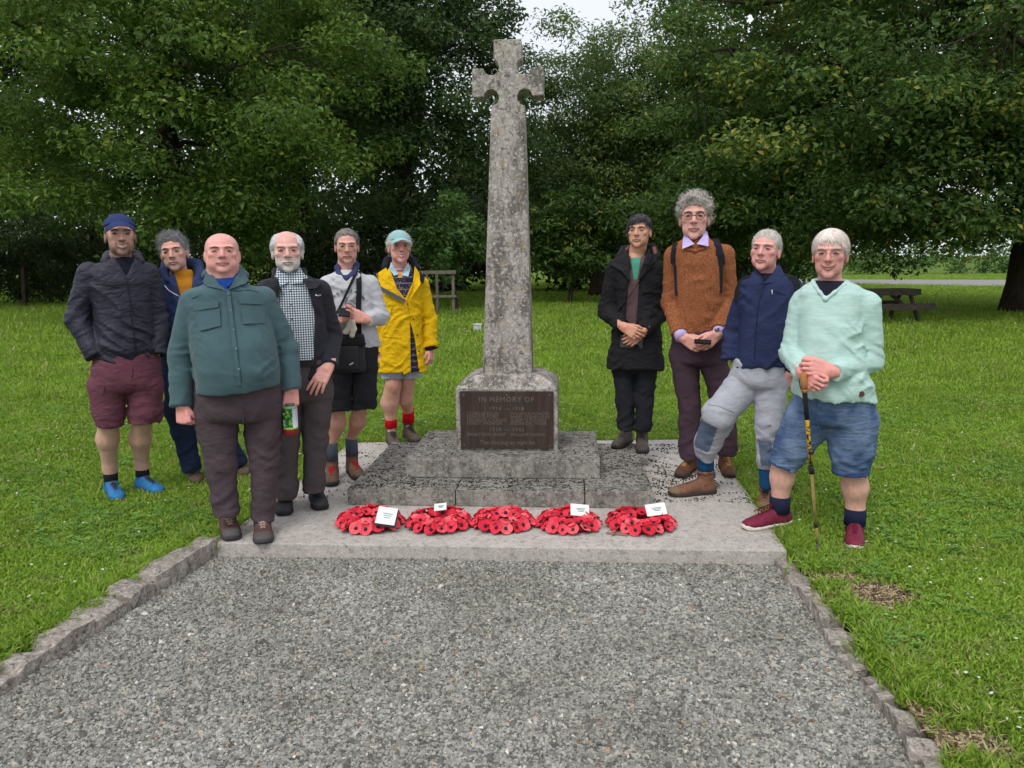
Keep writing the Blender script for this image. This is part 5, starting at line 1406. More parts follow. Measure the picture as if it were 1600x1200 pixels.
def seam(p, T, pts, rad=.0016, n=10, eps=.004, shrink=0.0):
    out = []
    for (x0, y0), (x1, y1) in zip(pts, pts[1:]):
        for k in range(n + 1): out.append(p.surf(T, x0 + (x1 - x0) * k / n, y0 + (y1 - y0) * k / n, eps, shrink=shrink))
    return out
def buttons(p, T, pts, mat, r_=.0055, eps=.006):
    for x_, y_ in pts:
        m = MB(); c = p.surf(T, x_, y_, eps); m.tube([c + np.array((0, .004, 0)), c + np.array((0, -.002, 0))], [r_, r_ * .9], 10); p.kid('button', m.mesh('button', mat))
def strap(p, name, pts3, side, width, mat, par=None, thick=.006):
    m = MB(); m.ribbon([Vector(q) for q in pts3], side, width, thick); p.kid(name, m.mesh(name, mat), par)
def ringfn(pts, rad, k=.02): return lambda P: rchain(P, pts, rad, k)
def soft(p, name, pts, rad, mat, h=.006, crease=.004, seed=2, par=None, squash=None):
    pts = [np.array(q, float) for q in pts]; A = np.array(pts)
    def fn(P): return rchain(P, pts, rad, .012) - p.creases(P, crease, seed, (18, 18, 18))
    V, F = sdf_mesh(fn, A.min(0) - max(rad) - .03, A.max(0) + max(rad) + .03, h); p.kid(name, mesh_np(name, V, F, mat), par)
def lapel(p, name, pts, mat, thick=.007, par=None):
    """flat flap through 3-D points (closed outline), given thickness towards the viewer"""
    m = MB(); n = len(pts); P0 = [np.array(q) for q in pts]; P1 = [q + np.array((0, -thick, 0)) for q in P0]
    m.add(P0 + P1, [tuple(reversed(range(n))), tuple(range(n, 2 * n))] + [(i, (i + 1) % n, (i + 1) % n + n, i + n) for i in range(n)])
    p.kid(name, m.mesh(name, mat), par)

def short_hair(c1, c2, front=.072, top=.010, side=.006, **k):
    d = dict(y=[-.12, -.075, -.055, -.045, -.028, .0, .022, .05, .12], z=[front, front - .004, front - .022, .032, .012, .006, -.01, -.055, -.062], top=top, side=side, c1=c1, c2=c2)
    d.update(k); return d

# ---- man in navy cap -------------------------------------------------------
p = Person('man in navy cap, dark navy rain jacket and maroon cargo shorts, hands in pockets', (205, 778), 0.0, SK)
mJ = fabric('navy_nylon', srgb(40, 40, 56), wrinkle=.6, rough=.55, spec=.35, var=.12, wd=.02)
st = [(404, 170, 214, .085), (412, 150, 226, .10), (421, 142, 230, .11), (440, 140, 236, .122), (480, 145, 239, .13), (520, 147, 242, .138), (545, 147, 246, .14), (560, 149, 248, .13)]
sl = [[(139, 427, 0, 17), (121, 498, .03, 16.5), (150, 556, -.06, 13.5)], [(231, 427, 0, 16.5), (246, 498, .03, 15), (246, 553, -.05, 12.5)]]
p.head(188, 337, 400, yaw=3, w=1.05, jaw=1.0, smile=1.0, teeth=True, beard=((.12, .075, .055), .75), brow=(.07, .05, .04), neckr=.060, iris=(.09, .07, .05), hair=short_hair((.05, .038, .03), (.10, .08, .065), .075, .004, .003, strands=150, len=.012), stub=((.08, .06, .05), .5))
p.cap('navy', srgb(48, 58, 100), tilt=.020, low=.060, brim_len=.072)
T = p.top('jacket', st, sl, mJ, openings=[[(178, 398), (212, 398), (198, 432)]], crease=.013, seed=11, arm_crease=.016)
p.top('t_shirt', [(a, b + 5, c - 5, d - .014) for a, b, c, d in st[:4]], [], fabric('black_tee', srgb(30, 32, 42)), arms=False, h=.012, crease=.002)
soft(p, 'hood', [p.P(168, 424, -.075), p.P(166, 410, -.03), p.P(172, 402, .06), p.P(192, 396, .10), p.P(212, 400, .06), p.P(217, 410, -.03), p.P(212, 424, -.075)], [.018, .03, .036, .038, .036, .03, .018], mJ, crease=.008, par='jacket')
tubes(p, 'zip', [seam(p, T, [(198, 432), (204, 480), (210, 530), (212, 556)], eps=.010)], .0028, plain('zip_black', (.01, .01, .012), .4), 'jacket')
tubes(p, 'seam', [seam(p, T, [(148, 444), (175, 446), (198, 443)], eps=.008), seam(p, T, [(200, 444), (235, 442)], eps=.008)], .0022, plain('seam_navy', srgb(26, 26, 38), .6), 'jacket')
mS = fabric('maroon_cotton', srgb(108, 66, 80), wrinkle=.45, wd=.016)
p.trousers('cargo_shorts', [(552, 145, 250, .125), (575, 140, 253, .135), (595, 140, 253, .135), (612, 143, 253, .12)], [[(168, 606, 0, 26), (170, 640, 0, 21.5), (171, 664, 0, 18.5)], [(225, 606, 0, 26), (227, 640, 0, 23), (227, 658, 0, 22)]], mS, low_crease=.012)
for poly in ([(140, 598), (163, 604), (161, 616), (140, 611)], [(226, 606), (250, 598), (251, 608), (227, 615)]):
    patch(p, 'pocket_flap', p.TL, poly, mS, eps=.006, thick=.008, par='cargo_shorts')
tubes(p, 'fly', [seam(p, p.TL, [(207, 560), (206, 590)], eps=.004)], .003, mS, 'cargo_shorts')
LG = [[(171, 650, .0, 14), (168, 688, .03, 14.3), (174, 735, .03, 9), (174, 762, .03, 9)], [(224, 646, 0, 14), (219, 688, .04, 14.3), (221, 732, .05, 9), (220, 756, .05, 9)]]
p.legs(LG, srgb(202, 162, 144), [((170, 768), (190, 788), 0, .285), ((214, 762), (256, 775), 0, .285)])
BL = srgb(40, 112, 168)
p.shoe((170, 768), (190, 788), 0, (174, 762, .03), BL, (.10, .12, .14), (.03, .03, .05), sock=(.012, .012, .016), sock_top=.145, tongue=(.05, .06, .09))
p.shoe((214, 762), (256, 775), 0, (220, 756, .05), BL, (.10, .12, .14), (.03, .03, .05), sock=(.012, .012, .016), sock_top=.145, tongue=(.05, .06, .09))
p.body_core(st, sl, [[(195, 525, 0, 22), (171, 652, 0, 18)], [(195, 525, 0, 22), (224, 648, 0, 18)]]); p.finish()

# ---- man in blue hoodie ----------------------------------------------------
p = Person('grey-haired man in blue hooded top and mustard t-shirt half hidden behind the teal fleece', (318, 752), 0.0, SK2)
mH = fabric('blue_hoodie', srgb(52, 62, 98), wrinkle=.4)
st = [(428, 266, 296, .08), (434, 256, 310, .10), (445, 250, 322, .115), (480, 246, 328, .125), (560, 250, 328, .13), (606, 253, 325, .125)]
sl = [[(260, 450, 0, 16), (256, 520, .03, 15), (262, 588, 0, 11)], [(316, 450, 0, 16), (328, 520, .03, 15), (326, 588, 0, 11)]]
p.head(272, 367, 424, yaw=-10, roll=-7, w=1.05, ruddy=.4, brow=(.09, .07, .06), neck=(281, 440), beard=((.30, .28, .27), .35), iris=(.06, .045, .03),
       hair=short_hair(srgb(95, 95, 98), srgb(180, 180, 182), .078, .018, .009, recede=.014, lump=.5, strands=1100, len=.038, comb=(-.3, .3, .7), wild=.5, lift=.012, fringe=.006, side_grey=1))
T = p.top('hoodie', st, sl, mH, openings=[[(264, 418), (302, 418), (301, 440), (292, 500), (284, 470)]], crease=.011, seed=12)
p.top('t_shirt', [(424, 264, 302, .085)] + [(a, b + 6, c - 6, d - .014) for a, b, c, d in st[1:4]], [], fabric('mustard_tee', srgb(190, 128, 40)), arms=False, h=.010, crease=.003)
soft(p, 'hood', [p.P(262, 438, -.08), p.P(256, 424, -.02), p.P(262, 414, .06), p.P(285, 408, .10), p.P(308, 414, .06), p.P(312, 428, -.02), p.P(304, 450, -.09)], [.018, .030, .036, .038, .036, .03, .018], mH, crease=.006, par='hoodie')
tubes(p, 'drawstring', [[p.surf(T, x_, y_, .012) for x_, y_ in ((257, 446), (264, 454), (272, 459), (280, 463))]], .0032, plain('white_cord', (.7, .7, .68), .7), 'hoodie')
mD = fabric('dark_denim', srgb(38, 46, 72), wrinkle=.45)
p.trousers('jeans', [(596, 256, 324, .125), (640, 258, 328, .125), (655, 260, 330, .115)], [[(279, 640, 0, 21), (287, 672, 0, 17), (300, 734, 0.02, 13.5)], [(318, 640, 0, 21), (345, 675, .06, 17), (376, 726, .08, 13)]], mD)
p.kid('turn_up', (lambda m: (m.tube([p.P(298, 724, .02), p.P(299, 730, .02), p.P(300, 736, .02)], [.062, .064, .062], 18), m.mesh('turn_up', fabric('denim_inside', srgb(120, 135, 170)), True))[1])(MB()), 'jeans')
p.shoe((302, 745), (308, 757), 0, (301, 738, .02), srgb(96, 78, 66), (.05, .04, .03), srgb(150, 120, 80), boot=.0, name='boot')
p.shoe((376, 734), (384, 745), 0, (377, 728, .08), srgb(96, 78, 66), (.05, .04, .03), srgb(150, 120, 80), boot=.0, name='boot')
p.body_core(st, sl, []); p.finish()

# ---- bald man in teal fleece ----------------------------------------------
p = Person('bald man in teal fleece shirt with chest pockets and dark trousers, at the front left', (385, 836), Z_SLAB, SKR)
mF = fabric('teal_fleece', srgb(70, 94, 100), wrinkle=.12, fine=500, sheen=.15)
st = [(442, 322, 384, .085), (449, 305, 400, .11), (458, 294, 412, .125), (475, 294, 416, .145), (505, 296, 424, .17, -.01), (540, 298, 432, .20, -.03), (575, 303, 437, .21, -.04), (595, 306, 438, .20, -.04), (616, 308, 437, .185, -.03)]
sl = [[(302, 474, 0, 22), (284, 556, .03, 20), (283, 634, -.03, 15.5)], [(410, 469, 0, 22.5), (447, 545, .03, 20), (455, 609, -.04, 16)]]
p.head(347, 365, 428, w=1.26, jaw=1.15, fat=.004, yaw=0, ruddy=.85, brow=(.20, .14, .11), neckr=.078, neck=(350, 452), stub=((.42, .36, .33), .35), nose=1.05, iris=(.12, .15, .16), pitch=-4, open=.36)
T = p.top('fleece_shirt', st, sl, mF, hem=((308, 611), (437, 596)), openings=[[(328, 432), (378, 430), (356, 455)]], crease=.009, seed=13, arm_crease=.013)
mBl = fabric('blue_polo', srgb(36, 72, 150))
p.top('polo_shirt', [(436, 324, 380, .085), (442, 320, 386, .085)] + [(t[0], t[1] + 7, t[2] - 7, t[3] - .018) for t in st[1:4]], [], mBl, arms=False, h=.010, crease=.002)
soft(p, 'polo_collar', [p.P(333, 430, -.055), p.P(330, 424, .01), p.P(348, 420, .09), p.P(372, 424, .01), p.P(371, 432, -.055), p.P(356, 447, -.10)], [.011, .013, .014, .013, .011, .008], mBl, crease=.001, par='polo_shirt')
POLOHEM = True
for q in ([(326, 417, .0), (317, 440, -.05), (325, 447, -.095), (347, 452, -.125), (338, 437, -.085)], [(378, 414, .0), (389, 438, -.05), (382, 443, -.095), (357, 452, -.125), (367, 436, -.085)]):
    lapel(p, 'collar', [p.P(*t) for t in q], mF, .010, 'fleece_shirt')
soft(p, 'collar_stand', [p.P(320, 430, -.02), p.P(330, 420, .07), p.P(350, 417, .11), p.P(372, 420, .07), p.P(384, 430, -.02)], [.018, .022, .024, .022, .018], mF, crease=.001, par='fleece_shirt')
mFd = fabric('teal_fleece_edge', srgb(58, 80, 86), wrinkle=.2, fine=500)
patch(p, 'placket', T, [(353, 452), (359, 452), (377, 602), (370, 603)], mF, eps=.007, thick=.004, nsub=10, par='fleece_shirt')
for poly in ([(301, 475), (341, 470), (341, 480), (302, 486)], [(374, 467), (414, 470), (414, 476), (375, 474)]): patch(p, 'pocket_flap', T, poly, mF, eps=.010, thick=.007, nsub=6, par='fleece_shirt')
for poly in ([(302, 486), (343, 480), (345, 509), (312, 517)], [(376, 474), (413, 476), (415, 505), (380, 506)]): patch(p, 'chest_pocket', T, poly, mF, eps=.006, thick=.004, nsub=6, par='fleece_shirt')
tubes(p, 'seam', [seam(p, T, [(296, 468), (320, 458), (352, 455)], eps=.006), seam(p, T, [(358, 455), (390, 453), (419, 460)], eps=.006)], .0016, mFd, 'fleece_shirt')
buttons(p, T, [(357, 459), (361, 485), (365, 515), (369, 545), (373, 577)], plain('snap', srgb(110, 130, 134), .4), .006, .014)
mT = fabric('charcoal_trousers', srgb(80, 69, 74), wrinkle=.5, wd=.014)
p.trousers('trousers', [(596, 303, 441, .17, -.01), (635, 303, 441, .175), (655, 307, 440, .155)], [[(338, 650, 0, 33), (344, 722, -.01, 23), (352, 780, 0, 19.5), (354, 801, 0, 18.5)], [(411, 648, 0, 31), (413, 722, -.01, 21.5), (412, 788, 0, 18.5), (411, 811, 0, 18)]], mT, low_crease=.012)
tubes(p, 'fly', [seam(p, p.TL, [(378, 612), (381, 640), (380, 660)], eps=.004)], .004, mT, 'trousers')
patch(p, 'polo_hem', p.TL, [(345, 600), (408, 594), (402, 604), (358, 612)], mBl, eps=.008, thick=.006, nsub=6, par='polo_shirt')
BR = srgb(88, 62, 62)
p.shoe((356, 823), (363, 843), Z_SLAB, (355, 808, .0), BR, (.05, .05, .052), srgb(170, 150, 130), toecap=(.09, .085, .085), boot=.01, width=.052, L=.30, name='shoe')
p.shoe((411, 828), (412, 848), Z_SLAB, (411, 815, .0), BR, (.05, .05, .052), srgb(170, 150, 130), toecap=(.09, .085, .085), boot=.01, width=.052, L=.30, name='shoe')
p.hand((284, 630, -.03), (287, 655, -.05), (.55, .8, 0), (.6, -.8, 0), curl=(1.25, 1.35, .8), size=1.06, thumb=.4, thumbcurl=.7)
p.hand((456, 604, -.04), (454, 640, -.05), (0, 1, 0), (-1, 0, 0), curl=(1.1, 1.2, .6), size=1.06, point=0, thumb=.35, thumbcurl=.5)
p.body_core([t[:4] for t in st], sl, [[(339, 652, 0, 35), (345, 722, -.01, 25.5), (355, 801, 0, 20.5)], [(408, 650, 0, 33), (411, 722, -.01, 24), (411, 811, 0, 19.5)]]); pf3 = p.finish(); p3 = p

# ---- white-bearded man in checked shirt -----------------------------------
p = Person('white-bearded man in checked shirt and open black fleece jacket, hand on thigh', (470, 795), Z_SLAB, SK)
mK = fabric('black_fleece', srgb(40, 40, 48), wrinkle=.3, fine=500, sheen=.1)
st = [(432, 430, 476, .085), (438, 418, 496, .105), (447, 411, 503, .12), (470, 409, 506, .13), (510, 409, 509, .14), (550, 411, 514, .145), (592, 412, 521, .145)]
sl = [[(417, 454, 0, 18), (408, 528, .04, 17), (415, 590, -.02, 13)], [(500, 454, 0, 18.5), (519, 526, .04, 16.5), (515, 572, -.12, 12.5)]]
p.head(449, 362, 426, w=1.10, ruddy=.5, brow=(.45, .42, .40), neck=(452, 442), beard=((.62, .60, .58), .95), iris=(.12, .14, .15), nose=1.1,
       hair=short_hair(srgb(165, 165, 168), srgb(225, 225, 226), .075, .010, .012, bald=(.056, .055, .045), strands=700, len=.03, comb=(0, .7, -.5), wild=.3))
T = p.top('fleece_jacket', st, sl, mK, openings=[[(436, 420), (472, 420), (492, 490), (490, 560), (478, 600), (436, 600), (432, 500)]], crease=.010, seed=14)
bS = NB('checked_shirt', .85, .15); co = bS.coord(); xyz = bS.sep(co)
sx_ = bS.math('GREATER_THAN', bS.math('FRACT', bS.math('MULTIPLY', xyz[0], 76)), .52); sz_ = bS.math('GREATER_THAN', bS.math('FRACT', bS.math('MULTIPLY', xyz[2], 76)), .52)
chk = bS.math('MULTIPLY', bS.math('ADD', sx_, sz_), .5)
bS.color(bS.ramp(chk, [(0.0, srgb(232, 232, 235)), (.5, srgb(128, 146, 160)), (1.0, srgb(38, 48, 66))], 'LINEAR')); bS.bump(bS.noise(1, 3, .5, bS.coord(scale=(12, 12, 20)), 1), .4, .012)
M_CHECK = bS.m
p.top('checked_shirt', [(428, 430, 476, .082)] + [(t[0], t[1] + 5, t[2] - 5, t[3] - .012 + (.004 if 490 < t[0] < 580 else 0)) for t in st[1:6]] + [(572, 420, 514, .14)], [], M_CHECK, arms=False, h=.010, crease=.004)
for q in ([(433, 418, -.02), (431, 432, -.06), (439, 446, -.115), (451, 441, -.105), (440, 428, -.07)], [(469, 416, -.02), (474, 428, -.06), (472, 442, -.115), (454, 443, -.110), (463, 426, -.07)]):
    lapel(p, 'shirt_collar', [p.P(*t) for t in q], M_CHECK, .006, 'checked_shirt')
buttons(p, T, [(454, 455), (455, 476), (456, 499), (458, 524)], plain('navy_button', (.02, .025, .04), .4), .0045, .012)
for q in ([(430, 430, -.0), (424, 446, -.05), (432, 470, -.12), (440, 452, -.12)], [(474, 426, .0), (492, 436, -.04), (501, 443, -.07), (494, 450, -.10), (481, 452, -.125), (473, 438, -.09)]):
    lapel(p, 'jacket_collar', [p.P(*t) for t in q], mK, .012, 'fleece_jacket')
soft(p, 'collar_stand', [p.P(428, 434, -.03), p.P(430, 424, .06), p.P(452, 420, .10), p.P(474, 424, .06), p.P(478, 434, -.03)], [.014, .018, .02, .018, .014], mK, crease=.001, par='fleece_jacket')
p.kid('belt', (lambda m: (m.box(tuple(p.P(463, 568, -.135)), (.20, .03, .035)), m.mesh('belt', plain('black_leather', (.012, .012, .012), .4)))[1])(MB()))
for k_, (x_, y_) in enumerate(((494, 461), (497, 462), (500, 461))):                          # small woven mark on the chest
    m = MB(); c = p.surf(T, x_, y_, .012); m.box(tuple(c), (.010, .002, .004 + .004 * (k_ == 0))); p.kid('chest_mark', m.mesh('chest_mark', plain('mark_white', (.7, .7, .7), .7)), 'fleece_jacket')
mT4 = fabric('taupe_trousers', srgb(84, 77, 79), wrinkle=.5)
p.trousers('trousers', [(562, 422, 518, .135), (600, 424, 519, .14), (625, 426, 519, .125)], [[(449, 618, 0, 24), (448, 690, 0, 18), (449, 755, 0, 16), (449, 776, 0, 15)], [(494, 616, 0, 25), (493, 690, -.01, 19), (491, 748, 0, 17), (491, 767, 0, 17)]], mT4, low_crease=.012)
p.shoe((446, 788), (444, 803), Z_SLAB, (448, 776, .0), srgb(46, 48, 54), (.02, .02, .022), (.05, .05, .055), toecap=(.04, .04, .045), width=.050, L=.30)
p.shoe((494, 780), (501, 795), Z_SLAB, (492, 768, .0), srgb(46, 48, 54), (.02, .02, .022), (.05, .05, .055), toecap=(.04, .04, .045), width=.050, L=.30)
p.hand((513, 573, -.13), (494, 604, -.175), (.3, .9, -.1), (-.8, -.2, .5), curl=(.22, .25, .2), size=1.08, thumb=.8, spread=.14, thumbcurl=.15)
p.body_core(st, sl, []); p.finish()

# ---- man in grey sweatshirt -----------------------------------------------
p = Person('man in pale grey printed sweatshirt and black shorts looking down over a phone', (540, 750), Z_SLAB, SK2)
mG = fabric('grey_marl', srgb(190, 191, 196), wrinkle=.15, fine=400, var=.08)
st = [(424, 524, 560, .08), (430, 510, 571, .10), (438, 505, 578, .112), (460, 504, 582, .125), (495, 506, 583, .13), (525, 508, 590, .135), (540, 511, 591, .125)]
sl = [[(510, 446, 0, 14.5), (500, 498, .02, 13), (534, 502, -.20, 9.5)], [(578, 444, 0, 15.5), (594, 494, 0, 13.5), (573, 500, -.17, 10)]]
p.head(542, 359, 411, w=1.06, pitch=6, ruddy=.5, brow=(.16, .13, .11), neck=(541, 432), iris=(.1, .1, .1), smile=-.3, nose=1.05,
       hair=short_hair(srgb(70, 62, 56), srgb(150, 143, 138), .088, .007, .007, recede=.028, strands=900, len=.028, comb=(.3, .6, -.3), wild=.4, lump=.5), glasses=dict(hw=.021, hh=.016, c=(.35, .30, .22), t=.0010, sq=2.6))
T = p.top('sweatshirt', st, sl, mG, crease=.011, seed=15, h=.0078, arm_crease=.013)
mN = fabric('navy_scarf', srgb(62, 64, 100), wrinkle=.8, wd=.02)
soft(p, 'neck_scarf', [p.P(527, 418, -.04), p.P(530, 430, -.075), p.P(541, 436, -.09), p.P(553, 428, -.075), p.P(557, 415, -.03), p.P(553, 410, .07), p.P(532, 410, .07), p.P(527, 418, -.04)], [.017, .02, .022, .02, .017, .018, .018, .017], mN, crease=.008)
mInk = plain('print_ink', (.03, .03, .035), .9)
def arc_text(p, T, body, cx, cy, r_, a0, a1, size, mat, par):
    n = len(body)
    for i, ch in enumerate(body):
        if ch == ' ': continue
        a_ = math.radians(a0 + (a1 - a0) * i / (n - 1)); x_ = cx + r_ * math.cos(a_); y_ = cy - r_ * math.sin(a_)
        c = p.surf(T, x_, y_, .009); nrm = p.surf(T, x_ + 1, y_, .009) - p.surf(T, x_ - 1, y_, .009); nrm /= np.linalg.norm(nrm)
        vz = p.surf(T, x_, y_ - 1, .009) - p.surf(T, x_, y_ + 1, .009); vz /= np.linalg.norm(vz)
        me = text_mesh(ch, size, mat, 'printed_letter', .0006); rot = a_ - math.pi / 2
        ex_ = nrm * math.cos(rot) + vz * math.sin(rot); ez_ = -nrm * math.sin(rot) + vz * math.cos(rot); en_ = np.cross(ex_, ez_)
        Mx = Matrix(((ex_[0], ez_[0], en_[0], c[0]), (ex_[1], ez_[1], en_[1], c[1]), (ex_[2], ez_[2], en_[2], c[2]), (0, 0, 0, 1))); me.transform(Mx); p.kid('printed_letter', me, par)
arc_text(p, T, 'UMBE SNOW', 544, 484, 28, 152, 38, .026, mInk, 'sweatshirt')
for pts in ([(541, 470), (540, 476), (543, 482), (546, 486)], [(546, 469), (552, 470), (556, 475), (557, 480)], [(543, 474), (550, 476), (555, 482)], [(548, 480), (552, 486), (549, 490)], [(540, 464), (543, 466), (542, 470)], [(544, 486), (550, 488), (556, 485)]):
    m = MB(); m.tube([p.surf(T, x_, y_, .008) for x_, y_ in pts], .0022, 5); p.kid('printed_drawing', m.mesh('printed_drawing', mInk), 'sweatshirt')
mSh = fabric('black_shorts', srgb(44, 43, 48), wrinkle=.35)
p.trousers('shorts', [(532, 512, 592, .12), (556, 511, 591, .13), (578, 512, 589, .125)], [[(531, 580, 0, 19.5), (530, 612, 0, 18.5), (529, 639, 0, 18)], [(570, 580, 0, 19), (570, 612, 0, 18.5), (570, 637, 0, 18)]], mSh)
LG = [[(527, 632, 0, 12), (527, 662, .03, 12.3), (523, 692, .03, 7.6), (521, 722, .03, 7.6)], [(563, 632, 0, 12), (559, 660, .03, 12.3), (553, 690, .03, 7.6), (552, 716, .03, 7.6)]]
p.legs(LG, srgb(196, 146, 126), [((520, 746), (518, 759), Z_SLAB, .285), ((550, 738), (561, 749), Z_SLAB, .285)])
BT = srgb(112, 86, 70)
p.shoe((520, 746), (518, 759), Z_SLAB, (521, 722, .03), BT, (.03, .03, .03), srgb(190, 40, 45), boot=.055, sock=srgb(78, 86, 98), sock_top=.19, name='boot')
p.shoe((550, 738), (561, 749), Z_SLAB, (552, 716, .03), BT, (.03, .03, .03), srgb(190, 40, 45), boot=.055, sock=srgb(78, 86, 98), sock_top=.19, name='boot')
p.hand((573, 499, -.18), (545, 492, -.22), (.1, .9, -.3), (-.2, -.3, .9), curl=(.45, .9, .5), size=1.0, thumb=.5, thumbcurl=.3)
p.hand((527, 503, -.20), (545, 494, -.23), (0, -.6, .8), (.1, .8, .5), curl=(.5, .9, .5), size=1.0, thumb=.5, thumbcurl=.4)
p.body_core(st, sl, [[(549, 500, 0, 18), (527, 636, 0, 14)], [(549, 500, 0, 18), (563, 636, 0, 14)]]); f5 = p.finish(); p5 = p

# ---- man in yellow jacket --------------------------------------------------
p = Person('man in pale blue cap, bright yellow waterproof jacket, shorts and red socks', (628, 695), Z_SLAB, SKR)
mY = fabric('yellow_waterproof', srgb(222, 178, 20), wrinkle=.6, rough=.7, var=.16, wd=.018)
st = [(418, 608, 642, .08), (424, 598, 651, .10), (434, 592, 657, .115), (455, 592, 658, .13), (500, 594, 658, .14), (550, 593, 663, .148), (578, 594, 666, .15)]
sl = [[(596, 442, 0, 14.5), (587, 500, .03, 13.5), (594, 548, 0, 10.5)], [(657, 444, 0, 14.5), (669, 500, .03, 13.8), (673, 541, -.03, 11)]]
p.head(624, 362, 411, yaw=9, w=1.06, smile=1.0, teeth=True, ruddy=.8, brow=(.30, .26, .22), neck=(625, 430), iris=(.1, .1, .1),
       hair=short_hair(srgb(190, 186, 178), srgb(232, 230, 226), .07, .004, .012, strands=600, len=.04, comb=(.3, .3, -.5), wild=.6, lift=.008), glasses=dict(hw=.020, hh=.015, c=(.25, .20, .16), t=.0011, sq=2.8))
p.cap('pale_blue', srgb(146, 182, 186), tilt=.014, low=.052, brim_len=.066)
T = p.top('waterproof_jacket', st, sl, mY, openings=[[(607, 414), (648, 414), (646, 440), (633, 467), (620, 450)], [(641, 502), (648, 530), (655, 582), (642, 582)]], crease=.011, seed=16, h=.0078, arm_crease=.016)
bW = NB('patterned_jumper', .9, .15); zW = bW.sep(bW.coord())
stripe = bW.math('GREATER_THAN', bW.math('FRACT', bW.math('MULTIPLY', zW[2], 22)), .80); bits = bW.math('GREATER_THAN', bW.noise(70, 2), .60)
bW.color(bW.mix(bW.math('MAXIMUM', bW.math('MULTIPLY', stripe, .35), bW.math('MULTIPLY', bits, .35)), srgb(40, 44, 70), srgb(190, 170, 165))); bW.bump(bW.noise(300, 2), .4, .003)
p.top('patterned_jumper', [(426, 606, 646, .08)] + [(t[0], t[1] + 5, t[2] - 5, t[3] - .016) for t in st[1:]], [], bW.m, arms=False, h=.012, crease=.002)
mC = fabric('pale_blue_shirt', srgb(165, 190, 205))
for q in ([(611, 409, -.02), (608, 420, -.05), (616, 431, -.10), (623, 428, -.095), (615, 416, -.07)], [(638, 410, -.02), (641, 420, -.05), (638, 432, -.10), (627, 430, -.095), (634, 416, -.07)]): lapel(p, 'shirt_collar', [p.P(*t) for t in q], mC, .006)
m = MB(); m.add([tuple(p.P(*q)) for q in ((620, 425, -.085), (630, 425, -.085), (629, 434, -.10), (622, 434, -.10))], [(0, 1, 2, 3)]); p.kid('undershirt', m.mesh('undershirt', fabric('tan_tee', srgb(205, 150, 80))))
mDk = fabric('dark_lining', srgb(36, 38, 46))
soft(p, 'hood', [p.P(604, 432, -.07), p.P(601, 418, -.02), p.P(606, 408, .06), p.P(625, 403, .10), p.P(644, 408, .06), p.P(650, 420, -.02), p.P(648, 434, -.07)], [.014, .026, .034, .036, .034, .026, .014], mDk, crease=.006, par='waterproof_jacket')
for q in ([(603, 418, -.04), (588, 428, -.06), (597, 452, -.13), (632, 472, -.16), (620, 450, -.14)], [(648, 416, -.04), (655, 426, -.05), (657, 444, -.12), (637, 472, -.16), (645, 444, -.13)]): lapel(p, 'collar_flap', [p.P(*t) for t in q], mY, .010, 'waterproof_jacket')
lapel(p, 'grey_trim', [p.P(*t) for t in [(594, 447, -.145), (596, 455, -.15), (632, 473, -.175), (634, 468, -.175)]], fabric('grey_trim', srgb(88, 90, 98)), .006, 'waterproof_jacket')
lapel(p, 'shoulder_panel', [p.P(*t) for t in [(583, 425, -.02), (589, 424, -.06), (595, 446, -.10), (588, 448, -.06)]], mDk, .012, 'waterproof_jacket')
lapel(p, 'shoulder_panel', [p.P(*t) for t in [(656, 424, -.05), (664, 434, -.06), (661, 444, -.10), (656, 438, -.10)]], mDk, .012, 'waterproof_jacket')
buttons(p, T, [(637, 475), (646, 499), (652, 524), (655, 549)], plain('dark_snap', (.05, .035, .02), .4), .007, .012)
seY = fabric('yellow_shadow_edge', srgb(190, 150, 18))  # darker yellow for the jacket seams
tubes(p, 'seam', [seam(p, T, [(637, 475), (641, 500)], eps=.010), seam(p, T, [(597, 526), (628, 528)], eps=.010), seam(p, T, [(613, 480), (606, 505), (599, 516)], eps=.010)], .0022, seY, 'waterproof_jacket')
tubes(p, 'cuff', [[p.P(594, 543, 0), p.P(595, 550, 0)], [p.P(672.5, 538, -.03), p.P(674, 546, -.03)]], .047, mDk, 'waterproof_jacket', 16)
p.trousers('shorts', [(556, 598, 660, .12), (572, 597, 660, .12)], [[(613, 566, 0, 18), (612, 590, 0, 17)], [(644, 566, .02, 16), (645, 588, .02, 14.5)]], fabric('grey_shorts', srgb(176, 182, 196)))
LG = [[(615, 600, -.02, 13), (609, 630, .02, 13.3), (610, 656, .02, 8), (610, 676, .02, 7.5)], [(637, 596, .03, 11.5), (633, 624, .05, 12), (629, 648, .05, 7.8), (628, 670, .05, 7.5)]]
p.legs(LG, srgb(208, 158, 138), [((609, 689), (621, 703), Z_SLAB, .30), ((634, 682), (655, 694), Z_SLAB, .30)])
BO = srgb(92, 80, 70)
p.shoe((609, 689), (621, 703), Z_SLAB, (610, 676, .02), BO, (.03, .028, .026), (.05, .045, .04), boot=.06, sock=srgb(205, 22, 38), sock_top=.195, sockr=.049, name='boot', tongue=(.03, .03, .03), L=.30)
p.shoe((634, 682), (655, 694), Z_SLAB, (628, 670, .05), BO, (.03, .028, .026), (.05, .045, .04), boot=.06, sock=srgb(205, 22, 38), sock_top=.195, sockr=.049, name='boot', tongue=(.03, .03, .03), L=.30)
p.hand((673.5, 544, -.03), (673, 566, -.05), (-.8, .5, 0), (-.3, -.9, 0), curl=(.5, .6, .4), size=.98)
p.hand((594.5, 548, 0), (595, 570, -.02), (.8, .5, 0), (.3, -.9, 0), curl=(.5, .6, .4), size=.98)
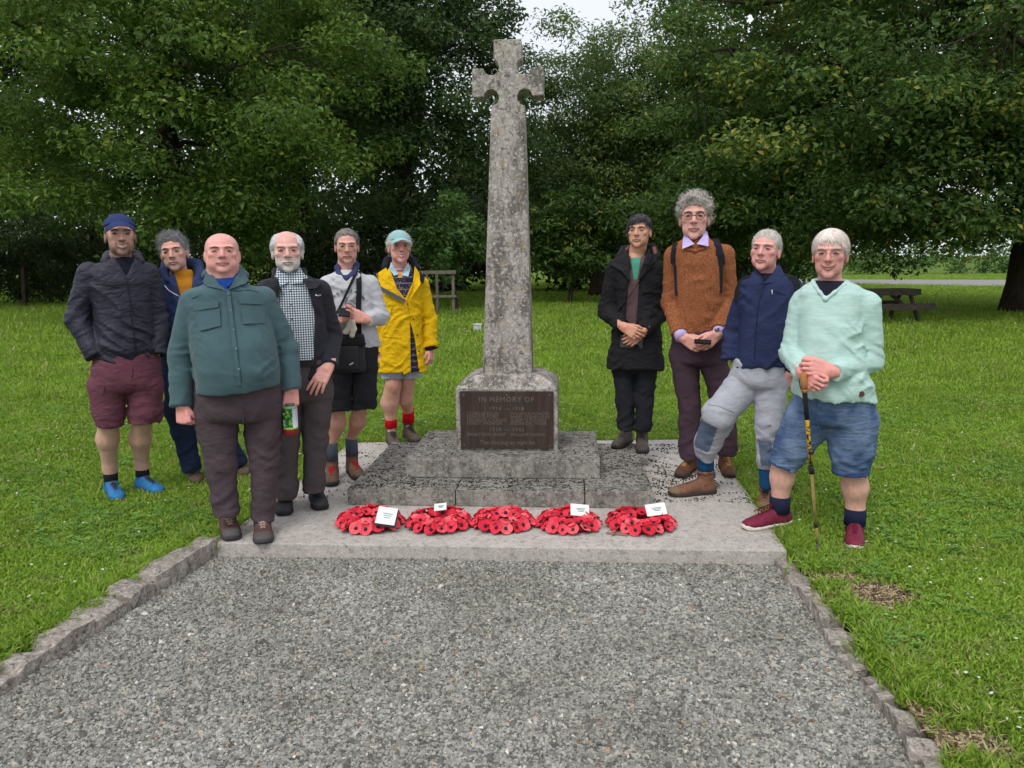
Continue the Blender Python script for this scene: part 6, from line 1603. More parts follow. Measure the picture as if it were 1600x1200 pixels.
p.body_core(st, sl, [[(628, 505, 0, 18), (615, 602, -0.02, 14)], [(628, 505, 0, 18), (637, 598, 0.03, 14)]]); p.finish()

# ---- man in black jacket ---------------------------------------------------
p = Person('dark-haired man in black waterproof jacket over a green t-shirt, hands crossed', (992, 703), Z1, srgb(212, 162, 136))
mB = fabric('black_waterproof', srgb(34, 34, 37), wrinkle=.6, rough=.7, wd=.018)
st = [(396, 978, 1016, .08), (402, 964, 1024, .10), (411, 957, 1029, .115), (435, 958, 1030, .13), (475, 963, 1029, .135), (525, 957, 1033, .14), (574, 948, 1039, .145)]
sl = [[(961, 422, 0, 16), (949, 486, .03, 15), (973, 511, -.15, 11.5)], [(1025, 420, 0, 16), (1031, 488, .03, 15), (1005, 517, -.16, 12)]]
p.head(999, 337, 387, yaw=-13, w=1.08, ruddy=.2, brow=(.03, .025, .022), neck=(994, 404), iris=(.03, .02, .015), lip=(.34, .15, .13), open=.36, nose=.85,
       hair=short_hair(srgb(26, 26, 30), srgb(112, 112, 118), .070, .013, .009, recede=.004, fringe=.006, taper=.014, jag=.012, strands=1300, len=.042, comb=(-.5, -.3, -.5), wild=.25, side_grey=1, part=.42))
T = p.top('waterproof_jacket', st, sl, mB, openings=[[(980, 386), (1014, 386), (1000, 424), (988, 430)], [(984, 420), (1000, 424), (993, 520), (974, 520)]], crease=.013, seed=17, h=.0078, arm_crease=.015)
p.top('inner_jacket', [(t[0], t[1] + 5, t[2] - 5, t[3] - .018) for t in st[1:6]], [], fabric('taupe_inner', srgb(92, 74, 76)), arms=False, h=.012, crease=.003, openings=[[(984, 392), (1003, 392), (996, 436), (990, 438)]])
p.top('t_shirt', [(404, 982, 1008, .07), (412, 978, 1012, .085), (445, 975, 1015, .10)], [], fabric('green_tee', srgb(78, 150, 128)), arms=False, h=.012, crease=.002)
mP = fabric('pink_lining', srgb(120, 82, 88))
soft(p, 'hood', [p.P(972, 412, -.07), p.P(968, 402, -.02), p.P(976, 392, .06), p.P(997, 388, .10), p.P(1018, 390, .06), p.P(1025, 400, -.01), p.P(1020, 412, -.07)], [.016, .03, .036, .036, .036, .03, .018], mB, crease=.008, par='waterproof_jacket')
soft(p, 'hood_lining', [p.P(979, 390, -.0), p.P(984, 386, .05)], [.012, .012], mP, par='waterproof_jacket'); soft(p, 'hood_lining', [p.P(1022, 388, -.01), p.P(1024, 396, -.03)], [.013, .012], mP, par='waterproof_jacket')
for q in ([(972, 400, -.05), (952, 412, -.07), (972, 424, -.13), (986, 442, -.15), (983, 420, -.12)], [(1014, 398, -.05), (1022, 408, -.08), (1016, 418, -.12), (996, 440, -.15), (1002, 420, -.12)]): lapel(p, 'storm_collar', [p.P(*t) for t in q], mB, .012, 'waterproof_jacket')
for poly in ([(1003, 446), (1026, 446), (1026, 456), (1003, 458)], [(958, 440), (976, 443), (976, 453), (959, 449)]): patch(p, 'pocket_flap', T, poly, mB, eps=.008, thick=.010, par='waterproof_jacket')
mSt = fabric('black_strap', srgb(30, 30, 33), fine=500)
strap(p, 'shoulder_strap', [p.surf(T, *q, .016) for q in ((1018, 404), (1008, 425), (996, 445), (984, 462), (972, 478), (960, 494))], (.6, 0, .75), .030, mSt)
p.trousers('trousers', [(556, 958, 1027, .125), (580, 959, 1025, .12)], [[(974, 582, 0, 16.5), (977, 628, 0, 14.2), (978, 660, 0, 13.5), (978, 669, 0, 13)], [(1009, 582, 0, 16.5), (1007, 628, 0, 14.2), (1005, 664, 0, 13.5), (1004, 673, 0, 13)]], fabric('black_trousers', srgb(40, 41, 46), wrinkle=.5), low_crease=.011)
BK = srgb(86, 78, 70)
p.shoe((981, 691), (963, 701), Z1, (979, 670, .02), BK, (.028, .026, .024), (.10, .09, .08), boot=.03, name='boot', L=.295, toecap=(.06, .052, .045))
p.shoe((1003, 697), (1004, 709), Z1, (1003, 676, .02), BK, (.028, .026, .024), (.10, .09, .08), boot=.03, name='boot', L=.295, toecap=(.06, .052, .045))
p.hand((973, 510, -.19), (1001, 526, -.225), (.1, .95, -.1), (.4, -.2, .8), curl=(.35, .5, .3), size=1.02, thumb=.5, thumbcurl=.2)
p.hand((1004, 518, -.165), (976, 540, -.19), (-.1, .95, .0), (-.3, .2, .8), curl=(.4, .6, .4), size=1.02, thumb=.5, thumbcurl=.2)
p.body_core(st, sl, []); p7 = p; p.finish()

# ---- tall man in rust jumper ----------------------------------------------
p = Person('tall curly-haired man with round glasses in rust knitted jumper holding a phone', (1098, 740), Z_SLAB, SK)
bR = NB('rust_knit', .95, .1); coR = bR.coord()
nR = bR.noise(130, 3, .65, coR); bigR = bR.noise(8, 3)
bR.color(bR.mix(bR.ramp(bigR, [(.3, .1), (.7, .35)]), bR.ramp(nR, [(.3, srgb(92, 50, 30)), (.7, srgb(196, 128, 88))]), srgb(144, 86, 56)))
n1 = bR.bump(bR.noise(1, 3, .5, bR.coord(scale=(12, 12, 24)), 1), .1, .012); n1 = bR.bump(bR.wave(42, coR, 'X', 2.0), .6, .004, n1); bR.bump(bR.voro(210, coR), .6, .003, n1); mR = bR.m
st = [(372, 1069, 1107, .08), (378, 1058, 1120, .10), (386, 1050, 1132, .115), (400, 1050, 1135, .13), (440, 1055, 1131, .138), (480, 1055, 1129, .138), (521, 1051, 1131, .13)]
sl = [[(1053, 400, 0, 16.5), (1049, 474, .04, 15.5), (1061, 520, -.13, 12)], [(1132, 398, 0, 16.5), (1138, 470, .04, 15), (1125, 514, -.13, 12)]]
p.head(1085, 307, 375, w=1.0, ruddy=.6, brow=(.20, .17, .14), neck=(1087, 394), iris=(.1, .09, .07), nose=1.15, smile=.2, 
       hair=short_hair(srgb(132, 126, 120), srgb(196, 190, 182), .070, .024, .015, curl=46, lump=.85, lump2=.012, strands=1100, len=.022, comb=(0, 0, .2), wild=1.2, lift=.012, fringe=.006), glasses=dict(hw=.0205, hh=.0185, c=(.05, .03, .02), t=.0019, sq=2.1, metal=0))
T = p.top('knitted_jumper', st, sl, mR, crease=.006, seed=18, h=.0078, arm_crease=.013)
mLi = fabric('lilac_shirt', srgb(186, 172, 222), wrinkle=.3)
for q in ([(1072, 361, -.03), (1067, 373, -.08), (1066, 389, -.138), (1085, 381, -.142), (1075, 371, -.09)], [(1101, 359, -.03), (1107, 371, -.08), (1107, 385, -.138), (1089, 381, -.142), (1098, 369, -.09)]): lapel(p, 'shirt_collar', [p.P(*t) for t in q], mLi, .007)
soft(p, 'collar_stand', [p.P(1070, 374, -.03), p.P(1072, 366, .05), p.P(1087, 363, .085), p.P(1102, 365, .05), p.P(1105, 373, -.03)], [.012, .014, .014, .014, .012], mLi, crease=.001)
soft(p, 'neckband', [p.P(1066, 380, -.075), p.P(1074, 389, -.118), p.P(1086, 392, -.128), p.P(1099, 388, -.118), p.P(1107, 378, -.075)], [.010, .011, .012, .011, .010], mR, crease=.001, par='knitted_jumper')
tubes(p, 'shirt_cuff', [[p.P(1061, 516, -.12), p.P(1066, 529, -.155)], [p.P(1126, 511, -.12), p.P(1123, 522, -.155)]], .043, mLi, None, 16)
mBp = fabric('black_webbing', srgb(38, 38, 44), fine=500)
for pts in ([(1058, 380), (1055, 390), (1054, 402), (1054, 412), (1055, 416), (1056, 440), (1057, 462)], [(1116, 374), (1121, 384), (1125, 398), (1127, 412), (1127, 416), (1127, 438), (1126, 458)]): strap(p, 'rucksack_strap', [p.surf(T, *q, .012) for q in pts], (1, 0, 0), [.05, .052, .052, .050, .022, .020, .020], mBp, None, .010)
p.trousers('trousers', [(515, 1051, 1132, .13), (550, 1048, 1133, .135), (570, 1050, 1133, .12)], [[(1069, 560, 0, 22.5), (1077, 630, 0, 17.5), (1077, 695, 0, 15.5), (1077, 714, 0, 15)], [(1113, 560, 0, 21.5), (1131, 630, .02, 18), (1136, 695, .02, 15.5), (1136, 711, .02, 15)]], fabric('aubergine_trousers', srgb(72, 56, 66), wrinkle=.35), low_crease=.012)
BS = srgb(106, 66, 44)
p.shoe((1080, 734), (1064, 745), Z_SLAB, (1077, 712, .02), BS, (.04, .028, .022), srgb(190, 150, 84), name='shoe', boot=.015, L=.31, toecap=(.08, .045, .03))
p.shoe((1131, 731), (1141, 746), Z_SLAB, (1136, 709, .04), BS, (.04, .028, .022), srgb(190, 150, 84), name='shoe', boot=.015, L=.31, toecap=(.08, .045, .03))
p.hand((1066, 527, -.16), (1098, 546, -.20), (.1, .9, .2), (.3, 0, .9), curl=(.4, .6, .4), size=1.1, thumb=.45, thumbcurl=.2)
p.hand((1123, 521, -.16), (1093, 545, -.215), (-.1, .9, .2), (-.3, 0, .9), curl=(.4, .6, .4), size=1.1, thumb=.45, thumbcurl=.2)
m = MB(); m.tube([p.P(1121, 517, -.150), p.P(1123, 521, -.16)], .036, 14); p.kid('wrist_watch', m.mesh('wrist_watch', plain('watch_black', (.01, .01, .012), .3)))
p.body_core(st, sl, []); p8 = p; p.finish()

# ---- man in navy top, foot on slab ----------------------------------------
p = Person('man in navy half-zip top and pale grey trousers with one boot up on the slab', (1165, 788), 0.0, SKR)
mNv = fabric('navy_softshell', srgb(44, 52, 84), wrinkle=.45, rough=.8)
st = [(428, 1176, 1220, .085), (434, 1166, 1232, .105), (443, 1156, 1245, .12), (465, 1155, 1246, .135), (500, 1155, 1240, .148), (540, 1152, 1234, .155), (570, 1150, 1230, .15)]
sl = [[(1166, 458, 0, 17.5), (1145, 522, .04, 15.5), (1140, 562, -.03, 12.5)], [(1243, 460, 0, 17.5), (1254, 528, .04, 15.5), (1238, 582, -.02, 12.5)]]
p.head(1196, 361, 423, yaw=-15, roll=4, w=1.06, jaw=.95, ruddy=.6, pitch=-3, brow=(.28, .22, .17), neck=(1200, 440), iris=(.1, .12, .13), open=.36,
       hair=short_hair(srgb(160, 154, 144), srgb(222, 218, 210), .077, .008, .005, recede=.018, strands=900, len=.022, comb=(.1, .5, .4), wild=.4, lift=.003))
T = p.top('half_zip_top', st, sl, mNv, openings=[[(1186, 418), (1216, 418), (1194, 443)]], crease=.012, seed=19, arm_crease=.015)
p.top('base_layer', [(430, 1178, 1220, .08)] + [(t[0], t[1] + 6, t[2] - 6, t[3] - .016) for t in st[1:4]], [], fabric('dark_base', srgb(30, 32, 44)), arms=False, h=.012, crease=.001)
for q in ([(1181, 418, -.01), (1174, 434, -.06), (1192, 443, -.125), (1188, 430, -.09)], [(1216, 412, -.01), (1224, 430, -.06), (1213, 440, -.10), (1193, 443, -.125), (1206, 428, -.08)]): lapel(p, 'collar', [p.P(*t) for t in q], mNv, .012, 'half_zip_top')
soft(p, 'collar_stand', [p.P(1180, 432, -.03), p.P(1184, 422, .05), p.P(1200, 418, .09), p.P(1216, 420, .05), p.P(1222, 430, -.03)], [.014, .016, .018, .016, .014], mNv, crease=.001, par='half_zip_top')
tubes(p, 'zip', [seam(p, T, [(1193, 444), (1184, 480), (1180, 520), (1179, 560)], eps=.008)], .0024, plain('zip_navy', srgb(28, 34, 60), .5), 'half_zip_top')
tubes(p, 'pocket_zip', [seam(p, T, [(1206, 453), (1216, 456), (1228, 461)], eps=.008)], .002, plain('zip_navy2', srgb(26, 32, 56), .5), 'half_zip_top')
tubes(p, 'zip_pull', [[p.surf(T, 1206, 453, .012), p.surf(T, 1207, 460, .012)]], .003, plain('zip_pull', (.6, .6, .62), .4), 'half_zip_top')
for pts in ([(1168, 430), (1160, 440), (1155, 452), (1153, 470)], [(1238, 432), (1243, 445), (1244, 465), (1240, 490)]): strap(p, 'rucksack_strap', [p.surf(T, *q, .014) for q in pts], (1, 0, .15), .048, mBp, None, .012)
soft(p, 'rucksack', [p.P(1180, 455, .22), p.P(1225, 455, .22), p.P(1228, 530, .24), p.P(1178, 530, .24)], [.10, .10, .12, .12], mBp, h=.012)
mTp = vcol_fabric('grey_walking_trousers', .45)
def tcol(V):
    C = np.tile(np.array(srgb(172, 174, 184)), (len(V), 1)); fr = np.array([1.0] * len(V))
    for poly in ([(1096, 650), (1123, 661), (1108, 706), (1084, 697)], [(1184, 682), (1206, 686), (1206, 724), (1189, 724)]):
        hp = p.half_planes(poly, -.02); d = p.wedge(V, hp, .10); C[d < 0] = srgb(92, 106, 126)
    return C
p.trousers('walking_trousers', [(560, 1145, 1228, .14), (592, 1142, 1227, .14), (606, 1146, 1226, .125)], [[(1167, 596, 0, 27), (1124, 648, -.08, 25), (1106, 690, .02, 20), (1102, 712, .07, 15.5)], [(1203, 600, 0, 26), (1202, 668, -.05, 19.5), (1200, 715, -.04, 15.5), (1199, 729, -.03, 12.5)]], mTp, low_crease=.012, colfn=tcol, h=.0085)
tubes(p, 'knee_zip', [[p.P(1106, 632, -.20), p.P(1122, 634, -.215), p.P(1147, 645, -.17)], [p.P(1181, 663, -.10), p.P(1192, 665, -.135), p.P(1205, 664, -.14)]], .0035, fabric('zip_grey', srgb(150, 152, 162)), 'walking_trousers')
mSo = fabric('blue_sock', srgb(32, 76, 118), knit=60)
soft(p, 'sock', [p.P(1102, 708, .07), p.P(1103, 728, .09), p.P(1106, 742, .10)], [.048, .046, .044], mSo, crease=.004); soft(p, 'sock', [p.P(1199, 728, -.03), p.P(1198, 756, -.02)], [.042, .042], mSo, crease=.003)
BB = srgb(120, 84, 66)
p.shoe((1112, 770), (1050, 775), Z_SLAB, (1104, 748, .11), BB, (.04, .035, .03), (.05, .035, .03), boot=.05, name='boot', L=.31, width=.05, collar_r=.056, toecap=(.20, .13, .08))
p.shoe((1197, 784), (1193, 798), 0.0, (1198, 762, -.02), BB, (.04, .035, .03), (.05, .035, .03), boot=.05, name='boot', L=.30, collar_r=.05, toecap=(.20, .13, .08))
p.hand((1238, 580, -.03), (1228, 602, -.03), (-.5, .8, 0), (-.8, -.6, 0), curl=(.3, .4, .3), size=1.05, thumb=.5)
p.body_core(st, sl, []); p.finish()

# ---- man in mint jumper ----------------------------------------------------
p = Person('fair-haired man in mint green jumper and denim shorts leaning on a walking pole', (1280, 838), 0.0, SKR)
bM = NB('mint_knit', .9, .15); coM = bM.coord()
bM.color(bM.ramp(bM.noise(1, 4, .6, bM.coord(scale=(16, 16, 90))), [(.3, srgb(164, 198, 190)), (.7, srgb(190, 216, 210))]))
n1 = bM.bump(bM.noise(1, 3, .5, bM.coord(scale=(12, 12, 18)), 1), .15, .012); bM.bump(bM.noise(500, 2), .3, .002, n1); mM = bM.m
st = [(440, 1267, 1328, .085), (447, 1255, 1344, .11), (458, 1248, 1354, .128), (480, 1246, 1352, .15), (520, 1245, 1347, .175, -.01), (570, 1242, 1352, .19, -.02), (605, 1240, 1365, .19, -.02), (630, 1240, 1368, .18, -.01)]
sl = [[(1255, 476, 0, 22), (1238, 553, -.02, 18.5), (1255, 582, -.24, 14)], [(1353, 477, 0, 23), (1358, 562, .02, 20), (1303, 581, -.25, 14.5)]]
p.head(1297, 361, 434, yaw=-4, w=1.06, smile=.9, teeth=False, ruddy=.9, brow=(.42, .34, .26), neck=(1296, 456), iris=(.1, .12, .14), open=.36, pitch=3, nose=1.05,
       hair=short_hair(srgb(208, 192, 180), srgb(242, 234, 228), .064, .012, .008, fringe=.003, taper=.014, recede=.0, strands=1300, len=.030, comb=(.25, -.25, -.8), wild=.10, jag=.010, curl=30, lump=.12, str=(3, 3, .5)), glasses=dict(hw=.0225, hh=.0125, c=(.35, .33, .30), t=.0010, sq=3.2, z=-.003))
T = p.top('jumper', st, sl, mM, hem=((1240, 608), (1367, 624)), openings=[[(1270, 434), (1326, 434), (1290, 468)]], crease=.011, seed=20, arm_crease=.014)
p.top('t_shirt', [(442, 1268, 1326, .09)] + [(t[0], t[1] + 7, t[2] - 7, t[3] - .014) for t in st[1:4]], [], fabric('dark_tee', srgb(34, 34, 48)), arms=False, h=.010, crease=.001)
soft(p, 'neckband', [p.surf(T, x_, y_, .002) for x_, y_ in ((1272, 446), (1281, 457), (1290, 468), (1304, 457), (1321, 444))], [.008, .009, .010, .009, .008], mM, h=.005, crease=0, par='jumper')
m = MB(); c = p.surf(T, 1346, 616, .010); m.tube([c + np.array((0, .006, 0)), c + np.array((0, -.002, 0))], [.015, .014], 14); p.kid('leather_badge', m.mesh('leather_badge', plain('brown_leather', srgb(88, 52, 52), .6)), 'jumper')
bD = NB('faded_denim', .9, .12); coD = bD.coord()
bD.color(bD.mix(bD.ramp(bD.noise(5, 4, .6, bD.coord(scale=(1, 1, .8))), [(.42, 0.0), (.68, .8)]), bD.ramp(bD.noise(1, 4, .6, bD.coord(scale=(12, 12, 60))), [(.3, srgb(54, 74, 108)), (.7, srgb(84, 106, 142))]), srgb(132, 152, 180)))
n1 = bD.bump(bD.noise(1, 3, .5, bD.coord(scale=(10, 10, 34)), 1.2), .6, .014); bD.bump(bD.noise(700, 2), .3, .002, n1); mDe = bD.m
p.trousers('denim_shorts', [(605, 1241, 1367, .165), (638, 1236, 1369, .17), (662, 1240, 1367, .145)], [[(1264, 655, 0, 37), (1240, 694, 0, 28), (1223, 726, .0, 20.5)], [(1331, 660, 0, 37), (1331, 704, 0, 31), (1329, 738, 0, 25.5)]], mDe, low_crease=.012)
tubes(p, 'fly', [seam(p, p.TL, [(1276, 626), (1273, 650), (1280, 668)], eps=.004)], .003, mDe, 'denim_shorts')
mHem = fabric('denim_hem', srgb(62, 88, 134))
tubes(p, 'turned_hem', [[p.P(1224.5, 722, 0), p.P(1222.5, 727.5, 0)]], 20.8 * p.u, mHem, 'denim_shorts', 22); tubes(p, 'turned_hem', [[p.P(1329.2, 733, 0), p.P(1329, 739.5, 0)]], 25.8 * p.u, mHem, 'denim_shorts', 22)
LG = [[(1223, 712, .01, 16), (1222, 746, .03, 16.8), (1217, 784, .05, 11.5), (1217, 802, .05, 11)], [(1333, 724, .01, 17.5), (1336, 762, .03, 18), (1335, 800, .04, 12.5), (1335, 820, .04, 12)]]
p.legs(LG, srgb(212, 166, 148), [((1226, 818), (1168, 827), Z_SLAB, .31), ((1334, 836), (1335, 859), 0.0, .30)])
BU = srgb(116, 34, 58)
p.shoe((1226, 818), (1168, 827), Z_SLAB, (1217, 800, .05), BU, (.62, .58, .52), srgb(92, 24, 44), sock=srgb(34, 40, 62), sock_top=.160, sockr=.055, L=.31, width=.048)
p.shoe((1334, 836), (1335, 859), 0.0, (1335, 818, .04), BU, (.62, .58, .52), srgb(92, 24, 44), sock=srgb(34, 40, 62), sock_top=.160, sockr=.055, L=.30, width=.050)
p.hand((1300, 580, -.26), (1262, 572, -.31), (0, .9, -.3), (-.2, 0, .9), curl=(.55, .95, .6), size=1.12, thumb=.4, thumbcurl=.3, spread=.0)
p.hand((1252, 580, -.25), (1268, 596, -.30), (.2, .9, .2), (.7, 0, .7), curl=(.6, 1.0, .6), size=1.08, thumb=.4, thumbcurl=.4)
p10 = p; p.body_core([t[:4] for t in st], sl, [[(1300, 578, 0, 26), (1223, 714, 0.01, 22)], [(1300, 578, 0, 26), (1333, 726, 0.01, 22)]]); p.finish()
# ------------------------------------------------------------------ things people hold or carry
def place(o, p):
    o.matrix_world = p.M @ o.matrix_world if False else p.M
    return o
# drink bottle / tub held by the bald man
bt = NB('bottle_label', .4, .4); q_ = bt.sep(bt.coord()); 
top_ = p3.P(455, 634, -.06); bot_ = p3.P(455, 679, -.06); H_ = top_[2] - bot_[2]; R_ = 11.2 * p3.u
zt = bt.math('DIVIDE', q_[2], H_); ang = bt.math('ARCTAN2', q_[0], bt.math('MULTIPLY', q_[1], -1.0))
grn = bt.ramp(bt.noise(38, 3, .5, bt.coord(scale=(1, 1, 1.4))), [(.35, srgb(20, 84, 46)), (.5, srgb(104, 160, 50)), (.62, srgb(228, 236, 220))], 'CONSTANT')
lab = bt.mix(bt.math('GREATER_THAN', ang, .25), grn, srgb(206, 212, 224))
lab = bt.mix(bt.math('LESS_THAN', zt, .27), lab, srgb(150, 190, 50)); lab = bt.mix(bt.math('LESS_THAN', zt, .23), lab, srgb(120, 32, 32)); lab = bt.mix(bt.math('GREATER_THAN', zt, .93), lab, srgb(120, 150, 110))
bt.color(lab)
def lathe(prof, n=20):
    m = MB(); m.smooth = True
    for r_, z_ in prof:
        for k in range(n): a = 2 * math.pi * k / n; m.v.append((r_ * math.cos(a), r_ * math.sin(a), z_))
    for i in range(len(prof) - 1):
        for k in range(n): m.f.append((i * n + k, i * n + (k + 1) % n, (i + 1) * n + (k + 1) % n, (i + 1) * n + k))
    m.f.append(tuple(reversed(range(n)))); m.f.append(tuple((len(prof) - 1) * n + k for k in range(n))); return m
m = lathe([(R_ * .9, 0), (R_, .004), (R_, H_ * .22), (R_ * .96, H_ * .24), (R_ * .96, H_ * .92), (R_, H_ * .93), (R_ * .97, H_)])
o = m.build('drinks_bottle', bt.m); o.matrix_world = p3.M @ Matrix.Translation(Vector(bot_))
tag(o, 'slim bottle with green and white label held low by the bald man', 'bottle')
m = lathe([(R_ * .6, H_ - .002), (R_ * .6, H_ + .012), (R_ * .5, H_ + .014)], 16); m.build('lid', plain('bottle_lid', srgb(90, 100, 96), .5), o)
# phone, gloves and shoulder bag of the man in grey
mPh = plain('phone_black', (.008, .008, .010), .5, .3)
def slab_obj(p, name, c, size, rot, mat, label, cat):
    m = MB(); m.box((0, 0, 0), size); o = m.build(name, mat, bevel=min(size) * .3)
    o.matrix_world = p.M @ Matrix.Translation(Vector(c)) @ rot; tag(o, label, cat); return o
slab_obj(p5, 'phone', p5.P(538, 488, -.275), (.072, .14, .010), Matrix.Rotation(math.radians(6), 4, 'Y') @ Matrix.Rotation(math.radians(16), 4, 'X'), mPh, 'black phone held flat by the man in the grey sweatshirt', 'phone')
mGl = fabric('cream_cloth', srgb(196, 186, 170), wrinkle=.6)
for k, (pts, r_) in enumerate(([[(547, 502, -.25), (545, 512, -.255), (540, 519, -.25)], .014], [[(551, 502, -.25), (552, 514, -.255), (550, 524, -.25)], .015])):
    A = [np.array(p5.P(*q)) for q in pts]
    V, F = sdf_mesh(lambda P: np.maximum(rchain(P, A, [r_ * .7, r_, r_ * .9], .01), np.abs(P[:, 1] - A[0][1]) - .012) - p5.creases(P, .004, 4 + k, (30, 30, 30)), np.min(A, 0) - .05, np.max(A, 0) + .05, .004)
    o = link('glove', mesh_np('glove', V, F, mGl)); o.matrix_world = p5.M
    tag(o, ['cream glove hanging from the grey-sweatshirt man, the left one', 'cream glove hanging from the grey-sweatshirt man, the right one'][k], 'glove', 'pair of gloves')
bag = empty('shoulder_bag', p5.M @ Vector(p5.P(549, 582, -.19))); bag.rotation_euler = (0, 0, p5.yaw)
tag(bag, 'black padded camera bag slung in front of the man in grey', 'bag')
bc = p5.P(549, 582, -.19); mBag = fabric('bag_nylon', srgb(52, 52, 56), fine=400, wrinkle=.3); mBag2 = fabric('bag_nylon_dark', srgb(34, 34, 38), fine=400, wrinkle=.3)
def bagpart(name, x0, x1, y0, y1, dy, th, mat, bev):
    a, b = p5.P(x0, y1, dy) - bc, p5.P(x1, y0, dy) - bc
    m = MB(); m.box(((a[0] + b[0]) / 2, a[1], (a[2] + b[2]) / 2), (b[0] - a[0], th, b[2] - a[2])); return m.build(name, mat, bag, bevel=bev, smooth=True)
bagpart('bag_body', 528, 570, 526, 582, -.19, .10, mBag, .02); bagpart('front_pocket', 530, 560, 540, 578, -.245, .03, mBag, .010); bagpart('flap', 529, 569, 522, 541, -.20, .11, mBag2, .014)
T5 = p5.stations([(424, 524, 560, .08), (430, 510, 571, .10), (438, 503, 581, .112), (460, 500, 590, .125), (495, 503, 592, .13), (525, 507, 593, .135), (540, 511, 591, .125)])
m = MB(); pts = [p5.surf(T5, *q, .014) for q in ((556, 427), (550, 440), (543, 455), (536, 470), (529, 484))] + [p5.P(524, 500, -.17), p5.P(531, 528, -.20)]
m.ribbon([Vector(q - bc) for q in pts], (.8, 0, .5), .028, .005); m.build('strap', mBag2, bag)
m = MB(); pts = [p5.surf(T5, *q, .014) for q in ((560, 424), (561, 440), (561, 460), (560, 480), (560, 500), (561, 520))] + [p5.P(562, 534, -.20)]
m.ribbon([Vector(q - bc) for q in pts], (1, 0, 0), .034, .005); m.build('strap', mBag2, bag)
a, b = p5.P(546, 570, -.262) - bc, p5.P(552, 567, -.262) - bc; m = MB(); m.tube([a, b], .004, 6); m.build('badge', plain('badge_grey', (.5, .5, .5), .4), bag)
# phones of the other two
slab_obj(p8, 'phone', p8.P(1098, 534, -.245), (.105, .05, .012), Matrix.Rotation(.05, 4, 'Y') @ Matrix.Rotation(.35, 4, 'X'), mPh, 'black phone resting on the hands of the tall man in rust', 'phone')
slab_obj(p7, 'phone', p7.P(987, 534, -.135), (.15, .012, .085), Matrix.Rotation(.05, 4, 'Y'), plain('phone_slate', (.05, .055, .065), .35, .5), 'dark flat case behind the crossed hands of the man in black', 'case')
# walking pole
pa, pb_ = p10.P(1255, 585, -.31), np.array(p10.I @ ground(1279, 866, 0.0))
pole = empty('walking_pole', p10.M @ Vector(pb_)); pole.rotation_euler = (0, 0, p10.yaw)
tag(pole, 'telescopic walking pole with cork grip and yellow shaft held by the man in mint', 'walking pole')
def pp(t): return (np.array(pa) * (1 - t) + np.array(pb_) * t) - np.array(pb_)
def seg(name, t0, t1, r0, r1, mat, n=10): m = MB(); m.smooth = True; m.tube([pp(t0), pp(t0 * .98 + t1 * .02), pp((t0 + t1) / 2), pp(t1)], [r0 * .9, r0, (r0 + r1) / 2, r1], n); return m.build(name, mat, pole)
mCork = plain('cork', srgb(176, 122, 74), .8, .2, var=.25, vs=90)
seg('grip', -.01, .085, .017, .015, mCork); seg('grip_collar', .082, .098, .020, .013, mCork)
seg('foam_sleeve', .098, .245, .012, .011, plain('black_foam', (.012, .012, .012), .8))
by_ = NB('yellow_shaft', .35, .5); sy_ = by_.noise(70, 2); by_.color(by_.ramp(sy_, [(.42, (.02, .02, .02)), (.5, srgb(205, 160, 20))], 'CONSTANT'))
seg('upper_shaft', .245, .50, .0105, .0095, by_.m); seg('clamp', .50, .545, .013, .013, plain('clamp_black', (.015, .015, .015), .5))
mAl = plain('gold_metal', srgb(190, 165, 110), .35, .5, .6); seg('lower_shaft', .545, .82, .0080, .0075, mAl); seg('clamp', .82, .845, .0105, .0105, plain('clamp_black2', (.02, .02, .02), .5)); seg('lower_shaft', .845, .94, .0062, .006, mAl); seg('tip', .94, 1.0, .008, .004, plain('tip_grey', (.12, .12, .12), .6))
m = MB(); m.ribbon([Vector(pp(.0) + np.array((-.012, .01, 0))), Vector(pp(.05) + np.array((-.022, .012, 0))), Vector(pp(.095) + np.array((-.014, .005, 0)))], (0, 1, 0), .02, .003); m.build('wrist_strap', plain('strap_black', (.012, .012, .012), .8), pole)

# ------------------------------------------------------------------ poppy wreaths
def petal_mesh():
    m = MB(); m.smooth = True
    for k in range(4):                                   # four overlapping cupped petals
        a0 = k * math.pi / 2; b = len(m.v); zo = .0025 * (k % 2)
        m.v.append((0, 0, zo))
        for ring, rr_ in ((1, .55), (2, 1.0)):
            for j in range(6):
                a = a0 + (-.95 + 1.9 * j / 5); R = .033 * rr_ * (1 - .10 * abs(j - 2.5) / 2.5 * (ring == 2)) * (1 + .04 * math.sin(j * 5 + k)); m.v.append((R * math.cos(a), R * math.sin(a), zo + .012 * rr_ ** 2 + .003 * math.sin(j * 2.2 + k)))
        for j in range(5):
            m.f.append((b, b + 1 + j, b + 2 + j)); m.f.append((b + 1 + j, b + 7 + j, b + 8 + j, b + 2 + j))
    return m
bP = NB('poppy_red', .65, .25); oi = bP.new('ShaderNodeObjectInfo')
bP.color(bP.ramp(oi.outputs['Random'], [(0, srgb(204, 34, 56)), (.5, srgb(230, 62, 82)), (1, srgb(244, 118, 126))]))
ME_POPPY = petal_mesh().mesh('poppy', bP.m)
mc = MB(); mc.smooth = True; mc.v = []; 
cm = lathe([(.0075, .0), (.0086, .004), (.007, .007), (.003, .009)], 10); ME_CENTRE = cm.mesh('poppy_centre', plain('poppy_black', (.02, .016, .024), .6, var=.3, vs=200))
mRing = plain('wreath_base', srgb(120, 16, 28), .8)
mPaper = plain('card_white', (.78, .79, .77), .7, .2, var=.04); mPrint = plain('card_print', srgb(90, 130, 120), .8); mPlas = plain('dark_plastic', (.02, .02, .022), .4)
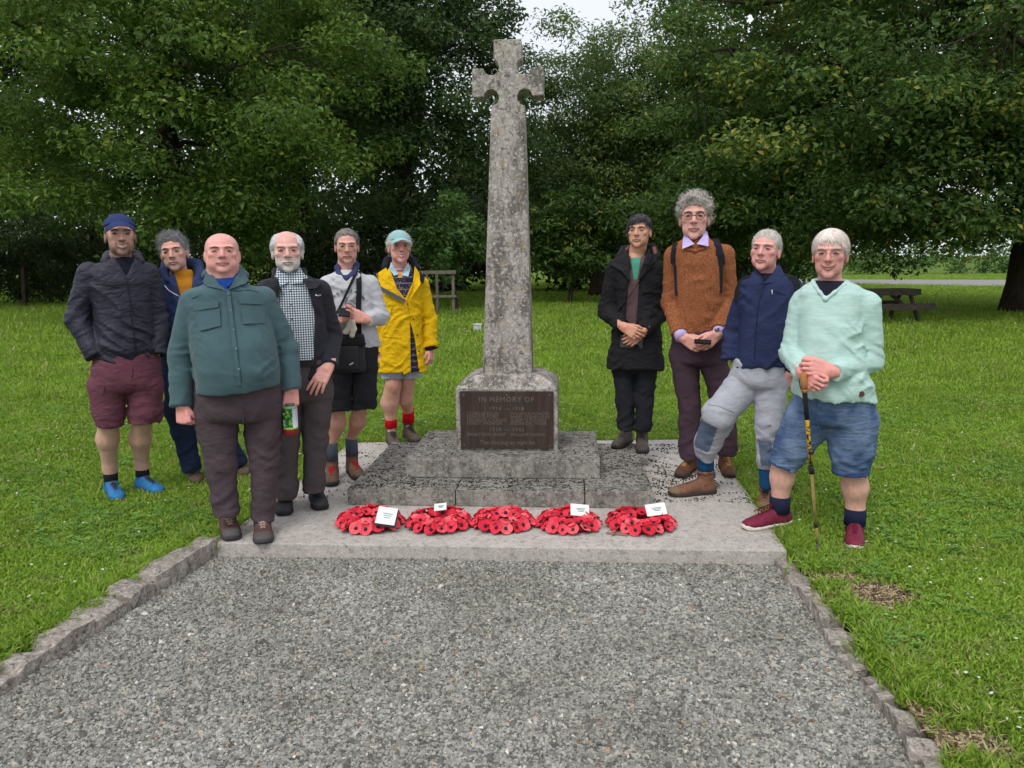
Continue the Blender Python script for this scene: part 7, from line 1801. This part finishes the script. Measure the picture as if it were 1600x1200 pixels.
specs = [((578, 805), 108, -2, 'poppy wreath at the left end, its white card tipped to the front', (604, 806, 30, 22, 1.0)),
         ((686, 806), 108, 3, 'poppy wreath second from the left, of paler crowded petals', (688, 792, 20, 6, 1.2)),
         ((786, 806), 100, 0, 'poppy wreath in the middle of the row, without a card', None),
         ((889, 807), 104, 2, 'poppy wreath second from the right with a white card at its back edge', (906, 797, 30, 16, 1.0)),
         ((1002, 807), 112, -3, 'poppy wreath at the right end with a white card on its right', (1025, 796, 32, 16, 1.0))]
for wi, (c, wpx_, rz, lab, card) in enumerate(specs):
    cg = ground(*c, Z_SLAB + .05); cg.z = Z_SLAB + .001; uw = cg.length / FPX; R = wpx_ * uw / 2 - .030; r = random.Random(90 + wi)
    w = empty('poppy_wreath', cg); tag(w, lab, 'wreath', 'poppy wreaths laid in a row'); w.rotation_euler = (0, 0, math.radians(rz))
    m = MB(); m.smooth = True; nr, ns = 28, 8; rr_ = .034
    for i in range(nr):
        a = 2 * math.pi * i / nr
        for k in range(ns): b = 2 * math.pi * k / ns; m.v.append(((R * .80 + rr_ * math.cos(b)) * math.cos(a), (R * .80 + rr_ * math.cos(b)) * math.sin(a), max(.002, .018 + rr_ * .75 * math.sin(b))))
    for i in range(nr):
        for k in range(ns): i2, k2 = (i + 1) % nr, (k + 1) % ns; m.f.append((i * ns + k, i2 * ns + k, i2 * ns + k2, i * ns + k2))
    m.build('ring', mRing, w)
    for row, (n, rad, z, tilt) in enumerate(((17, R * .84 + .030, .026, .80), (14, R * .84 - .004, .046, .25), (9, R * .80 - .034, .036, -.60))):
        for i in range(n):
            a = 2 * math.pi * (i + .5 * (row % 2)) / n + r.uniform(-.06, .06)
            o = link('poppy', ME_POPPY, w); s_ = r.uniform(.9, 1.2) * (1.05 if wi != 1 else 1.0)
            # tilt the flower outwards
            rot = Matrix.Rotation(a, 3, 'Z') @ Matrix.Rotation(tilt + r.uniform(-.25, .25), 3, 'Y') @ Matrix.Rotation(r.uniform(-.25, .25), 3, 'X') @ Matrix.Rotation(r.uniform(0, 6.28), 3, 'Z')
            o.location = (rad * math.cos(a), rad * math.sin(a), z + r.uniform(-.004, .006)); o.rotation_euler = rot.to_euler(); o.scale = (s_,) * 3
            if not (wi == 1 and row > 0 and i % 2): cn = link('poppy_centre', ME_CENTRE, o); cn.location = (0, 0, .003)
    if card:
        x_, y_, cw_, ch_, tl = card; cc = ground(x_, y_, Z_SLAB + .085); cc = Vector((cc.x, cc.y, Z_SLAB + .085)) - cg
        m = MB(); cwm, chm = cw_ * uw, max(.06, ch_ * uw * 1.5); m.box((0, 0, 0), (cwm, .0025, chm))
        o = m.build('card', mPaper, w, bevel=0)
        o.matrix_local = Matrix.Rotation(math.radians(-rz), 4, 'Z') @ Matrix.Translation(cc) @ Matrix.Rotation(r.uniform(-.35, .35), 4, 'Y') @ Matrix.Rotation(-tl, 4, 'X')
        for k in range(3):
            m = MB(); m.box((cwm * .05, -.002, chm * (.12 - .12 * k)), (cwm * (.5 - .1 * k), .001, .004)); m.build('card_writing', mPrint, o)
        if wi == 0:
            m = MB(); m.box((.006, .006, -.008), (cwm * 1.05, .003, chm * 1.05)); m.build('card_sleeve', mPlas, o)
# little wooden remembrance cross lying on the slab
cx = ground(964, 836, Z_SLAB); cr = empty('small_cross', cx); cr.rotation_euler = (0, 0, math.radians(-20)); tag(cr, 'tiny wooden remembrance cross lying on the slab by the right-hand wreath', 'cross')
mWd = plain('pale_wood', srgb(150, 110, 100), .8)
m = MB(); m.box((0, 0, .006), (.115, .014, .006)); m.build('upright', mWd, cr, bevel=.001)
m = MB(); m.box((-.018, 0, .012), (.014, .062, .005)); m.build('crossbar', mWd, cr, bevel=.001)
o = link('poppy', ME_POPPY, cr); o.scale = (.28,) * 3; o.location = (-.018, 0, .014)
